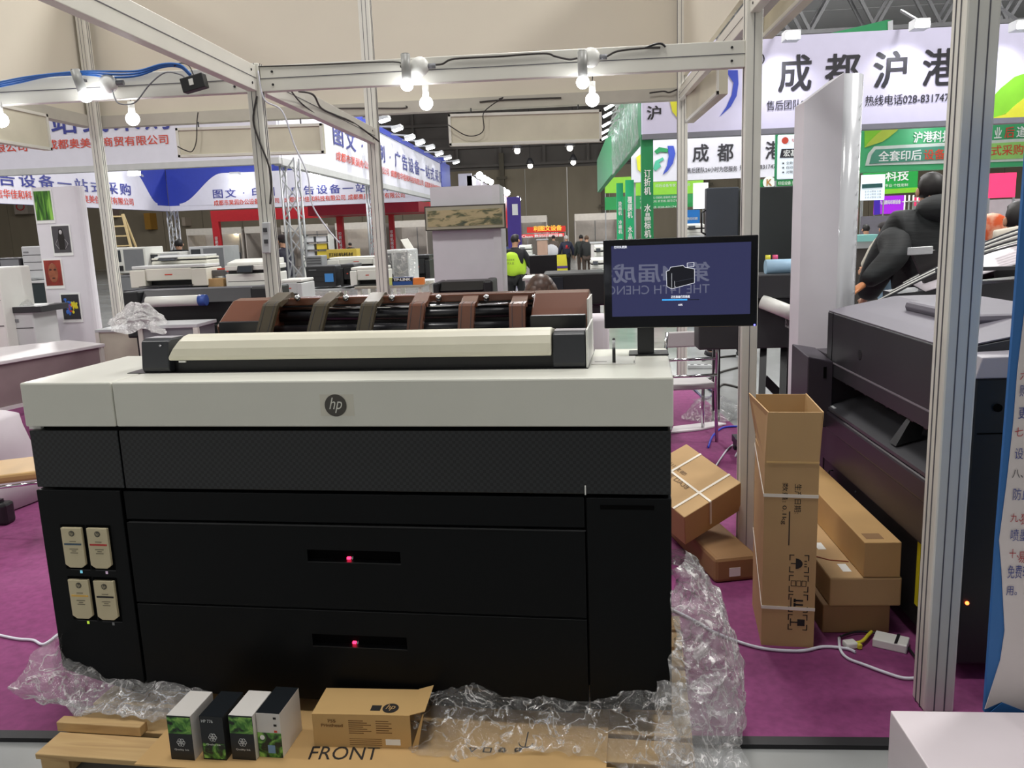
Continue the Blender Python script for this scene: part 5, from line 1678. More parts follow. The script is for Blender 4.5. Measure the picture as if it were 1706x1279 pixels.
# upper hood
zt, zu = 1.205, 0.945
hp = [(FX, 1.205), (FX, 0.945), (FX + 0.7, 0.945), (FX + 0.7, 1.27), (FX + 0.35, 1.27), (FX + 0.1, 1.225)]
B().loft([[(a_, yy, b_) for a_, b_ in hp] for yy in (2.98, Y1_)], smooth=False).build('hood', CHB, pt, bev=0.004)
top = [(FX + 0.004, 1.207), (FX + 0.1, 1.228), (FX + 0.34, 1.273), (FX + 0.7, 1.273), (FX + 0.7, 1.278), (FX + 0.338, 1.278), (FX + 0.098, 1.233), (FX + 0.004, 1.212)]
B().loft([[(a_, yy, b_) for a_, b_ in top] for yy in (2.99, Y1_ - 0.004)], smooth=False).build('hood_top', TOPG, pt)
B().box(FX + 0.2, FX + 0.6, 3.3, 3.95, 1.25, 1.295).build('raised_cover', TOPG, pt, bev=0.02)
B().box(FX - 0.002, FX + 0.004, Y0, Y1_ - 0.085, 0.945, 0.952).build('trim_line', mat('trim_line_grey', (130, 126, 134), 0.3), pt)
B().box(FX - 0.0015, FX + 0.004, Y1_ - 0.088, Y1_ - 0.085, 0.7, 1.205).build('panel_seam', mat('deep_black', (6, 6, 7), 0.7), pt)
B().cyl((FX - 0.001, 3.92, 1.05), (FX + 0.004, 3.92, 1.05), 0.026, 20).build('round_emblem', mat('emblem_dark', (20, 20, 24), 0.2), pt)
B().box(FX - 0.001, FX + 0.003, 3.915, 3.925, 0.955, 0.985).build('small_mark', DGR, pt)
B().box(FX, FX + 0.7, 3.0, Y1_, 0.875, 0.944).build('lower_lip', CHB, pt, bev=0.003)
B().box(FX + 0.25, FX + 0.7, 3.0, Y1_ - 0.02, 0.5, 0.875).build('inner_cavity', mat('deep_black2', (10, 10, 12), 0.4), pt)
B().box(FX, FX + 0.25, Y1_ - 0.08, Y1_, 0.5, 0.875).build('far_cheek', CHP, pt)
B().box(FX, FX + 0.25, 2.98, 3.05, 0.5, 0.875).build('near_cheek', CHP, pt)
B().hexa([(FX - 0.02, 3.05, 0.70), (FX + 0.26, 3.05, 0.78), (FX + 0.26, Y1_ - 0.08, 0.78), (FX - 0.02, Y1_ - 0.08, 0.70), (FX - 0.02, 3.05, 0.715), (FX + 0.26, 3.05, 0.795), (FX + 0.26, Y1_ - 0.08, 0.795), (FX - 0.02, Y1_ - 0.08, 0.715)]).build('output_tray', mat('tray_grey', (70, 70, 74), 0.3, var=0.02), pt)
for i in range(26):
    y_ = 3.08 + i * (Y1_ - 3.2) / 26
    B().cyl((FX + 0.1, y_, 0.868), (FX + 0.1, y_ + 0.02, 0.868), 0.012, 10).build('pinch_wheel', mat('wheel_chrome', (120, 120, 124), 0.15, metal=0.8), pt)
for i in range(9):
    y_ = 3.12 + i * 0.135
    B().box(FX + 0.04, FX + 0.16, y_, y_ + 0.03, 0.848, 0.86).build('guide_finger', BLK, pt)
B().hexa([(FX + 0.0, 3.45, 0.73), (FX + 0.1, 3.45, 0.76), (FX + 0.1, 3.52, 0.76), (FX + 0.0, 3.52, 0.73), (FX + 0.06, 3.46, 0.84), (FX + 0.12, 3.46, 0.85), (FX + 0.12, 3.5, 0.85), (FX + 0.06, 3.5, 0.84)]).build('paper_guide', BLK, pt)
B().box(FX - 0.008, FX + 0.02, 4.24, 4.33, 0.716, 0.722).build('bright_tab', mat('tab_bright', (226, 228, 230), 0.3), pt)
B().box(FX - 0.03, FX + 0.66, 2.98, Y1_ - 0.02, 0.6, 0.695).build('front_ledge', CHP, pt, bev=0.012)
B().box(FX - 0.015, FX + 0.66, 2.98, Y1_ - 0.02, 0.42, 0.597).build('roll_drawer', CHP, pt, bev=0.006)
B().box(FX, FX + 0.66, 2.98, Y1_ - 0.02, 0.06, 0.417).build('lower_body', mat('lower_black', (30, 28, 30), 0.5, var=0.05), pt, bev=0.004)
B().tube([(FX - 0.015, 4.2, 0.4), (FX - 0.035, 4.2, 0.4), (FX - 0.035, 4.2, 0.32), (FX - 0.015, 4.2, 0.32)], 0.004, 6).build('pull_handle', BLK, pt)
for y_, z_ in ((3.9, 0.38), (3.7, 0.33)):
    B().cyl((FX - 0.004, y_, z_), (FX + 0.002, y_, z_), 0.006, 10).build('screw_cover', DGR, pt)
for x_, y_ in ((FX + 0.08, 3.1), (FX + 0.6, 3.1), (FX + 0.08, 4.3), (FX + 0.6, 4.3)):
    B().cyl((x_ - 0.015, y_, 0.035), (x_ + 0.015, y_, 0.035), 0.035, 16).build('caster_wheel', BLK, pt)
    B().box(x_ - 0.02, x_ + 0.02, y_ - 0.02, y_ + 0.02, 0.035, 0.06).build('caster_fork', BLK, pt)
# control module at the far front end
B().hexa([(FX - 0.13, 4.3, 0.62), (FX, 4.3, 0.6), (FX, 4.62, 0.6), (FX - 0.13, 4.62, 0.62), (FX - 0.13, 4.3, 0.985), (FX, 4.3, 0.955), (FX, 4.62, 0.985), (FX - 0.13, 4.62, 1.01)]).build('side_module', mat('module_charcoal', (56, 50, 60), 0.4), pt, bev=0.006)
B().box(FX, FX + 0.5, Y1_, 4.62, 0.1, 0.98).build('side_module_body', CHP, pt, bev=0.005)
B().box(FX - 0.05, FX - 0.035, 4.296, 4.301, 0.87, 0.93).build('module_slot', mat('deep_black', (6, 6, 7), 0.7), pt)
# near end face seen right of the post
nx0 = FX + 0.02
B().box(nx0, FX + 0.7, 2.86, 2.98, 0.06, 1.13).build('end_cover', mat('end_black', (26, 29, 30), 0.4), pt, bev=0.01)
B().hexa([(nx0 - 0.01, 2.84, 1.13), (FX + 0.72, 2.84, 1.13), (FX + 0.72, 3.0, 1.13), (nx0 - 0.01, 3.0, 1.13), (nx0 + 0.02, 2.86, 1.2), (FX + 0.72, 2.86, 1.21), (FX + 0.72, 3.0, 1.22), (nx0 + 0.02, 3.0, 1.2)]).build('end_top', mat('end_top_grey', (150, 146, 154), 0.35), pt, bev=0.004)
q = atY(1664, 680, 2.85)
B().cyl((q.x, 2.852, q.z), (q.x, 2.862, q.z), 0.014, 16).build('round_port', mat('deep_black', (6, 6, 7), 0.7), pt)
q = atY(1613, 1006, 2.85)
B().ball((q.x, 2.858, q.z), 0.007, n=10, m=6).build('orange_light', mat('led_orange', (255, 90, 40), 0.4, emit=8, var=0), pt)
B().box(nx0 + 0.02, FX + 0.6, 2.856, 2.862, 0.93, 0.934).build('end_groove', mat('deep_black', (6, 6, 7), 0.7), pt)
# yellow caution label by the post
q0, q1 = atX(1523, 1005, FX - 0.003), atX(1535, 885, FX - 0.003)
B().box(FX - 0.003, FX, min(q1.y, 3.16), q0.y, q0.z, q1.z).build('yellow_label', mat('label_yellow', (220, 206, 30), 0.5), pt)
# grey roll feeder with white paper arcs behind the black printer
t = thing('paper_output_frame', 'pale sheets and bright curved wires rising behind the top of the black printer', 'paper stand', (2.1, 4.9, 0))
B().hexa([(1.95, 4.75, 0), (2.9, 4.75, 0), (2.9, 5.0, 0), (1.95, 5.0, 0), (1.85, 4.75, 1.26), (3.1, 4.75, 1.36), (3.1, 5.0, 1.36), (1.85, 5.0, 1.26)]).build('side_panel', DGR, t)
def arc_s(a, b):
    an = PI * (0.08 + 0.5 * a)
    return Vector((1.72 + 1.35 * math.sin(an) * 0.75 + 0.1 * b, 4.7 + 0.5 * b, 1.2 + 0.36 * math.sin(an * 1.0) * (0.8 + .2 * b)))
B().sheet(arc_s, 20, 6).build('white_sheet', mat('pale_sheet', (206, 198, 204), 0.5), t, thick=0.004)
for k in range(7):
    B().tube([Vector((1.66 + 0.06 * k + 1.3 * s_, 4.68 + 0.06 * k, 1.2 + 0.02 * k + 0.34 * math.sin(PI * 0.5 * min(1, s_ * 1.25)))) for s_ in [j / 14 for j in range(15)]], 0.006, 6).build('curved_wire', WHT if k % 2 else DGR, t)
B().box(2.0, 3.0, 4.62, 4.66, 1.38, 1.4).build('cross_rail', DGR, t)
tt = thing('dark_tablet', 'dark slanted tablet with pale top edge in front of the leaning person', 'tablet', atY(1545, 450, 4.95))
p0_, p1_ = atY(1518, 418, 4.95), atY(1590, 490, 4.95)
B().hexa([p0_ + Vector((0, 0, -0.0)), p0_ + Vector((0.14, 0, 0)), p1_ + Vector((0.0, 0, 0)), p1_ + Vector((-0.14, 0, 0))] + [q_ + Vector((0, 0.03, 0)) for q_ in (p0_, p0_ + Vector((0.14, 0, 0)), p1_, p1_ + Vector((-0.14, 0, 0)))]).build('slab', mat('tablet_dark', (36, 32, 34), 0.4), tt)
B().obox(p0_ + Vector((0.05, 0.0, -0.0)), (0.065, 0, 0.002), (0, 0.02, 0), (0, 0, 0.022)).build('pale_edge', LGR, tt, bev=0.004)

# white tall column wrapped in film
YW = 4.95
c0, c1, c2 = atY(1340, 170, YW), atY(1408, 123, YW), atY(1440, 123, YW)
t = thing('wrapped_column', 'tall white column wrapped in glossy film in front of the green stand', 'column', (c1.x, YW + 0.1, 0))
x0_ = atY(1334, 400, YW).x
x1_ = atY(1392, 400, YW).x
x2_ = atY(1432, 400, YW).x
FLM = mat('glossy_white_film', (214, 216, 220), 0.15, var=0.02, coat=0.6)
zt0, zt1 = c0.z, c1.z
B().hexa([(x0_, YW + 0.0, 0), (x1_, YW - 0.05, 0), (x1_, YW + 0.22, 0), (x0_, YW + 0.2, 0), (x0_, YW, zt0), (x1_, YW - 0.05, zt1), (x1_, YW + 0.22, zt1), (x0_, YW + 0.2, zt0)]).build('white_panel', COLW, t)
cv = []
for k in range(9):
    an = -PI / 2 + k * PI / 8
    cv.append((x1_ + 0.05 + (x2_ - x1_ - 0.05) * math.cos(an), YW + 0.06 + 0.1 * math.sin(an)))
cv = [(x1_, YW - 0.05)] + cv + [(x1_, YW + 0.2)]
B().prism([(a_, b_, 0) for a_, b_ in cv], (0, 0, c2.z), True).build('film_wrapped_edge', FLM, t)
b = B()
random.seed(3)
for k in range(16):
    z_ = 1.25 + k * 0.07
    an = -0.9 + random.uniform(-0.2, 0.2)
    b.tube([(x2_ - 0.03 + random.uniform(-.008, .008), YW - 0.018, z_), (x2_ - 0.027, YW - 0.021, z_ + random.uniform(0.01, 0.04))], 0.0016, 4)
b.build('film_creases', mat('crease_white', (240, 242, 245), 0.2), t)

# dark back of a big machine
YD = 7.0
d0, d1 = atY(1177, 313, YD), atY(1334, 500, YD)
t = thing('dark_machine_back', 'tall dark grey panel back of a machine behind the monitor', 'machine', ((d0.x + d1.x) / 2, YD, 0))
DPN = mat('machine_back_grey', (66, 72, 80), 0.35, var=0.04)
xm = atY(1230, 400, YD).x
B().box(d0.x, xm, YD, YD + 0.1, 0.65, d0.z).build('panel', DPN, t, bev=0.01)
B().box(xm + 0.01, d1.x + 0.06, YD - 0.01, YD + 0.1, 0.65, d0.z - 0.01).build('panel', mat('machine_back_dark', (50, 56, 56), 0.35, var=0.04), t, bev=0.01)
b = B().tube([(d0.x, YD + 0.02, 1.8), (d0.x - 0.035, YD + 0.02, 1.78), (d0.x - 0.035, YD + 0.02, 1.62), (d0.x, YD + 0.02, 1.6)], 0.008, 6)
b.build('handle', BLK, t)
for xx in (d0.x + 0.1, d1.x - 0.1):
    B().box(xx - 0.03, xx + 0.03, YD + 0.02, YD + 0.08, -0.012, 0.65).build('leg', BLK, t)
# roll plotter with white roll and stand, in front of that panel
YQ = 5.6
e0, e1 = atY(1263, 455, YQ), atY(1332, 490, YQ)
xa_, xb_ = atY(1256, 470, YQ).x, atY(1345, 470, YQ).x
t = thing('roll_plotter', 'dark plotter with a white paper roll between monitor and wrapped column', 'plotter', ((xa_ + xb_) / 2, YQ, 0))
zA, zB2 = atY(1290, 457, YQ).z, atY(1290, 497, YQ).z
B().box(xa_ - 0.35, xb_ + 0.1, YQ, YQ + 0.3, zB2, zA).build('body', mat('plotter_dark', (52, 52, 54), 0.4), t, bev=0.01)
B().box(xa_ - 0.35, xb_ + 0.1, YQ + 0.08, YQ + 0.3, zB2 - 0.35, zB2).build('lower_body', mat('plotter_dark', (52, 52, 54), 0.4), t, bev=0.01)
r0, r1 = atY(1272, 503, YQ - 0.02), atY(1318, 521, YQ - 0.02)
B().cyl((r0.x, YQ + 0.02, r0.z), (r1.x, YQ - 0.1, r1.z), 0.048, 20).build('paper_roll', WHT, t)
B().cyl((r1.x, YQ - 0.1, r1.z), (r1.x + 0.06, YQ - 0.115, r1.z - 0.01), 0.052, 20).build('blue_cap', mat('cap_blue', (60, 90, 170), 0.4), t)
s0_ = atY(1320, 540, YQ)
B().box(s0_.x - 0.03, s0_.x + 0.03, YQ - 0.04, YQ + 0.08, s0_.z - 0.03, s0_.z + 0.13).build('crumpled_film', FILMH, t, bev=0.01)
for xx in (xa_ + 0.12, xa_ + 0.26):
    top_ = Vector((xx, YQ + 0.2, zB2 - 0.3))
    B().bar(top_, (xx - 0.12, YQ - 0.25, 0.08), 0.045).build('leg', BLK, t)
    B().bar((xx - 0.12, YQ + 0.55, 0.08), (xx - 0.12, YQ - 0.35, 0.08), 0.05).build('foot_bar', BLK, t)
    for yy in (YQ + 0.5, YQ - 0.3):
        B().cyl((xx - 0.14, yy, 0.023), (xx - 0.1, yy, 0.023), 0.035, 12).build('caster_wheel', BLK, t)
B().bar((xa_ + 0.12, YQ + 0.2, 0.6), (xa_ + 0.55, YQ + 0.2, 0.15), 0.06).build('brace', BLK, t)
B().bar((xa_ + 0.55, YQ + 0.2, 0.6), (xa_ + 0.26, YQ + 0.2, 0.15), 0.02).build('brace', BLK, t)
# blue white roll on top and two little bottles
r0, r1 = atY(1276, 452, YQ + 0.1), atY(1330, 455, YQ + 0.1)
t = thing('wide_roll', 'pale blue wide roll lying on top of the plotter', 'roll', (r0.x, YQ + 0.12, zA))
B().cyl((r0.x, YQ + 0.12, zA + 0.045), (r1.x + 0.2, YQ + 0.12, zA + 0.045), 0.05, 20).build('roll', mat('pale_blue_roll', (170, 206, 232), 0.4), t)
B().cyl((r1.x - 0.02, YQ + 0.12, zA + 0.045), (r1.x + 0.04, YQ + 0.12, zA + 0.045), 0.052, 20).build('blue_core', mat('cap_blue2', (100, 130, 180), 0.4), t)
for u, c, lab in ((1279, (226, 216, 60), 'small yellow topped bottle on the plotter'), (1291, (220, 80, 130), 'small pink topped bottle on the plotter')):
    p_ = atY(u, 450, YQ + 0.24)
    t = thing('small_bottle', lab, 'bottle', (p_.x, YQ + 0.24, zA))
    B().cyl((p_.x, YQ + 0.24, zA), (p_.x, YQ + 0.24, zA + 0.07), 0.02, 12).build('body', mat('bottle_pale', (220, 214, 170), 0.4), t)
    B().cyl((p_.x, YQ + 0.24, zA + 0.07), (p_.x, YQ + 0.24, zA + 0.12), 0.018, 12).build('cap', mat('cap_%d' % c[0], c, 0.4), t)

# ---------------------------------------------------------------- cardboard boxes
STP = mat('strap_white', (226, 218, 204), 0.5)
bl, br = atZ(1268, 1074, 0), atZ(1355, 1079, 0)
bb = atZ(1243, 1006, 0)
ux = (br - bl).normalized()
uy = Z1.cross(ux)
D = 0.37
Wd = (br - bl).length
t = thing('tall_carton', 'tall open cardboard carton with black handling symbols, standing on the carpet', 'box', bl)


def cb(x, y, z):
    return bl + ux * x + uy * y + Z1 * z


hB, hF = 0.768, 0.965
e = 0.005
q = B()
for x0, x1, y0, y1 in ((0, Wd, 0, e), (0, Wd, D - e, D), (0, e, e, D - e), (Wd - e, Wd, e, D - e)):
    q.hexa([cb(x0, y0, 0), cb(x1, y0, 0), cb(x1, y1, 0), cb(x0, y1, 0), cb(x0, y0, hB), cb(x1, y0, hB), cb(x1, y1, hB), cb(x0, y1, hB)])
q.hexa([cb(e, e, 0), cb(Wd - e, e, 0), cb(Wd - e, D - e, 0), cb(e, D - e, 0), cb(e, e, e), cb(Wd - e, e, e), cb(Wd - e, D - e, e), cb(e, D - e, e)])
q.build('carton', CRD, t)
fl = []
fl.append(('flap', [cb(0.004, -0.001, hB + 0.003), cb(Wd, -0.001, hB + 0.003), cb(Wd + 0.005, 0.004, hF), cb(0.012, 0.004, hF)], uy * e))
fl.append(('flap', [cb(0.0, D, hB + 0.003), cb(Wd, D, hB + 0.003), cb(Wd + 0.002, D + 0.01, hF - 0.005), cb(0, D + 0.01, hF - 0.005)], -uy * e))
fl.append(('flap', [cb(-0.001, 0.0, hB - 0.02), cb(-0.001, D, hB + 0.02), cb(-0.03, D + 0.01, hF), cb(0.008, 0.004, hF)], ux * e))
fl.append(('flap', [cb(Wd, 0.0, hB + 0.003), cb(Wd, D, hB + 0.003), cb(Wd + 0.004, D, hF), cb(Wd + 0.012, 0.01, hF)], -ux * e))
for nm, pts, th in fl:
    B().prism(pts, th).build(nm, CRD, t)
B().prism([cb(0.006, -0.002, hB - 0.003), cb(Wd, -0.002, hB - 0.003), cb(Wd, -0.002, hB + 0.004), cb(0.006, -0.002, hB + 0.004)], -uy * 0.0015).build('fold_line', mat('fold_pale', (206, 170, 112), 0.7), t)
for z0, z1 in ((0.628, 0.735), (0.16, 0.35)):
    B().hexa([cb(-0.002, -0.003, z0), cb(Wd + 0.001, -0.003, z0 - 0.002), cb(Wd + 0.001, -0.001, z0 - 0.002), cb(-0.002, -0.001, z0), cb(-0.002, -0.003, z0 + 0.013), cb(Wd + 0.001, -0.003, z0 + 0.011), cb(Wd + 0.001, -0.001, z0 + 0.011), cb(-0.002, -0.001, z0 + 0.013)]).build('strap', STP, t)
    B().hexa([cb(-0.003, -0.003, z0), cb(-0.001, -0.003, z0), cb(-0.001, D, z1), cb(-0.003, D, z1), cb(-0.003, -0.003, z0 + 0.013), cb(-0.001, -0.003, z0 + 0.013), cb(-0.001, D, z1 + 0.013), cb(-0.003, D, z1 + 0.013)]).build('strap', STP, t)
K = lambda fx, z: cb(fx * Wd, -0.0008, z)
# lettering runs down the carton (turned a quarter)
txt('生产日期:', K(0.56, 0.682), -Z1, ux, 0.12, Wd * 0.13, INK, t)
txt('数量: 0.1kg', K(0.32, 0.686), -Z1, ux, 0.17, Wd * 0.12, INK, t)
B().hexa([cb(Wd * a_, -0.0012 + c_ * 0.001, z_) for z_ in (0.43, 0.57) for a_, c_ in ((0.47, 0), (0.49, 0), (0.49, 1), (0.47, 1))]).build('printed_bar', INK, t)


def sq(b, fx0, fx1, z0, z1):
    b.hexa([cb(Wd * a_, -0.0012 + c_ * 0.001, z_) for z_ in (z0, z1) for a_, c_ in ((fx0, 0), (fx1, 0), (fx1, 1), (fx0, 1))])


def corner_marks(z0, z1):
    b = B()
    for za, s_ in ((z0, 1), (z1, -1)):
        for xa__, xs in ((0.5, 1), (0.87, -1)):
            sq(b, min(xa__, xa__ + xs * 0.09), max(xa__, xa__ + xs * 0.09), min(za, za + s_ * 0.003), max(za, za + s_ * 0.003))
            sq(b, min(xa__, xa__ + xs * 0.018), max(xa__, xa__ + xs * 0.018), min(za, za + s_ * 0.024), max(za, za + s_ * 0.024))
    b.build('corner_marks', INK, t)


corner_marks(0.318, 0.392)
corner_marks(0.236, 0.306)
corner_marks(0.15, 0.226)
corner_marks(0.074, 0.14)
b = B().prism([cb(Wd * 0.62, -0.001, 0.335)] + [cb(Wd * (0.62 + 0.13 * math.sin(k * PI / 8)), -0.001, 0.355 - 0.022 * math.cos(k * PI / 8)) for k in range(9)], -uy * 0.0006)
sq(b, 0.53, 0.64, 0.353, 0.357)
b.build('umbrella_symbol', INK, t)
b = B()
for zz in (0.352, 0.365, 0.342):
    sq(b, 0.78, 0.83, zz, zz + 0.003)
b.build('rain_marks', INK, t)
b = B()
for k in range(3):
    x0, x1 = 0.54 + k * 0.1, 0.63 + k * 0.1
    sq(b, x0, x1, 0.26, 0.262); sq(b, x0, x1, 0.282, 0.284); sq(b, x0, x0 + 0.01, 0.26, 0.284); sq(b, x1 - 0.01, x1, 0.26, 0.284)
b.build('stacking_symbol', INK, t)
b = B()
for zz in (0.178, 0.196):
    sq(b, 0.6, 0.78, zz, zz + 0.007)
    sq(b, 0.6, 0.64, zz - 0.004, zz + 0.011)
sq(b, 0.54, 0.56, 0.165, 0.212)
b.build('arrows_symbol', INK, t)
b = B()
sq(b, 0.54, 0.56, 0.09, 0.122)
sq(b, 0.56, 0.68, 0.104, 0.109)
sq(b, 0.68, 0.82, 0.092, 0.12)
b.build('glass_symbol', INK, t)


def cbox(name, c, a_, b_, h_, m_, label, bev=0.006, grp=None):
    """box from a corner and three edge vectors"""
    c, a_, b_, h_ = map(Vector, (c, a_, b_, h_))
    t_ = thing(name, label, 'box', c + (a_ + b_) / 2, 0, grp)
    P = [c, c + a_, c + a_ + b_, c + b_]
    B().hexa(P + [p_ + h_ for p_ in P]).build('carton', m_, t_, bev=bev)
    return t_


# three stacked along the black printer
t = cbox('long_carton', (1.16, 3.2, 0.252), (0.145, 0, 0), (0, 1.15, 0), (0, 0, 0.148), mat('cardboard_light', (196, 156, 100), 0.7, var=0.06, scale=3), 'long cardboard carton lying topmost of the stack beside the black printer', 0.003)
B().box(1.18, 1.25, 3.24, 3.3, 0.4, 0.4008).build('smudge', CRD2, t)
t = cbox('carton', (1.03, 3.2, 0.125), (0.285, 0, 0), (0, 0.85, 0), (0, 0, 0.125), CRD, 'cardboard carton with white stickers in the middle of the stack beside the black printer', 0.008)
for (x_, y_) in ((1.07, 3.5), (1.1, 3.26)):
    B().box(x_, x_ + 0.035, y_, y_ + 0.08, 0.25, 0.2508).build('white_sticker', TXW, t)
B().tube([(1.035, 3.42, 0.2515), (1.08, 3.38, 0.2515), (1.155, 3.36, 0.2515)], 0.003, 5).build('red_smear', mat('smear_red', (150, 70, 50), 0.7), t)
cbox('carton', (1.01, 3.215, 0.0), (0.27, 0, 0), (0, 0.8, 0), (0, 0, 0.124), CRD2, 'dark brown carton at the bottom of the stack beside the black printer', 0.006)
# two at the left of the tall carton
cA = Vector((0.655, 3.7, 0.0))
dirA = (atZ(1122, 900, 0) - cA).normalized()
nA = Vector((-dirA.y, dirA.x, 0))
if nA.x < 0:
    nA = -nA
t = cbox('carton', cA, dirA * 0.7, nA * 0.22, (0, 0, 0.125), CRD2, 'flat brown carton lying on the carpet under the tilted strapped box', 0.018)
w0 = cA + nA * 0.1
B().obox(w0 + Z1 * 0.05 - dirA * 0.001, nA * 0.028, dirA * 0.0006, Z1 * 0.022).build('white_sticker', TXW, t)
C_ = atY(1140, 862, 3.78)
Bv = atY(1246, 797, 3.98) - C_
Dv = atY(1078, 785, 4.1) - C_
Bu = Bv.normalized()
Du = (Dv - Dv.dot(Bu) * Bu).normalized()
Nu = Bu.cross(Du)
if Nu.z < 0:
    Nu = -Nu
Ld, Lb, Lh = 0.40, 0.37, 0.19
t = cbox('strapped_carton', C_ - Nu * Lh, Bu * Lb, Du * Ld, Nu * Lh, CRD, 'tilted cardboard box with white straps leaning against the tall carton', 0.004)
for (o_, a_, w_) in ((C_ + Bu * Lb * 0.45, Du * Ld, Bu), (C_ + Du * Ld * 0.2, Bu * Lb, Du), (C_ + Du * Ld * 0.72, Bu * Lb, Du)):
    B().obox(o_ + a_ / 2 + Nu * 0.0015, a_ / 2, w_ * 0.006, Nu * 0.001).build('strap', STP, t)
B().obox(C_ + Bu * Lb * 0.45 - Du * 0.0015 - Nu * Lh * 0.4, Nu * Lh * 0.4, Bu * 0.006, Du * 0.001).build('strap', STP, t)
txt('BETTER DA38', C_ + Bu * Lb * 0.36 + Du * Ld * 0.95 + Nu * 0.001, -Du, Bu, Ld * 0.6, 0.03, mat('faded_ink', (110, 84, 56), 0.7), t)
txt('四川成都', C_ + Bu * Lb * 0.52 + Du * Ld * 0.95 + Nu * 0.001, -Du, Bu, Ld * 0.4, 0.025, mat('faded_ink', (110, 84, 56), 0.7), t)

# cables and small things on the carpet
cable([atZ(u, v, 0.008) for u, v in ((1110, 1010), (1160, 1035), (1195, 1055), (1262, 1078), (1330, 1084), (1372, 1077), (1410, 1080), (1425, 1086))], 0.0065, CBW, 'white cable running on the carpet from the printer past the tall carton')
cable([atZ(u, v, 0.008) for u, v in ((1398, 1062), (1400, 1082), (1412, 1096), (1440, 1107), (1475, 1120), (1505, 1129), (1530, 1128), (1560, 1120))], 0.006, CBW, 'white cable curving on the carpet towards the broad post')
cable([atZ(u, v, 0.012) for u, v in ((1400, 1060), (1430, 1052), (1470, 1056), (1500, 1066), (1530, 1100))], 0.005, BLK, 'black cable loop around the white adapter on the carpet')
cable([atZ(u, v, 0.02) for u, v in ((1420, 1072), (1436, 1068), (1446, 1058), (1452, 1052))], 0.007, mat('yellow_sleeve', (216, 206, 60), 0.5), 'short yellow sleeved plug lead beside the white adapter')
p_ = atZ(1484, 1076, 0.0)
t = thing('power_adapter', 'white power adapter lying on the carpet near the broad post', 'adapter', p_)
B().obox(p_ + Z1 * 0.018, (0.055, -0.03, 0), (0.02, 0.036, 0), (0, 0, 0.018)).build('case', WHT, t, bev=0.005)
B().obox(p_ + Vector((0.02, -0.01, 0.038)), (0.006, 0.0, 0), (0.02, 0.036, 0), (0, 0, 0.002)).build('black_band', BLK, t)
p_ = atZ(1416, 1078, 0.0)
t = thing('plug', 'white plug with yellow collar lying on the carpet', 'plug', p_)
B().obox(p_ + Z1 * 0.014, (0.024, 0.006, 0), (-0.004, 0.02, 0), (0, 0, 0.013)).build('body', WHT, t, bev=0.006)
B().obox(p_ + Vector((0.03, -0.01, 0.012)), (0.008, 0.002, 0), (-0.004, 0.012, 0), (0, 0, 0.01)).build('yellow_collar', mat('yellow_sleeve', (216, 206, 60), 0.5), t, bev=0.003)
cable([atZ(u, v, 0.008) for u, v in ((-30, 1050), (0, 1058), (30, 1064), (55, 1066), (72, 1073), (95, 1058), (115, 1040))], 0.006, CBW, 'white cable on the carpet left of the printer')
cable([atZ(u, v, 0.01) for u, v in ((1110, 790), (1135, 755), (1160, 762), (1200, 795), (1260, 850))], 0.004, CBW, 'thin pale cord on the carpet behind the strapped box')
cable([atZ(u, v, 0.01) for u, v in ((1180, 745), (1188, 725), (1205, 712), (1230, 710))], 0.008, mat('deep_blue_cable', (30, 50, 190), 0.5), 'bright blue cable on the carpet by the right post')
cable([atZ(u, v, 0.01) for u, v in ((1190, 780), (1215, 745), (1240, 735), (1262, 742), (1250, 770), (1236, 745), (1225, 760))], 0.006, CBW, 'looped pale cords around the foot of the right post')
p_, q_, r_ = atZ(1118, 722, 0.004), atZ(1190, 704, 0.004), atZ(1210, 707, 0.004)
t = B().prism([p_, atZ(1122, 712, 0.004), q_, r_, atZ(1165, 717, 0.004)], (0, 0, 0.012)).build('white_strip', mat('foam_white', (226, 220, 222), 0.6))
tag(t, 'flat white strip lying on the carpet beside the printer', 'strip')
for k, (pts) in enumerate((((1135, 642), (1160, 645), (1178, 640), (1190, 650), (1205, 640), (1230, 645)), ((1150, 640), (1163, 655), (1175, 664), (1190, 655), (1180, 645), (1195, 638)), ((1180, 632), (1200, 620), (1230, 612)), ((1170, 600), (1190, 596), (1226, 592)))):
    cable([atZ(u, v, 0.0) for u, v in pts], 0.012, (CAB, mat('navy_cable', (40, 44, 90), 0.5), CAB, CAB)[k], ('thin dark cable at the back edge of the carpet', 'tangled navy cable behind the carpet edge', 'dark cable on the shiny floor by the chair legs', 'dark cable crossing the shiny floor')[k])
wrap('plastic_bag', lambda a, b: atZ(1145 + 80 * a + 8 * math.sin(b * 5), 668 + 30 * b + 6 * a, 0.02) + Z1 * 0.13 * math.sin(PI * a) ** 0.5 * math.sin(PI * b), 30, 20, FILM, 'clear crumpled plastic bag on the carpet near the chrome chair', 0.05, 4, 2)
p_ = atZ(1170, 612, 0)
t = thing('socket_strip', 'grey multi socket strip on the shiny floor under the chrome chair', 'socket strip', p_)
B().obox(p_ + Z1 * 0.012, (0.17, -0.02, 0), (0.003, 0.03, 0), (0, 0, 0.022)).build('case', LGR, t, bev=0.006)
for k in range(4):
    B().obox(p_ + Vector((-0.12 + 0.08 * k, 0.012 - 0.01 * k, 0.036)), (0.02, 0, 0), (0, 0.014, 0), (0, 0, 0.002)).build('outlet', DGR, t)


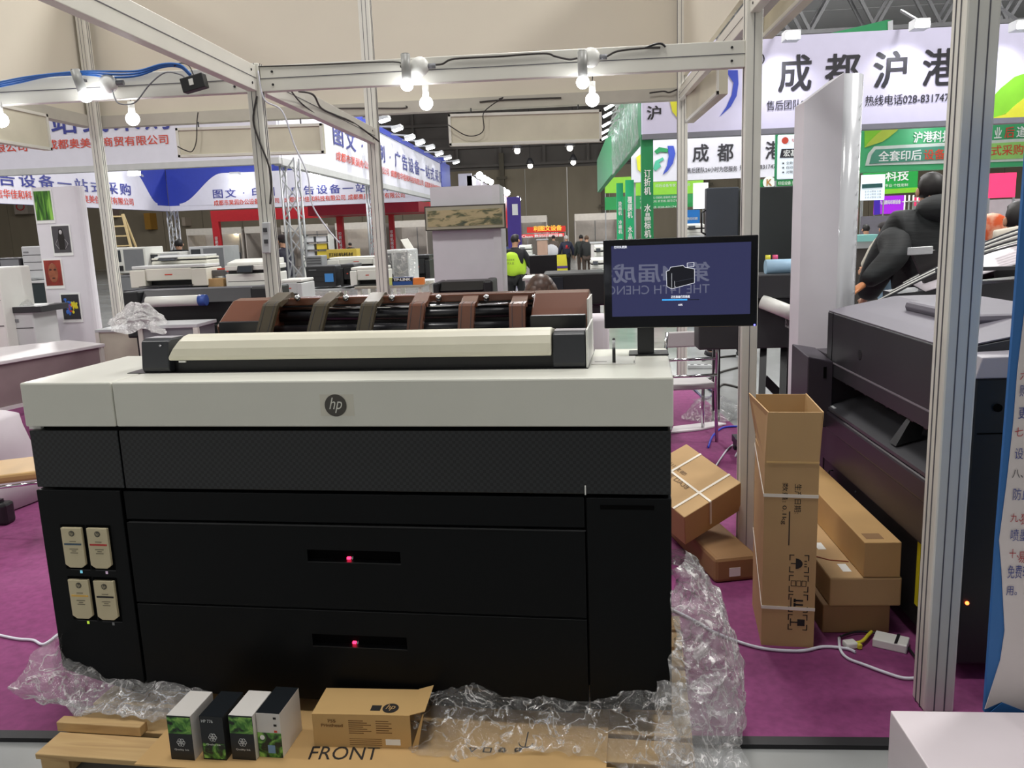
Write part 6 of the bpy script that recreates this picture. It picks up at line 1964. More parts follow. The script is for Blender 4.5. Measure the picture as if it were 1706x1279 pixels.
def chrome_chair(x, y, rz, label, seat_m):
    t = thing('chrome_chair', label, 'chair', (x, y, -0.012), rz)
    M_ = Matrix.Translation((x, y, -0.012)) @ Matrix.Rotation(rz, 4, 'Z')
    W = lambda *p: M_ @ Vector(p)
    B().obox(W(0, 0, 0.46), M_.to_3x3() @ Vector((0.2, 0, 0)), M_.to_3x3() @ Vector((0, 0.2, 0)), Z1 * 0.025).build('seat', seat_m, t, bev=0.015)
    for s_ in (-1, 1):
        B().tube([W(s_ * 0.21, -0.2, 0.0), W(s_ * 0.2, -0.19, 0.46), W(s_ * 0.2, -0.22, 0.7), W(s_ * 0.19, -0.24, 0.9)], 0.014, 8).build('leg', CHR, t)
        B().tube([W(s_ * 0.21, 0.22, 0.0), W(s_ * 0.2, 0.18, 0.44)], 0.014, 8).build('leg', CHR, t)
        B().tube([W(s_ * 0.2, -0.2, 0.42), W(s_ * 0.2, 0.18, 0.42)], 0.01, 6).build('side_rail', CHR, t)
    for z_ in (0.55, 0.68):
        B().tube([W(-0.2, -0.215, z_), W(0, -0.25, z_ + 0.005), W(0.2, -0.215, z_)], 0.012, 8).build('back_rail', CHR, t)
    B().obox(W(0, -0.235, 0.84), M_.to_3x3() @ Vector((0.19, 0, 0)), M_.to_3x3() @ Vector((0, 0.012, 0)), Z1 * 0.06).build('back_pad', seat_m, t, bev=0.01)
    return t


q_ = atY(1143, 600, 6.4)
chrome_chair(q_.x, 6.5, 0.1, 'chrome framed chair seen under the monitor on the shiny floor', mat('seat_pale', (200, 196, 196), 0.5))
# ================================================================ machines and tables behind
IVO = mat('ivory_plastic', (222, 220, 208), 0.4, var=0.02)
PGR = mat('pale_grey_plastic', (206, 208, 208), 0.4, var=0.02)
SCD = mat('small_screen', (50, 54, 60), 0.15, var=0)
GAP = mat('dark_gap', (30, 30, 32), 0.5)


def rect(u0, v0, u1, v1, Y):
    a, b = atY(u0, (v0 + v1) / 2, Y), atY(u1, (v0 + v1) / 2, Y)
    um = (u0 + u1) / 2
    return a.x, b.x, atY(um, v1, Y).z, atY(um, v0, Y).z


def flat_printer(u0, v0, u1, v1, Y, dp, label, body=IVO, lid=None, kind='inkjet', screen=None, group=None, name='desktop_printer', cat='printer'):
    x0, x1, z0, z1 = rect(u0, v0, u1, v1, Y)
    w, h = x1 - x0, z1 - z0
    t = thing(name, label, cat, ((x0 + x1) / 2, Y + dp / 2, z0), 0, group)
    if kind == 'inkjet':
        B().box(x0, x0 + w * 0.2, Y, Y + dp, z0, z0 + h * 0.82).build('side_housing', body, t, bev=0.01)
        B().box(x0 + w * 0.8, x1, Y, Y + dp, z0, z0 + h * 0.82).build('side_housing', body, t, bev=0.01)
        B().box(x0 + w * 0.2, x1 - w * 0.2, Y + 0.02, Y + dp, z0 + h * 0.3, z0 + h * 0.86).build('body', body, t, bev=0.01)
        B().box(x0 + w * 0.2, x1 - w * 0.2, Y + dp * 0.3, Y + dp, z0, z0 + h * 0.3).build('paper_slot', GAP, t)
        B().box(x0 + w * 0.18, x1 - w * 0.18, Y - dp * 0.3, Y + dp * 0.4, z0 + h * 0.05, z0 + h * 0.09).build('output_tray', BLK, t)
        B().box(x0 + w * 0.02, x1 - w * 0.02, Y + 0.03, Y + dp, z0 + h * 0.86, z1).build('lid', lid or PGR, t, bev=0.01)
        B().box(x0 + w * 0.45, x0 + w * 0.55, Y + 0.017, Y + 0.02, z0 + h * 0.55, z0 + h * 0.6).build('name_mark', TXR, t)
    elif kind == 'copier':
        B().box(x0, x1, Y, Y + dp, z0, z0 + h * 0.5).build('body', body, t, bev=0.012)
        B().box(x0 + w * 0.03, x1 - w * 0.03, Y + dp * 0.12, Y + dp, z0 + h * 0.5, z0 + h * 0.62).build('paper_gap', GAP, t)
        B().box(x0, x1, Y, Y + dp, z0 + h * 0.62, z0 + h * 0.8).build('scanner', body, t, bev=0.01)
        B().loft([[(x, Y + 0.02, z0 + h * 0.81), (x, Y + 0.03, z0 + h * 0.9), (x, Y + dp * 0.5, z1), (x, Y + dp, z1), (x, Y + dp, z0 + h * 0.81)] for x in (x0 + w * 0.04, x1 - w * 0.04)], smooth=False).build('lid', lid or WHT, t, bev=0.008)
        B().box(x0 + w * 0.05, x1 - w * 0.05, Y - 0.002, Y, z0 + h * 0.22, z0 + h * 0.24).build('tray_seam', GAP, t)
        sx = x0 + w * (screen if screen is not None else 0.15)
        o = B().obox((sx + w * 0.16, Y - 0.03, z0 + h * 0.66), (w * 0.17, 0, 0), (0, 0.008, -0.004), (0, 0.03, h * 0.12)).build('control_panel', BLK, t, bev=0.004)
        B().obox((sx + w * 0.16, Y - 0.041, z0 + h * 0.66), (w * 0.14, 0, 0), (0, 0.002, -0.001), (0, 0.025, h * 0.095)).build('screen', SCD, o)
    elif kind == 'cabinet':
        B().box(x0, x1, Y, Y + dp, z0, z1).build('body', body, t, bev=0.015)
        B().box(x0 + w * 0.06, x0 + w * 0.32, Y - 0.012, Y, z0 + h * 0.45, z0 + h * 0.9).build('screen', SCD, t, bev=0.004)
        B().box(x0 + w * 0.4, x1 - w * 0.05, Y - 0.004, Y, z0 + h * 0.1, z0 + h * 0.92).build('door', lid or MGR, t)
        B().box(x0 + w * 0.05, x0 + w * 0.35, Y - 0.03, Y, z0 + h * 0.1, z0 + h * 0.3).build('shelf', BLK, t)
    elif kind == 'tower':
        B().box(x0, x1, Y, Y + dp, z0, z1).build('body', body, t, bev=0.015)
        for k in (0.25, 0.5, 0.72):
            B().box(x0 + w * 0.05, x1 - w * 0.05, Y - 0.003, Y, z0 + h * k, z0 + h * k + 0.008).build('drawer_seam', GAP, t)
        B().box(x0 + w * 0.1, x0 + w * 0.35, Y - 0.006, Y, z0 + h * 0.8, z0 + h * 0.84).build('handle', MGR, t)
    elif kind == 'plotter':
        B().box(x0, x0 + w * 0.1, Y, Y + dp, z0, z1).build('end_housing', body, t, bev=0.015)
        B().box(x1 - w * 0.16, x1, Y - 0.02, Y + dp, z0, z1 + 0.01).build('end_housing', body, t, bev=0.02)
        B().box(x0 + w * 0.1, x1 - w * 0.16, Y + dp * 0.25, Y + dp, z0, z0 + h * 0.8).build('bed', GAP, t)
        B().loft([[(x, Y + 0.02, z0 + h * 0.72), (x, Y + dp * 0.3, z1), (x, Y + dp, z1), (x, Y + dp, z0 + h * 0.72)] for x in (x0 + w * 0.1, x1 - w * 0.16)], smooth=False).build('cover', lid or body, t, bev=0.01)
        B().box(x0 + w * 0.1, x1 - w * 0.16, Y, Y + dp * 0.3, z0 + h * 0.0, z0 + h * 0.25).build('front_apron', body, t, bev=0.01)
    return t


def table(u0, u1, v, Y, dp, label, top=LGR, leg=ALU, body=None, zb=-0.012, fy=None):
    x0, x1, z, _ = rect(u0, v - 1, u1, v, Y)
    t = thing('counter' if body else 'table', label, 'counter' if body else 'table', ((x0 + x1) / 2, Y + dp / 2, zb))
    B().box(x0, x1, Y, Y + dp, z - 0.03, z).build('top', top, t, bev=0.004)
    if body:
        B().box(x0 + 0.02, x1 - 0.02, Y + 0.015, Y + dp - 0.015, zb, z - 0.03).build('panel', body, t)
        for xx in (x0 + 0.02, x1 - 0.02):
            B().box(xx - 0.02, xx + 0.02, Y + 0.0, Y + 0.04, zb, z - 0.03).build('frame_post', ALU, t)
    else:
        for xx in (x0 + 0.05, x1 - 0.05):
            for yy in (Y + 0.05, Y + dp - 0.05):
                B().box(xx - 0.02, xx + 0.02, yy - 0.02, yy + 0.02, zb, z - 0.03).build('leg', leg, t)
    return t, z


# --- far left foreground table with brown side
ZT_ = 0.8
A1, A2, A3, A4 = atZ(-60, 612, ZT_), atZ(175, 572, ZT_), atZ(112, 566, ZT_), atZ(-60, 585, ZT_)
t = thing('long_table', 'long white table with brown side panel left of the printer', 'table', (A1 + A2) / 2 - Z1 * 0.8)
P = [A1, A2, A3, A4]
TPW = mat('table_white', (214, 208, 210), 0.35, var=0.02)
B().prism([p_ - Z1 * 0.03 for p_ in P], (0, 0, 0.03)).build('top', TPW, t, bev=0.006)
dd = (A2 - A1).normalized()
nn_ = Vector((-dd.y, dd.x, 0))
pan = [A1 + nn_ * 0.03 - Z1 * 0.03, A2 - dd * 0.05 + nn_ * 0.03 - Z1 * 0.03]
zlo = -0.35
B().hexa([pan[0] + Z1 * zlo, pan[1] + Z1 * zlo, pan[1] + nn_ * 0.02 + Z1 * zlo, pan[0] + nn_ * 0.02 + Z1 * zlo, pan[0], pan[1], pan[1] + nn_ * 0.02, pan[0] + nn_ * 0.02]).build('side_panel', mat('side_brown', (142, 124, 126), 0.35), t)
B().bar(pan[0] + Z1 * (zlo - 0.015), pan[1] + Z1 * (zlo - 0.015), 0.04, 0.03).build('lower_rail', TPW, t)
for p_ in (A2 - dd * 0.03 + nn_ * 0.03, A1 + nn_ * 0.03, A3 - nn_ * 0.03 - dd * 0.04):
    B().box(p_.x - 0.02, p_.x + 0.02, p_.y - 0.02, p_.y + 0.02, 0, 0.77).build('leg', ALU, t)

# white cloth covered stool and chair at the left edge
c0_ = atZ(10, 660, 0.62)


def drape(cx, cy, zt_, rx, ry, label, nm='cloth_covered_table', m_=None, cat='table', rz=0.0):
    r_ = []
    n = 40
    for z_, k in ((zt_, 0.0), (zt_, 0.9), (zt_ - 0.02, 1.0), (zt_ * 0.6, 1.06), (zt_ * 0.3, 1.12), (0.01, 1.18)):
        ring = []
        for i in range(n):
            an = 2 * PI * i / n
            f = 1 + (0.05 * math.sin(an * 7) if z_ < zt_ - 0.03 else 0)
            sx = math.copysign(abs(math.cos(an)) ** 0.5, math.cos(an))
            sy = math.copysign(abs(math.sin(an)) ** 0.5, math.sin(an))
            ring.append(Vector((cx + rx * max(k, 0.02) * f * sx, cy + ry * max(k, 0.02) * f * sy, z_)))
        r_.append(ring)
    o_ = B().loft(r_).build(nm, m_ or mat('cloth_white', (206, 198, 204), 0.8, var=0.03))
    return tag(o_, label, cat)


drape(-4.35, 5.0, 0.6, 0.6, 0.33, 'table under a white cloth at the left edge below the long table')
q_ = atZ(0, 790, 0.45)
chrome_chair(-3.17, 4.3, 2.0, 'chrome framed chair with a golden brown seat at the left edge', mat('seat_gold', (186, 150, 96), 0.5))
q_ = atY(6, 840, 4.6)
t = thing('black_case', 'black case on the carpet at the left edge behind the printer', 'case', (q_.x - 0.07, 4.65, 0))
B().box(q_.x - 0.14, q_.x + 0.0, 4.6, 4.7, 0.0, q_.z).build('body', BLK, t, bev=0.02)
B().box(q_.x - 0.1, q_.x - 0.04, 4.63, 4.66, q_.z, q_.z + 0.02).build('handle', BLK, t)

# small counter with aluminium frame, bags on top
t, zc = table(157, 244, 548, 8.0, 0.5, 'small counter with aluminium frame in front of the tall left post', LGR, body=mat('counter_panel', (214, 210, 190), 0.5), zb=0)
wrap('plastic_bag', lambda a, b: atY(188 + 88 * a, 562 - 58 * math.sin(PI * b * .6 + .15) * (0.45 + 0.55 * math.sin(PI * a)) - 4 * a, 6.72 + 0.3 * b), 40, 30, BAGF, 'pile of crumpled white plastic bags beside the small counter', 0.045, 7, 3)
t, z2 = table(228, 328, 541, 6.75, 0.4, 'grey desk under the plastic bags left of the scanner', LGR, body=MGR)
# black plotter with paper roll at the left middle
t = flat_printer(208, 482, 462, 560, 9.9 - 2.4, 0.4, 'black wide plotter with a white paper roll behind the left end of the scanner', BLK, DGR, 'plotter', name='roll_plotter', cat='plotter')
r0, r1 = atY(245, 503, 7.44), atY(332, 500, 7.44)
B().cyl(r0, r1, 0.05, 20).build('paper_roll', WHT, t)
B().cyl(r1, r1 + Vector((0.07, 0, 0.0)), 0.052, 20).build('blue_cap', mat('cap_blue', (60, 90, 170), 0.4), t)
x0, x1, z0, z1 = rect(215, 560, 455, 561, 7.5)
for xx in (x0 + 0.1, x1 - 0.1):
    B().box(xx - 0.03, xx + 0.03, 7.6, 7.7, 0.03, z0).build('leg', BLK, t)
    B().box(xx - 0.03, xx + 0.03, 7.4, 7.9, 0.0, 0.05).build('foot', BLK, t)
B().box(x0 + .02, x1 - .02, 7.6, 7.88, z0 - 0.2, z0 + 0.02).build('lower_body', BLK, t)
# row of tables inside the left stand, machines on them
t, z3 = table(205, 470, 479, 10.4, 1.0, 'long table carrying white printers behind the black plotter', DGR)
flat_printer(216, 442, 344, 478, 10.45, 0.5, 'ivory wide inkjet printer on the long table behind the black plotter', IVO, PGR)
flat_printer(252, 425, 345, 443, 10.9, 0.4, 'ivory scanner with open cover standing behind the ivory inkjet printer', IVO, PGR, 'copier')
t = thing('brown_box', 'small brown cardboard box right of the ivory inkjet printer', 'box', atY(360, 477, 10.5))
x0, x1, z0, z1 = rect(346, 464, 372, 478, 10.5)
B().box(x0, x1, 10.5, 10.7, z0, z1).build('carton', CRD, t, bev=0.004)
flat_printer(375, 432, 452, 479, 10.5, 0.6, 'white office copier with black touch screen left of the corner post', WHT, WHT, 'copier', 0.3)
for i, (u0, v0, u1, v1, c, lab) in enumerate(((352, 450, 372, 460, (96, 96, 98), 'grey tray on the table right of the ivory printer'), (358, 447, 372, 454, (200, 60, 40), 'red packet on the table'), (368, 458, 376, 466, (50, 110, 190), 'blue packet on the table'))):
    x0, x1, z0, z1 = rect(u0, v0, u1, v1, 10.6 + 0.05 * i)
    o_ = B().box(x0, x1, 10.62 + 0.1 * i, 10.72 + 0.1 * i, z0, z1).build('packet', mat('packet_%d' % i, c, 0.5), bev=0.003)
    tag(o_, lab, 'packet')
t, z4 = table(180, 420, 455, 14.6, 1.0, 'far table carrying big office machines in the left stand', MGR, body=MGR)
flat_printer(183, 412, 243, 455, 14.7, 0.7, 'grey and white production press with wide screen right of the tall left post', WHT, MGR, 'cabinet')
flat_printer(247, 420, 300, 452, 14.9, 0.6, 'white office machine in front of the person in the black padded coat', WHT, LGR, 'cabinet')
flat_printer(316, 410, 376, 453, 15.3, 0.7, 'grey plotter with upright screen right of the person in the black padded coat', LGR, MGR, 'cabinet')
# middle group
t, z5 = table(455, 605, 482, 11.5, 0.8, 'table carrying the black printer near the navy coated person', LGR)
flat_printer(462, 466, 503, 500, 9.4, 0.5, 'white printer with rounded lid right of the corner post', PGR, WHT, 'inkjet')
t, z5 = table(455, 508, 500, 9.35, 0.6, 'small table under the white printer with rounded lid', LGR)
flat_printer(510, 443, 560, 478, 11.6, 0.5, 'matt black box shaped printer in the middle of the left stand', mat('matt_black', (44, 45, 48), 0.5), BLK, 'tower', name='black_printer')
flat_printer(510, 426, 536, 444, 12.2, 0.3, 'dark grey box on top of the matt black printer', MGR, MGR, 'tower', name='grey_box', cat='box')
t = flat_printer(567, 440, 590, 477, 11.55, 0.5, 'black printer with open side next to the matt black printer', BLK, DGR, 'inkjet')
x0, x1, z0, z1 = rect(539, 456, 553, 470, 11.52)
B().box(x0, x1, 11.58, 11.6, z0, z1).build('blue_screen', mat('tiny_blue_screen', (60, 120, 180), 0.3, emit=0.3), t)
t, z6 = table(590, 705, 476, 10.2, 0.9, 'clear topped grey table with small boxes before the film covered machine', mat('acrylic_grey', (168, 162, 148), 0.15, var=0.1))
flat_printer(583, 445, 640, 476, 10.5, 0.5, 'white desktop printer left of the blue labelled bottle', WHT, WHT, 'inkjet')
flat_printer(546, 428, 640, 446, 12.6, 0.6, 'low white wide printer behind the black printer', WHT, WHT, 'inkjet')
t = flat_printer(640, 416, 682, 473, 11.2, 0.7, 'grey machine covered with clear film behind the small network box', LGR, MGR, 'cabinet')
table(640, 730, 471, 11.0, 0.95, 'table under the film covered machine and the black printer with paper', LGR)
table(545, 660, 447, 12.5, 0.8, 'table under the low white wide printer', LGR)
wrap('film_cover', lambda a, b: atY(636 + 56 * a, 418 + 56 * b - 3 * math.sin(PI * a), 11.1 - 0.08 * b), 24, 24, FILM, 'clear film cover hanging over the grey machine', 0.05, 3)
t = flat_printer(676, 425, 716, 470, 12.5, 0.5, 'black printer with a tall sheet of white paper left of the display column', BLK, BLK, 'inkjet')
a_, b_ = atY(666, 398, 12.4), atY(690, 418, 12.4)
B().hexa([atY(667, 399, 12.5), atY(679, 397, 12.5), atY(692, 418, 12.4), atY(680, 421, 12.4)] + [p_ + Vector((0, 0.02, 0)) for p_ in (atY(667, 399, 12.5), atY(679, 397, 12.5), atY(692, 418, 12.4), atY(680, 421, 12.4))]).build('paper_sheet', WHT, t)
p_ = atY(634, 471, 10.3)
t = thing('water_bottle', 'clear bottle with blue and white label on the grey table', 'bottle', p_)
B().cyl(p_, p_ + Z1 * 0.14, 0.034, 16).build('body', mat('bottle_clear', (206, 214, 220), 0.1), t)
B().cyl(p_ + Z1 * 0.03, p_ + Z1 * 0.11, 0.0355, 16).build('label', mat('label_blue', (60, 110, 180), 0.4), t)
B().cyl(p_ + Z1 * 0.14, p_ + Z1 * 0.17, 0.015, 12).build('cap', TXW, t)
for (u0, v0, u1, v1, c, s_, lab) in ((654, 462, 687, 475, (40, 80, 150), 'TP-LINK', 'small dark blue network box with white letters on the grey table'), (688, 463, 706, 474, (226, 130, 60), '', 'small orange and pink box beside the dark blue network box'),
                                     (645, 463, 653, 475, (206, 212, 120), '', 'small yellow green packet left of the dark blue network box')):
    x0, x1, z0, z1 = rect(u0, v0, u1, v1, 10.25)
    t = thing('product_box', lab, 'box', ((x0 + x1) / 2, 10.3, z0))
    B().box(x0, x1, 10.25, 10.35, z0, z1).build('carton', mat('product_%d' % c[0], c, 0.4), t, bev=0.002)
    if s_:
        B().box(x0, x1, 10.247, 10.25, z0 + (z1 - z0) * 0.5, z1).build('black_band', BLK, t)
        txt(s_, (x0 + 0.015, 10.245, z0 + (z1 - z0) * 0.58), X1, Z1, (x1 - x0) * 0.85, (z1 - z0) * 0.32, TXW, t, bold=0.03)
x0, x1, z0, z1 = rect(544, 415, 594, 430, 16)
t = thing('yellow_box', 'wide yellow lettered box standing behind the white wide printer', 'box', ((x0 + x1) / 2, 16.1, z0))
B().box(x0, x1, 16, 16.3, z0, z1).build('carton', mat('yellow_carton', (196, 170, 70), 0.6), t)
txt('打印机耗材', (x0 + 0.05, 15.99, z0 + 0.04), X1, Z1, (x1 - x0) * 0.8, 0.07, INK, t, bold=0.02)
table(540, 600, 430, 15.9, 0.8, 'far table carrying the yellow lettered box', DGR)
t = thing('goods_shelf', 'shelf with white and yellow packages behind the truss column', 'shelf', atY(525, 430, 24))
x0, x1, z0, z1 = rect(505, 390, 548, 428, 24)
for k in range(4):
    zz = z0 + (z1 - z0) * k / 3
    B().box(x0, x1, 24, 24.5, zz - 0.02, zz).build('shelf_board', DGR, t)
for xx in (x0, x1):
    B().box(xx - 0.02, xx + 0.02, 24, 24.5, 0, z1).build('upright', WHT, t)
for k, (fx, fz, fw, c) in enumerate(((0.1, 2, 0.3, (220, 220, 220)), (0.5, 2, 0.4, (226, 226, 230)), (0.05, 1, 0.35, (210, 214, 214)), (0.5, 1, 0.4, (230, 200, 60)), (0.1, 0, 0.3, (200, 200, 205)), (0.5, 0, 0.45, (236, 210, 70)))):
    zz = z0 + (z1 - z0) * fz / 3
    o_ = B().box(x0 + (x1 - x0) * fx, x0 + (x1 - x0) * (fx + fw), 24.05, 24.4, zz, zz + (z1 - z0) * 0.24).build('package', mat('package_%d_%d' % (c[0], c[2]), c, 0.5))
    tag(o_, ('white package at the left', 'white package at the right', 'pale package at the left', 'yellow package at the right', 'grey package at the left', 'yellow package at the right')[k] + (' on the top board', ' on the top board', ' on the middle board', ' on the middle board', ' on the lowest board', ' on the lowest board')[k] + ' of the far goods shelf', 'package', 'packages on the far goods shelf')
# far left copiers
flat_printer(-50, 446, 10, 640, 7.8, 0.5, 'tall white copier cut by the left edge behind the long table', WHT, WHT, 'tower', name='office_copier')
t = flat_printer(24, 510, 62, 640, 7.95, 0.4, 'grey white copier between the tall white copier and the picture panel', PGR, PGR, 'tower', name='office_copier')
x0, x1, z0, z1 = rect(18, 511, 68, 521, 7.93)
B().box(x0, x1, 7.93, 8.4, z0, z1).build('dark_tray', CHA, t, bev=0.004)
wrap('plastic_bag', lambda a, b: atY(22 + 38 * a, 512 - 12 * math.sin(PI * b) * math.sin(PI * a), 8.0 + 0.3 * b), 20, 16, FILMH, 'small crumpled bag on the grey white copier', 0.03, 6)
t, z7 = table(-20, 78, 469, 11.0, 0.8, 'dark fronted counter behind the copiers at the far left', PGR, body=mat('dark_teal', (40, 52, 54), 0.5))
flat_printer(38, 410, 72, 464, 11.2, 0.5, 'grey tower shaped machine left of the picture panel', LGR, LGR, 'tower', name='office_machine')
flat_printer(-20, 430, 36, 466, 11.2, 0.5, 'dark grey scanner machine at the far left edge', CHA, MGR, 'cabinet', name='office_machine')
# machines behind the centre and right
t = flat_printer(722, 470, 822, 520, 7.7, 0.5, 'black plotter with a rounded end in front of the display column', BLK, BLK, 'plotter', name='roll_plotter', cat='plotter')
x0, x1, z0, z1 = rect(722, 519, 822, 520, 7.7)
for xx in (x0 + 0.08, x1 - 0.08):
    B().box(xx - 0.03, xx + 0.03, 7.8, 7.95, 0, z0).build('leg', BLK, t)
t = flat_printer(905, 455, 1010, 510, 7.4, 0.6, 'wide black printer body behind the brown haired head', BLK, BLK, 'cabinet', name='wide_printer')
x0, x1, z0, z1 = rect(905, 510, 1010, 511, 7.4)
B().box(x0 + .05, x1 - .05, 7.5, 7.9, 0, z0).build('lower_body', DGR, t)
t = thing('black_monitor', 'black monitor seen from behind above the brown haired head', 'monitor', atY(905, 455, 9.0))
x0, x1, z0, z1 = rect(882, 425, 928, 456, 9.0)
B().box(x0, x1, 9.0, 9.04, z0, z1).build('back_cover', mat('monitor_back', (24, 24, 27), 0.4), t, bev=0.006)
B().box((x0 + x1) / 2 - 0.03, (x0 + x1) / 2 + 0.03, 9.04, 9.07, 0.75, z0 + 0.05).build('neck', BLK, t)
table(870, 945, 462, 9.0, 0.6, 'white desk under the black monitor in the aisle', WHT)
for (u0, v0, u1, v1, Y, lab) in ((984, 430, 1010, 452, 14, 'white machine low behind the left edge of the monitor'), (990, 408, 1012, 432, 17, 'white machine farther behind the left edge of the monitor'), (864, 408, 886, 425, 22, 'small white machine right of the vest wearer'), (1142, 372, 1176, 392, 14, 'white machine between the far aisle post and the dark machine back')):
    flat_printer(u0, v0, u1, v1, Y, 0.5, lab, WHT, WHT, 'copier', name='office_machine')
    table(u0 - 4, u1 + 4, v1, Y - 0.05, 0.7, 'table under the ' + lab[:60], LGR)
drape(atY(992, 560, 4.5).x, 4.55, atY(990, 527, 4.5).z, 0.075, 0.14, 'slim chair under a white cover right of the copper stacker', 'covered_chair', cat='chair')
# low stack of desks and seats in the aisle
for (u0, v0, u1, v1, Y, c, lab) in ((895, 400, 912, 425, 30, (206, 170, 150), 'pinkish counter in the aisle'), (985, 405, 1008, 440, 25, (210, 206, 204), 'pale cabinet at the right side of the aisle')):
    x0, x1, z0, z1 = rect(u0, v0, u1, v1, Y)
    t = thing('aisle_counter', lab, 'counter', ((x0 + x1) / 2, Y, 0))
    B().box(x0, x1, Y, Y + 0.6, 0, z1).build('body', mat('aisle_%d' % c[1], c, 0.6), t)
    B().box(x0 - 0.03, x1 + 0.03, Y - 0.03, Y + 0.63, z1, z1 + 0.04).build('top', LGR, t)
# ================================================================ people
def skinned(name, joints, edges, m_, parent, sub=1, root=0):
    """one continuous surface grown round a skeleton: joints = [(point, rx, ry)]"""
    me = bpy.data.meshes.new(name)
    M = INV[parent.name] if parent is not None else Matrix()
    me.from_pydata([tuple(M @ Vector(j[0])) for j in joints], edges, [])
    o = bpy.data.objects.new(name, me)
    o.parent = parent
    INV[o.name] = INV[parent.name]
    COL.objects.link(o)
    sk = o.modifiers.new('skin', 'SKIN')
    sk.use_smooth_shade = True
    for i, j in enumerate(joints):
        d_ = me.skin_vertices[0].data[i]
        d_.radius = (j[1], j[2] if len(j) > 2 else j[1])
        d_.use_root = (i == root)
    s_ = o.modifiers.new('sub', 'SUBSURF')
    s_.levels = s_.render_levels = sub
    me.materials.append(m_)
    return o


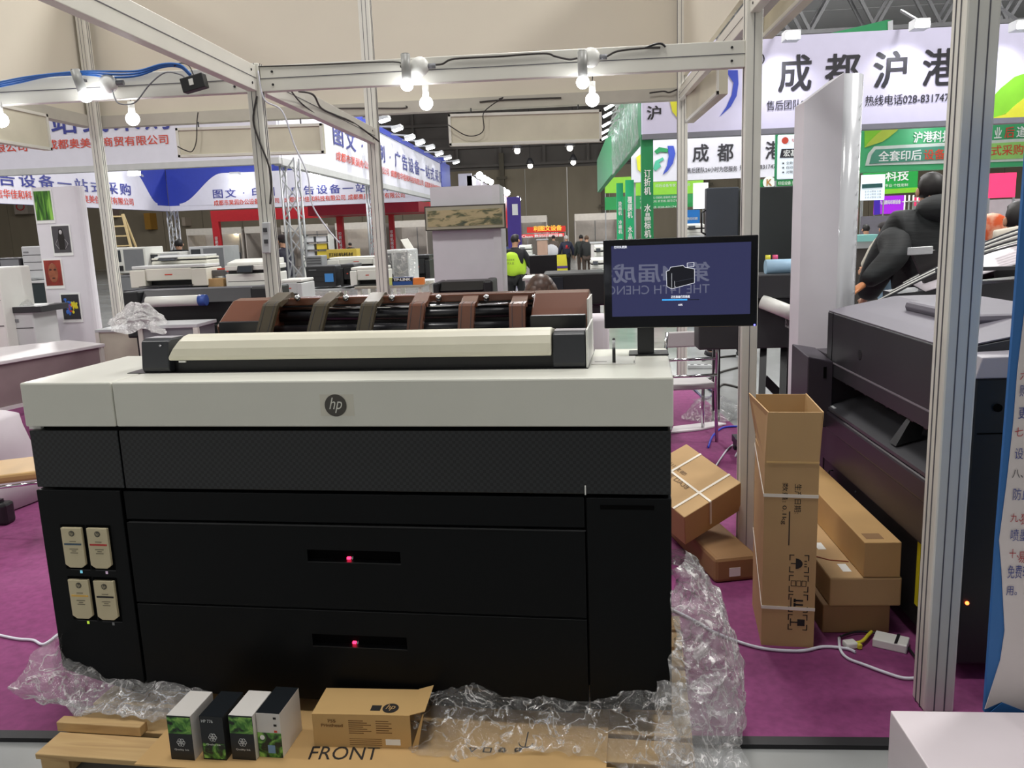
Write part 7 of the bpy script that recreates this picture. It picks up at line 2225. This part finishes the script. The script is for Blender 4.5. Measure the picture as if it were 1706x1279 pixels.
def person(label, x, y, z0, hgt, face, top, legs, hair=HAIR, arms=((0.1, 0.0), (0.1, 0.0)), lean=0.0, sit=False, hat=None, puffy=1.0, turn=0.0, zadj=0.0, stride=0.12, group=None, wide=1.0):
    """face: heading the person looks along (radians, 0 = away from the photographer, +Y)"""
    k = hgt / 1.72
    t = thing('person', label, 'person', (x, y, z0), 0, group)
    R = Matrix.Rotation(face, 3, 'Z')
    W = lambda a, b, c: Vector((x, y, z0)) + R @ (Vector((a, b, c)) * k)
    ph = 0.92 if not sit else 0.47
    ly = math.sin(lean)
    lz = math.cos(lean)
    T = lambda a, d, h: W(a, d + ly * h, ph + lz * h)      # torso frame from the pelvis
    j = [(W(0, 0, ph), 0.13, 0.1), (T(0, 0, 0.22), 0.125, 0.095), (T(0, 0, 0.42), 0.14, 0.1), (T(0, 0.0, 0.51), 0.07, 0.06), (T(0, 0.0, 0.57), 0.05, 0.05)]
    hd = T(0, 0.03, 0.68)
    j += [(T(0, 0.01, 0.62), 0.065 * k, 0.07 * k), (hd, 0.078 * k, 0.095 * k), (T(0, 0.025, 0.76), 0.06 * k, 0.075 * k)]
    e = [(0, 1), (1, 2), (2, 3), (3, 4), (4, 5), (5, 6), (6, 7)]
    slv = []
    hands = []
    for s_, (sw, out) in zip((-1, 1), arms):
        a_ = len(j)
        sh = T(s_ * 0.17 * wide, 0, 0.47)
        el = sh + R @ (Vector((s_ * (0.05 + out * 0.2), math.sin(sw) * 0.28, -math.cos(sw) * 0.28)) * k)
        sw2 = sw + (0.35 if sw < 1.2 else 0.1)
        wr = el + R @ (Vector((s_ * 0.01, math.sin(sw2) * 0.25, -math.cos(sw2) * 0.25)) * k)
        dr = (wr - el).normalized()
        j += [(sh, 0.05 * k), (el, 0.038 * k), (wr, 0.026 * k), (wr + dr * 0.06 * k, 0.034 * k, 0.018 * k)]
        e += [(2, a_), (a_, a_ + 1), (a_ + 1, a_ + 2), (a_ + 2, a_ + 3)]
        slv.append((sh, el, wr))
        pa_ = wr + dr * 0.085 * k
        sd = dr.cross(R @ Vector((s_, 0, 0))).normalized()
        for f in range(4):
            b0 = len(j)
            o_ = sd * (f - 1.5) * 0.017 * k
            ln = (0.055, 0.065, 0.06, 0.048)[f] * k
            j += [(pa_ + o_, 0.008 * k), (pa_ + o_ * 1.15 + dr * ln, 0.0075 * k), (pa_ + o_ * 1.2 + dr * ln * 1.6 + R @ Vector((-s_ * 0.015, 0, 0)), 0.006 * k)]
            e += [(a_ + 3, b0), (b0, b0 + 1), (b0 + 1, b0 + 2)]
        b0 = len(j)
        th = wr + dr * 0.04 * k + sd * 0.036 * k
        j += [(th, 0.009 * k), (th + (dr + sd * 0.5).normalized() * 0.045 * k, 0.008 * k)]
        e += [(a_ + 3, b0), (b0, b0 + 1)]
    lg = []
    for s_ in (-1, 1):
        a_ = len(j)
        hp_ = W(s_ * 0.09, 0, ph - 0.04)
        if sit:
            kn, an = W(s_ * 0.12, 0.42, 0.48), W(s_ * 0.12, 0.42, 0.08)
        else:
            kn, an = W(s_ * 0.1, s_ * stride * 0.4 + 0.03, 0.49), W(s_ * 0.11, s_ * stride - 0.03, 0.08)
        to = an + R @ (Vector((0, 0.14, -0.045)) * k)
        j += [(hp_, 0.085 * k), (kn, 0.055 * k), (an, 0.036 * k), (to, 0.03 * k)]
        e += [(0, a_), (a_, a_ + 1), (a_ + 1, a_ + 2), (a_ + 2, a_ + 3)]
        lg.append((hp_, kn, an, to))
    body = skinned('body', j, e, SKIN, t)
    # coat: torso and sleeves as one shell
    pf = 0.025 * puffy
    cj = [(W(0, 0, ph - (0.08 if not sit else 0.0)), (0.165 * k + pf) * wide, 0.125 * k + pf), (T(0, 0, 0.2), (0.155 * k + pf) * wide, 0.12 * k + pf), (T(0, 0, 0.4), (0.165 * k + pf) * wide, 0.12 * k + pf), (T(0, 0, 0.5), 0.09 * k + pf * .6, 0.08 * k + pf * .6), (T(0, 0.0, 0.575), 0.072 * k + pf * .5, 0.068 * k + pf * .5)]
    ce = [(0, 1), (1, 2), (2, 3), (3, 4)]
    for sh, el, wr in slv:
        a_ = len(cj)
        cj += [(sh, 0.07 * k + pf * .8), (el, 0.055 * k + pf * .8), (wr, 0.042 * k + pf * .5)]
        ce += [(2, a_), (a_, a_ + 1), (a_ + 1, a_ + 2)]
    skinned('coat', cj, ce, top, t, 2)
    tj, te = [(W(0, 0, ph), 0.15 * k, 0.115 * k)], []
    for hp_, kn, an, to in lg:
        a_ = len(tj)
        tj += [(hp_, 0.1 * k), (kn, 0.072 * k), (an, 0.058 * k)]
        te += [(0, a_), (a_, a_ + 1), (a_ + 1, a_ + 2)]
        sh_ = B()
        c_ = (an + to) / 2
        sh_.tube([an - (to - an) * 0.35 - Z1 * 0.0, an + Z1 * 0.0, c_, to + (to - an) * 0.2], [0.035 * k, 0.045 * k, 0.042 * k, 0.024 * k], 10)
        for v_ in sh_.v:
            v_.z = max(v_.z - 0.02 * k, z0 + 0.002)
        sh_.build('shoe', mat('shoe_dark', (40, 38, 42), 0.5), t)
    skinned('trousers', tj, te, legs, t, 1)
    # hair, ears, face
    RH = R @ Matrix.Rotation(turn, 3, 'Z')
    hb_ = B()
    hb_.ball((0, 0, 0), 0.088 * k, 0.102 * k, 0.098 * k, 16, 11)
    kp = []
    for v_ in hb_.v:
        if v_.y > 0.03 * k and v_.z < 0.045 * k:
            v_.y = 0.03 * k
            v_.x *= 0.8
        v_.z = max(v_.z, (-0.06 if v_.y > -0.02 else -0.095) * k)
    hb_.v = [hd + Vector((0, 0, 0.03 * k)) + RH @ v_ for v_ in hb_.v]
    hb_.build('hair', hair, t)
    FC = lambda a, b, c: hd + RH @ (Vector((a, b, c)) * k)
    for s_ in (-1, 1):
        B().ball(FC(s_ * 0.086, 0.0, 0.0), 0.012 * k, 0.018 * k, 0.03 * k, 8, 6).build('ear', SKIN, t)
        B().ball(FC(s_ * 0.032, 0.092, 0.012), 0.012 * k, 0.008 * k, 0.007 * k, 8, 6).build('eye', TXK, t)
    B().tube([FC(0, 0.092, 0.02), FC(0, 0.115, -0.015), FC(0, 0.098, -0.022)], [0.008 * k, 0.013 * k, 0.01 * k], 8).build('nose', SKIN, t)
    B().ball(FC(0, 0.09, -0.048), 0.022 * k, 0.008 * k, 0.006 * k, 8, 6).build('mouth', mat('lips', (160, 90, 84), 0.5), t)
    if hat is not None:
        b = B().ball((0, 0, 0), 0.098 * k, 0.112 * k, 0.09 * k, 16, 10)
        for v_ in b.v:
            v_.z = max(v_.z, -0.01)
        b.v = [hd + Vector((0, 0, 0.055 * k)) + RH @ v_ for v_ in b.v]
        b.build('hat', hat, t)
    return t, W, T, hd, k, R


def at_px(u, v, Y, hgt):
    """ground point so that the top of a standing head meets pixel (u, v)"""
    p_ = atY(u, v, Y)
    return p_.x, p_.z


def stand(u, v, Y, label, face, top, legs, **k):
    p_ = atY(u, v, Y)
    h = p_.z + 0.012
    return person(label, p_.x, Y, -0.012, h * 0.985, face, top, legs, **k)


PUF = ramp_mat('black_padded', [(0.3, (16, 18, 20)), (0.7, (34, 38, 40))], 0.75, axis=(0.6, 0.6, 5), scale=3.2, bump=1.0)
NAV = mat('navy_coat', (36, 34, 52), 0.6, var=0.1)
TRS = mat('black_trousers', (26, 27, 32), 0.7)
JNS = mat('grey_blue_jeans', (96, 116, 134), 0.8)
VST = mat('lime_vest', (190, 232, 60), 0.6, emit=0.0)
# vest wearer
t, W, T, hd, k, R = stand(857, 388, 15, 'person in a bright yellow green safety vest over black clothes, hands before the body', -0.45, mat('black_jumper', (24, 25, 30), 0.7), TRS, arms=((0.5, 0.0), (0.6, 0.0)), turn=-0.3)
vj = [(T(0, 0, -0.02), 0.235 * k, 0.2 * k), (T(0, 0, 0.2), 0.225 * k, 0.19 * k), (T(0, 0, 0.4), 0.225 * k, 0.19 * k), (T(0, 0, 0.5), 0.15 * k, 0.14 * k)]
skinned('safety_vest', vj, [(0, 1), (1, 2), (2, 3)], VST, t, 2)
a_ = T(-0.12, -0.19, 0.28)
txt('工作人员', T(-0.11, -0.215, 0.24), R @ X1, Z1, 0.2 * k, 0.05 * k, DGR, t)
txt('印刷设备展', T(-0.12, -0.215, 0.32), R @ X1, Z1, 0.22 * k, 0.03 * k, DGR, t)
stand(833, 393, 20, 'person in a dark blue jacket with a yellow cap, half behind the display column', 0.4, mat('blue_jacket', (30, 50, 96), 0.6), TRS, hat=mat('yellow_cap', (220, 190, 40), 0.6))
# aisle people
t, W, T, hd, k, R = stand(943, 391, 30, 'white haired person in a navy jacket with a red mark on its back', 0.1, mat('navy_jacket', (34, 38, 62), 0.6), TRS, hair=mat('white_hair', (206, 202, 198), 0.6), arms=((0.1, 0.25), (0.1, 0.3)))
B().ball(T(0.0, -0.165, 0.36), 0.04, 0.006, 0.05, 10, 6).build('red_mark', RED, t)
txt('宏基科技', T(-0.08, -0.172, 0.27), R @ X1, Z1, 0.16, 0.035, RED, t, bold=0.02)
bg = thing('shopping_bag', 'yellow and violet shopping bag hanging beside the navy jacketed walker', 'bag', atY(933, 450, 29.4))
x0, x1, z0, z1 = rect(925, 424, 946, 452, 29.4)
BY = mat('bag_yellow', (226, 214, 40), 0.5)
B().hexa([(x0, 29.3, z0), (x1, 29.3, z0), (x1, 29.5, z0), (x0, 29.5, z0), (x0 + 0.05, 29.38, z1), (x1 - 0.05, 29.38, z1), (x1 - 0.05, 29.44, z1), (x0 + 0.05, 29.44, z1)]).build('sack', BY, bg, bev=0.01)
B().box(x0 + 0.01, x1 - 0.01, 29.28, 29.3, z0 + 0.12, z0 + 0.2).build('violet_band', mat('bag_violet', (90, 60, 140), 0.5), bg)
stand(922, 391, 33, 'person in a grey brown coat carrying white bags in the aisle', 0.0, mat('taupe_coat', (104, 92, 82), 0.7), TRS, arms=((0.2, 0.1), (0.2, 0.1)))
bg = thing('white_bag', 'white carrier bags held by the grey brown coated person', 'bag', atY(920, 424, 32.6))
B().ball(atY(918, 418, 32.6), 0.3, 0.15, 0.26, 12, 8).build('sack', mat('bag_white', (226, 226, 230), 0.6, bump=0.4), bg)
stand(968, 390, 29, 'person in a dark green black jacket, left of the pair walking away', 0.1, mat('dark_green_jacket', (44, 50, 46), 0.7), mat('brown_trousers', (66, 54, 46), 0.7))
stand(977, 391, 27.5, 'person in a black jacket with dark trousers, right of the pair walking away', -0.1, mat('black_jacket', (30, 32, 32), 0.7), mat('brown_trousers', (66, 54, 46), 0.7), hair=mat('brown_hair', (92, 70, 54), 0.6))
# left stand people
stand(296, 396, 17.5, 'person in a black padded coat seen from behind between the office machines', 0.15, PUF, TRS, puffy=2.8, arms=((0.5, 0.2), (0.5, 0.2)))
t, W, T, hd, k, R = stand(470, 390, 17, 'standing person in a navy coat and knitted cap right of the corner post', 1.1, NAV, TRS, hat=mat('knit_cap', (52, 42, 44), 0.9, bump=0.5), puffy=1.2)
p_ = atY(582, 404, 22)
stand(583, 403, 36, 'small dark dressed person behind the yellow lettered box', 0.5, PUF, TRS)
stand(393, 411, 37, 'small black haired person far behind at the left stand', 1.0, PUF, TRS)
stand(377, 413, 39, 'small dark dressed person left of the black haired one far behind', -0.6, mat('black_jacket', (30, 32, 32), 0.7), TRS)
# brown haired head behind the stacker
p_ = atY(901, 455, 5.4)
t, W, T, hd, k, R = person('seated brown haired person, only the top of the head above the copper stacker', p_.x, 5.4, 0.0, 1.89, 0.1, mat('brown_coat', (80, 66, 60), 0.7), TRS, hair=mat('brown_hair_long', (74, 52, 42), 0.4, var=0.3, scale=40), sit=True)
b = B().ball(hd + Z1 * 0.0, 0.115, 0.12, 0.125, 20, 12)
b.build('long_hair', ramp_mat('hair_strands', [(0.3, (58, 42, 34)), (0.7, (104, 76, 60))], 0.4, axis=(10, 10, 0.6), scale=5), t)
# orange clad bent person beyond the monitor
stand(1103, 377, 21, 'dark haired person in an orange jacket far behind the green column banners', 0.6, mat('orange_jacket', (214, 104, 60), 0.6), TRS, lean=0.7)
# right stand
t, W, T, hd, k, R = stand(1480, 368, 14.2, 'person in a beige padded coat and blue jeans seen from behind at the turquoise counter', 0.3, mat('beige_padded', (176, 168, 156), 0.7, bump=0.6, scale=14), JNS, puffy=1.8, lean=0.12, arms=((0.4, 0.0), (0.5, 0.0)), hair=HAIR, hat=mat('dark_cap', (52, 46, 46), 0.8))
stand(1444, 372, 18, 'person in a white coat far behind beside the wrapped column', 0.4, mat('white_coat', (204, 200, 200), 0.7), TRS)
# leaning person in the black padded coat
p_ = atY(1568, 300, 5.6)
t, W, T, hd, k, R = person('large person in a black hooded padded coat leaning over, reaching down to the left', 2.7, 6.3, 0.0, 2.0, 0.1, PUF, JNS, arms=((0.3, 0.2), (0.4, 0.1)), lean=0.1, puffy=3.2, stride=0.18, wide=1.25)
# long reaching arm
j0 = T(-0.24, 0.02, 0.4)
e0 = atY(1492, 428, 6.1)
w0 = atY(1440, 472, 6.0)
skinned('reaching_sleeve', [(j0, 0.15), ((j0 + e0) / 2 + Z1 * 0.02, 0.125), (e0, 0.105), ((e0 + w0) / 2, 0.09), (w0, 0.055)], [(0, 1), (1, 2), (2, 3), (3, 4)], PUF, t, 2)
d_ = (w0 - e0).normalized()
sd = Y1
js = [(w0, 0.03), (w0 + d_ * 0.07, 0.036, 0.02)]
es = [(0, 1)]
for f in range(4):
    n0 = len(js)
    o_ = sd * (f - 1.5) * 0.019
    js += [(w0 + d_ * 0.1 + o_, 0.0095), (w0 + d_ * 0.14 + o_ * 1.1 - Z1 * 0.01, 0.009), (w0 + d_ * 0.165 + o_ * 1.1 - Z1 * 0.03, 0.008)]
    es += [(1, n0), (n0, n0 + 1), (n0 + 1, n0 + 2)]
n0 = len(js)
js += [(w0 + d_ * 0.06 + sd * 0.04, 0.01), (w0 + d_ * 0.1 + sd * 0.06, 0.009)]
es += [(1, n0), (n0, n0 + 1)]
skinned('hand', js, es, mat('warm_skin', (206, 134, 84), 0.5), t, 1)
B().ball(T(0, -0.08, 0.57), 0.17, 0.15, 0.11, 16, 10).build('hood', PUF, t)
# person at the far right
p_ = atY(1708, 335, 5.4)
t, W, T, hd, k, R = person('person in black with a cream scarf over the shoulder at the right edge', p_.x, 5.42, 0.0, p_.z, 0.1, mat('black_wool', (20, 20, 22), 0.8), TRS, arms=((0.6, 0.0), (0.5, 0.0)), puffy=1.2)
B().sheet(lambda a, b: atY(1655 + 60 * a, 385 - 10 * a + 24 * b * (1 - 0.4 * a), 5.12 - 0.02 * math.sin(PI * b)), 10, 6).build('cream_scarf', mat('cream_cloth', (206, 198, 184), 0.8), t, thick=0.02)
oc_ = atY(1652, 378, 7.5)
o_ = B().ball(oc_, 0.15, 0.03, 0.12, 16, 8).cyl((oc_.x, 7.5, -0.012), oc_, 0.012, 8).build('fan_display', ramp_mat('orange_print', [(0.4, (226, 96, 50)), (0.6, (244, 190, 160))], 0.4, scale=8))
tag(o_, 'round orange and white fan shaped display right of the broad post', 'display')
# sneakers of a person whose body is hidden by the monitor
stand(1212, 395, 10.6, 'person hidden behind the monitor with dark trousers and shoes showing below it', -1.3, mat('black_jacket', (30, 32, 32), 0.7), TRS, stride=0.2)
# ================================================================
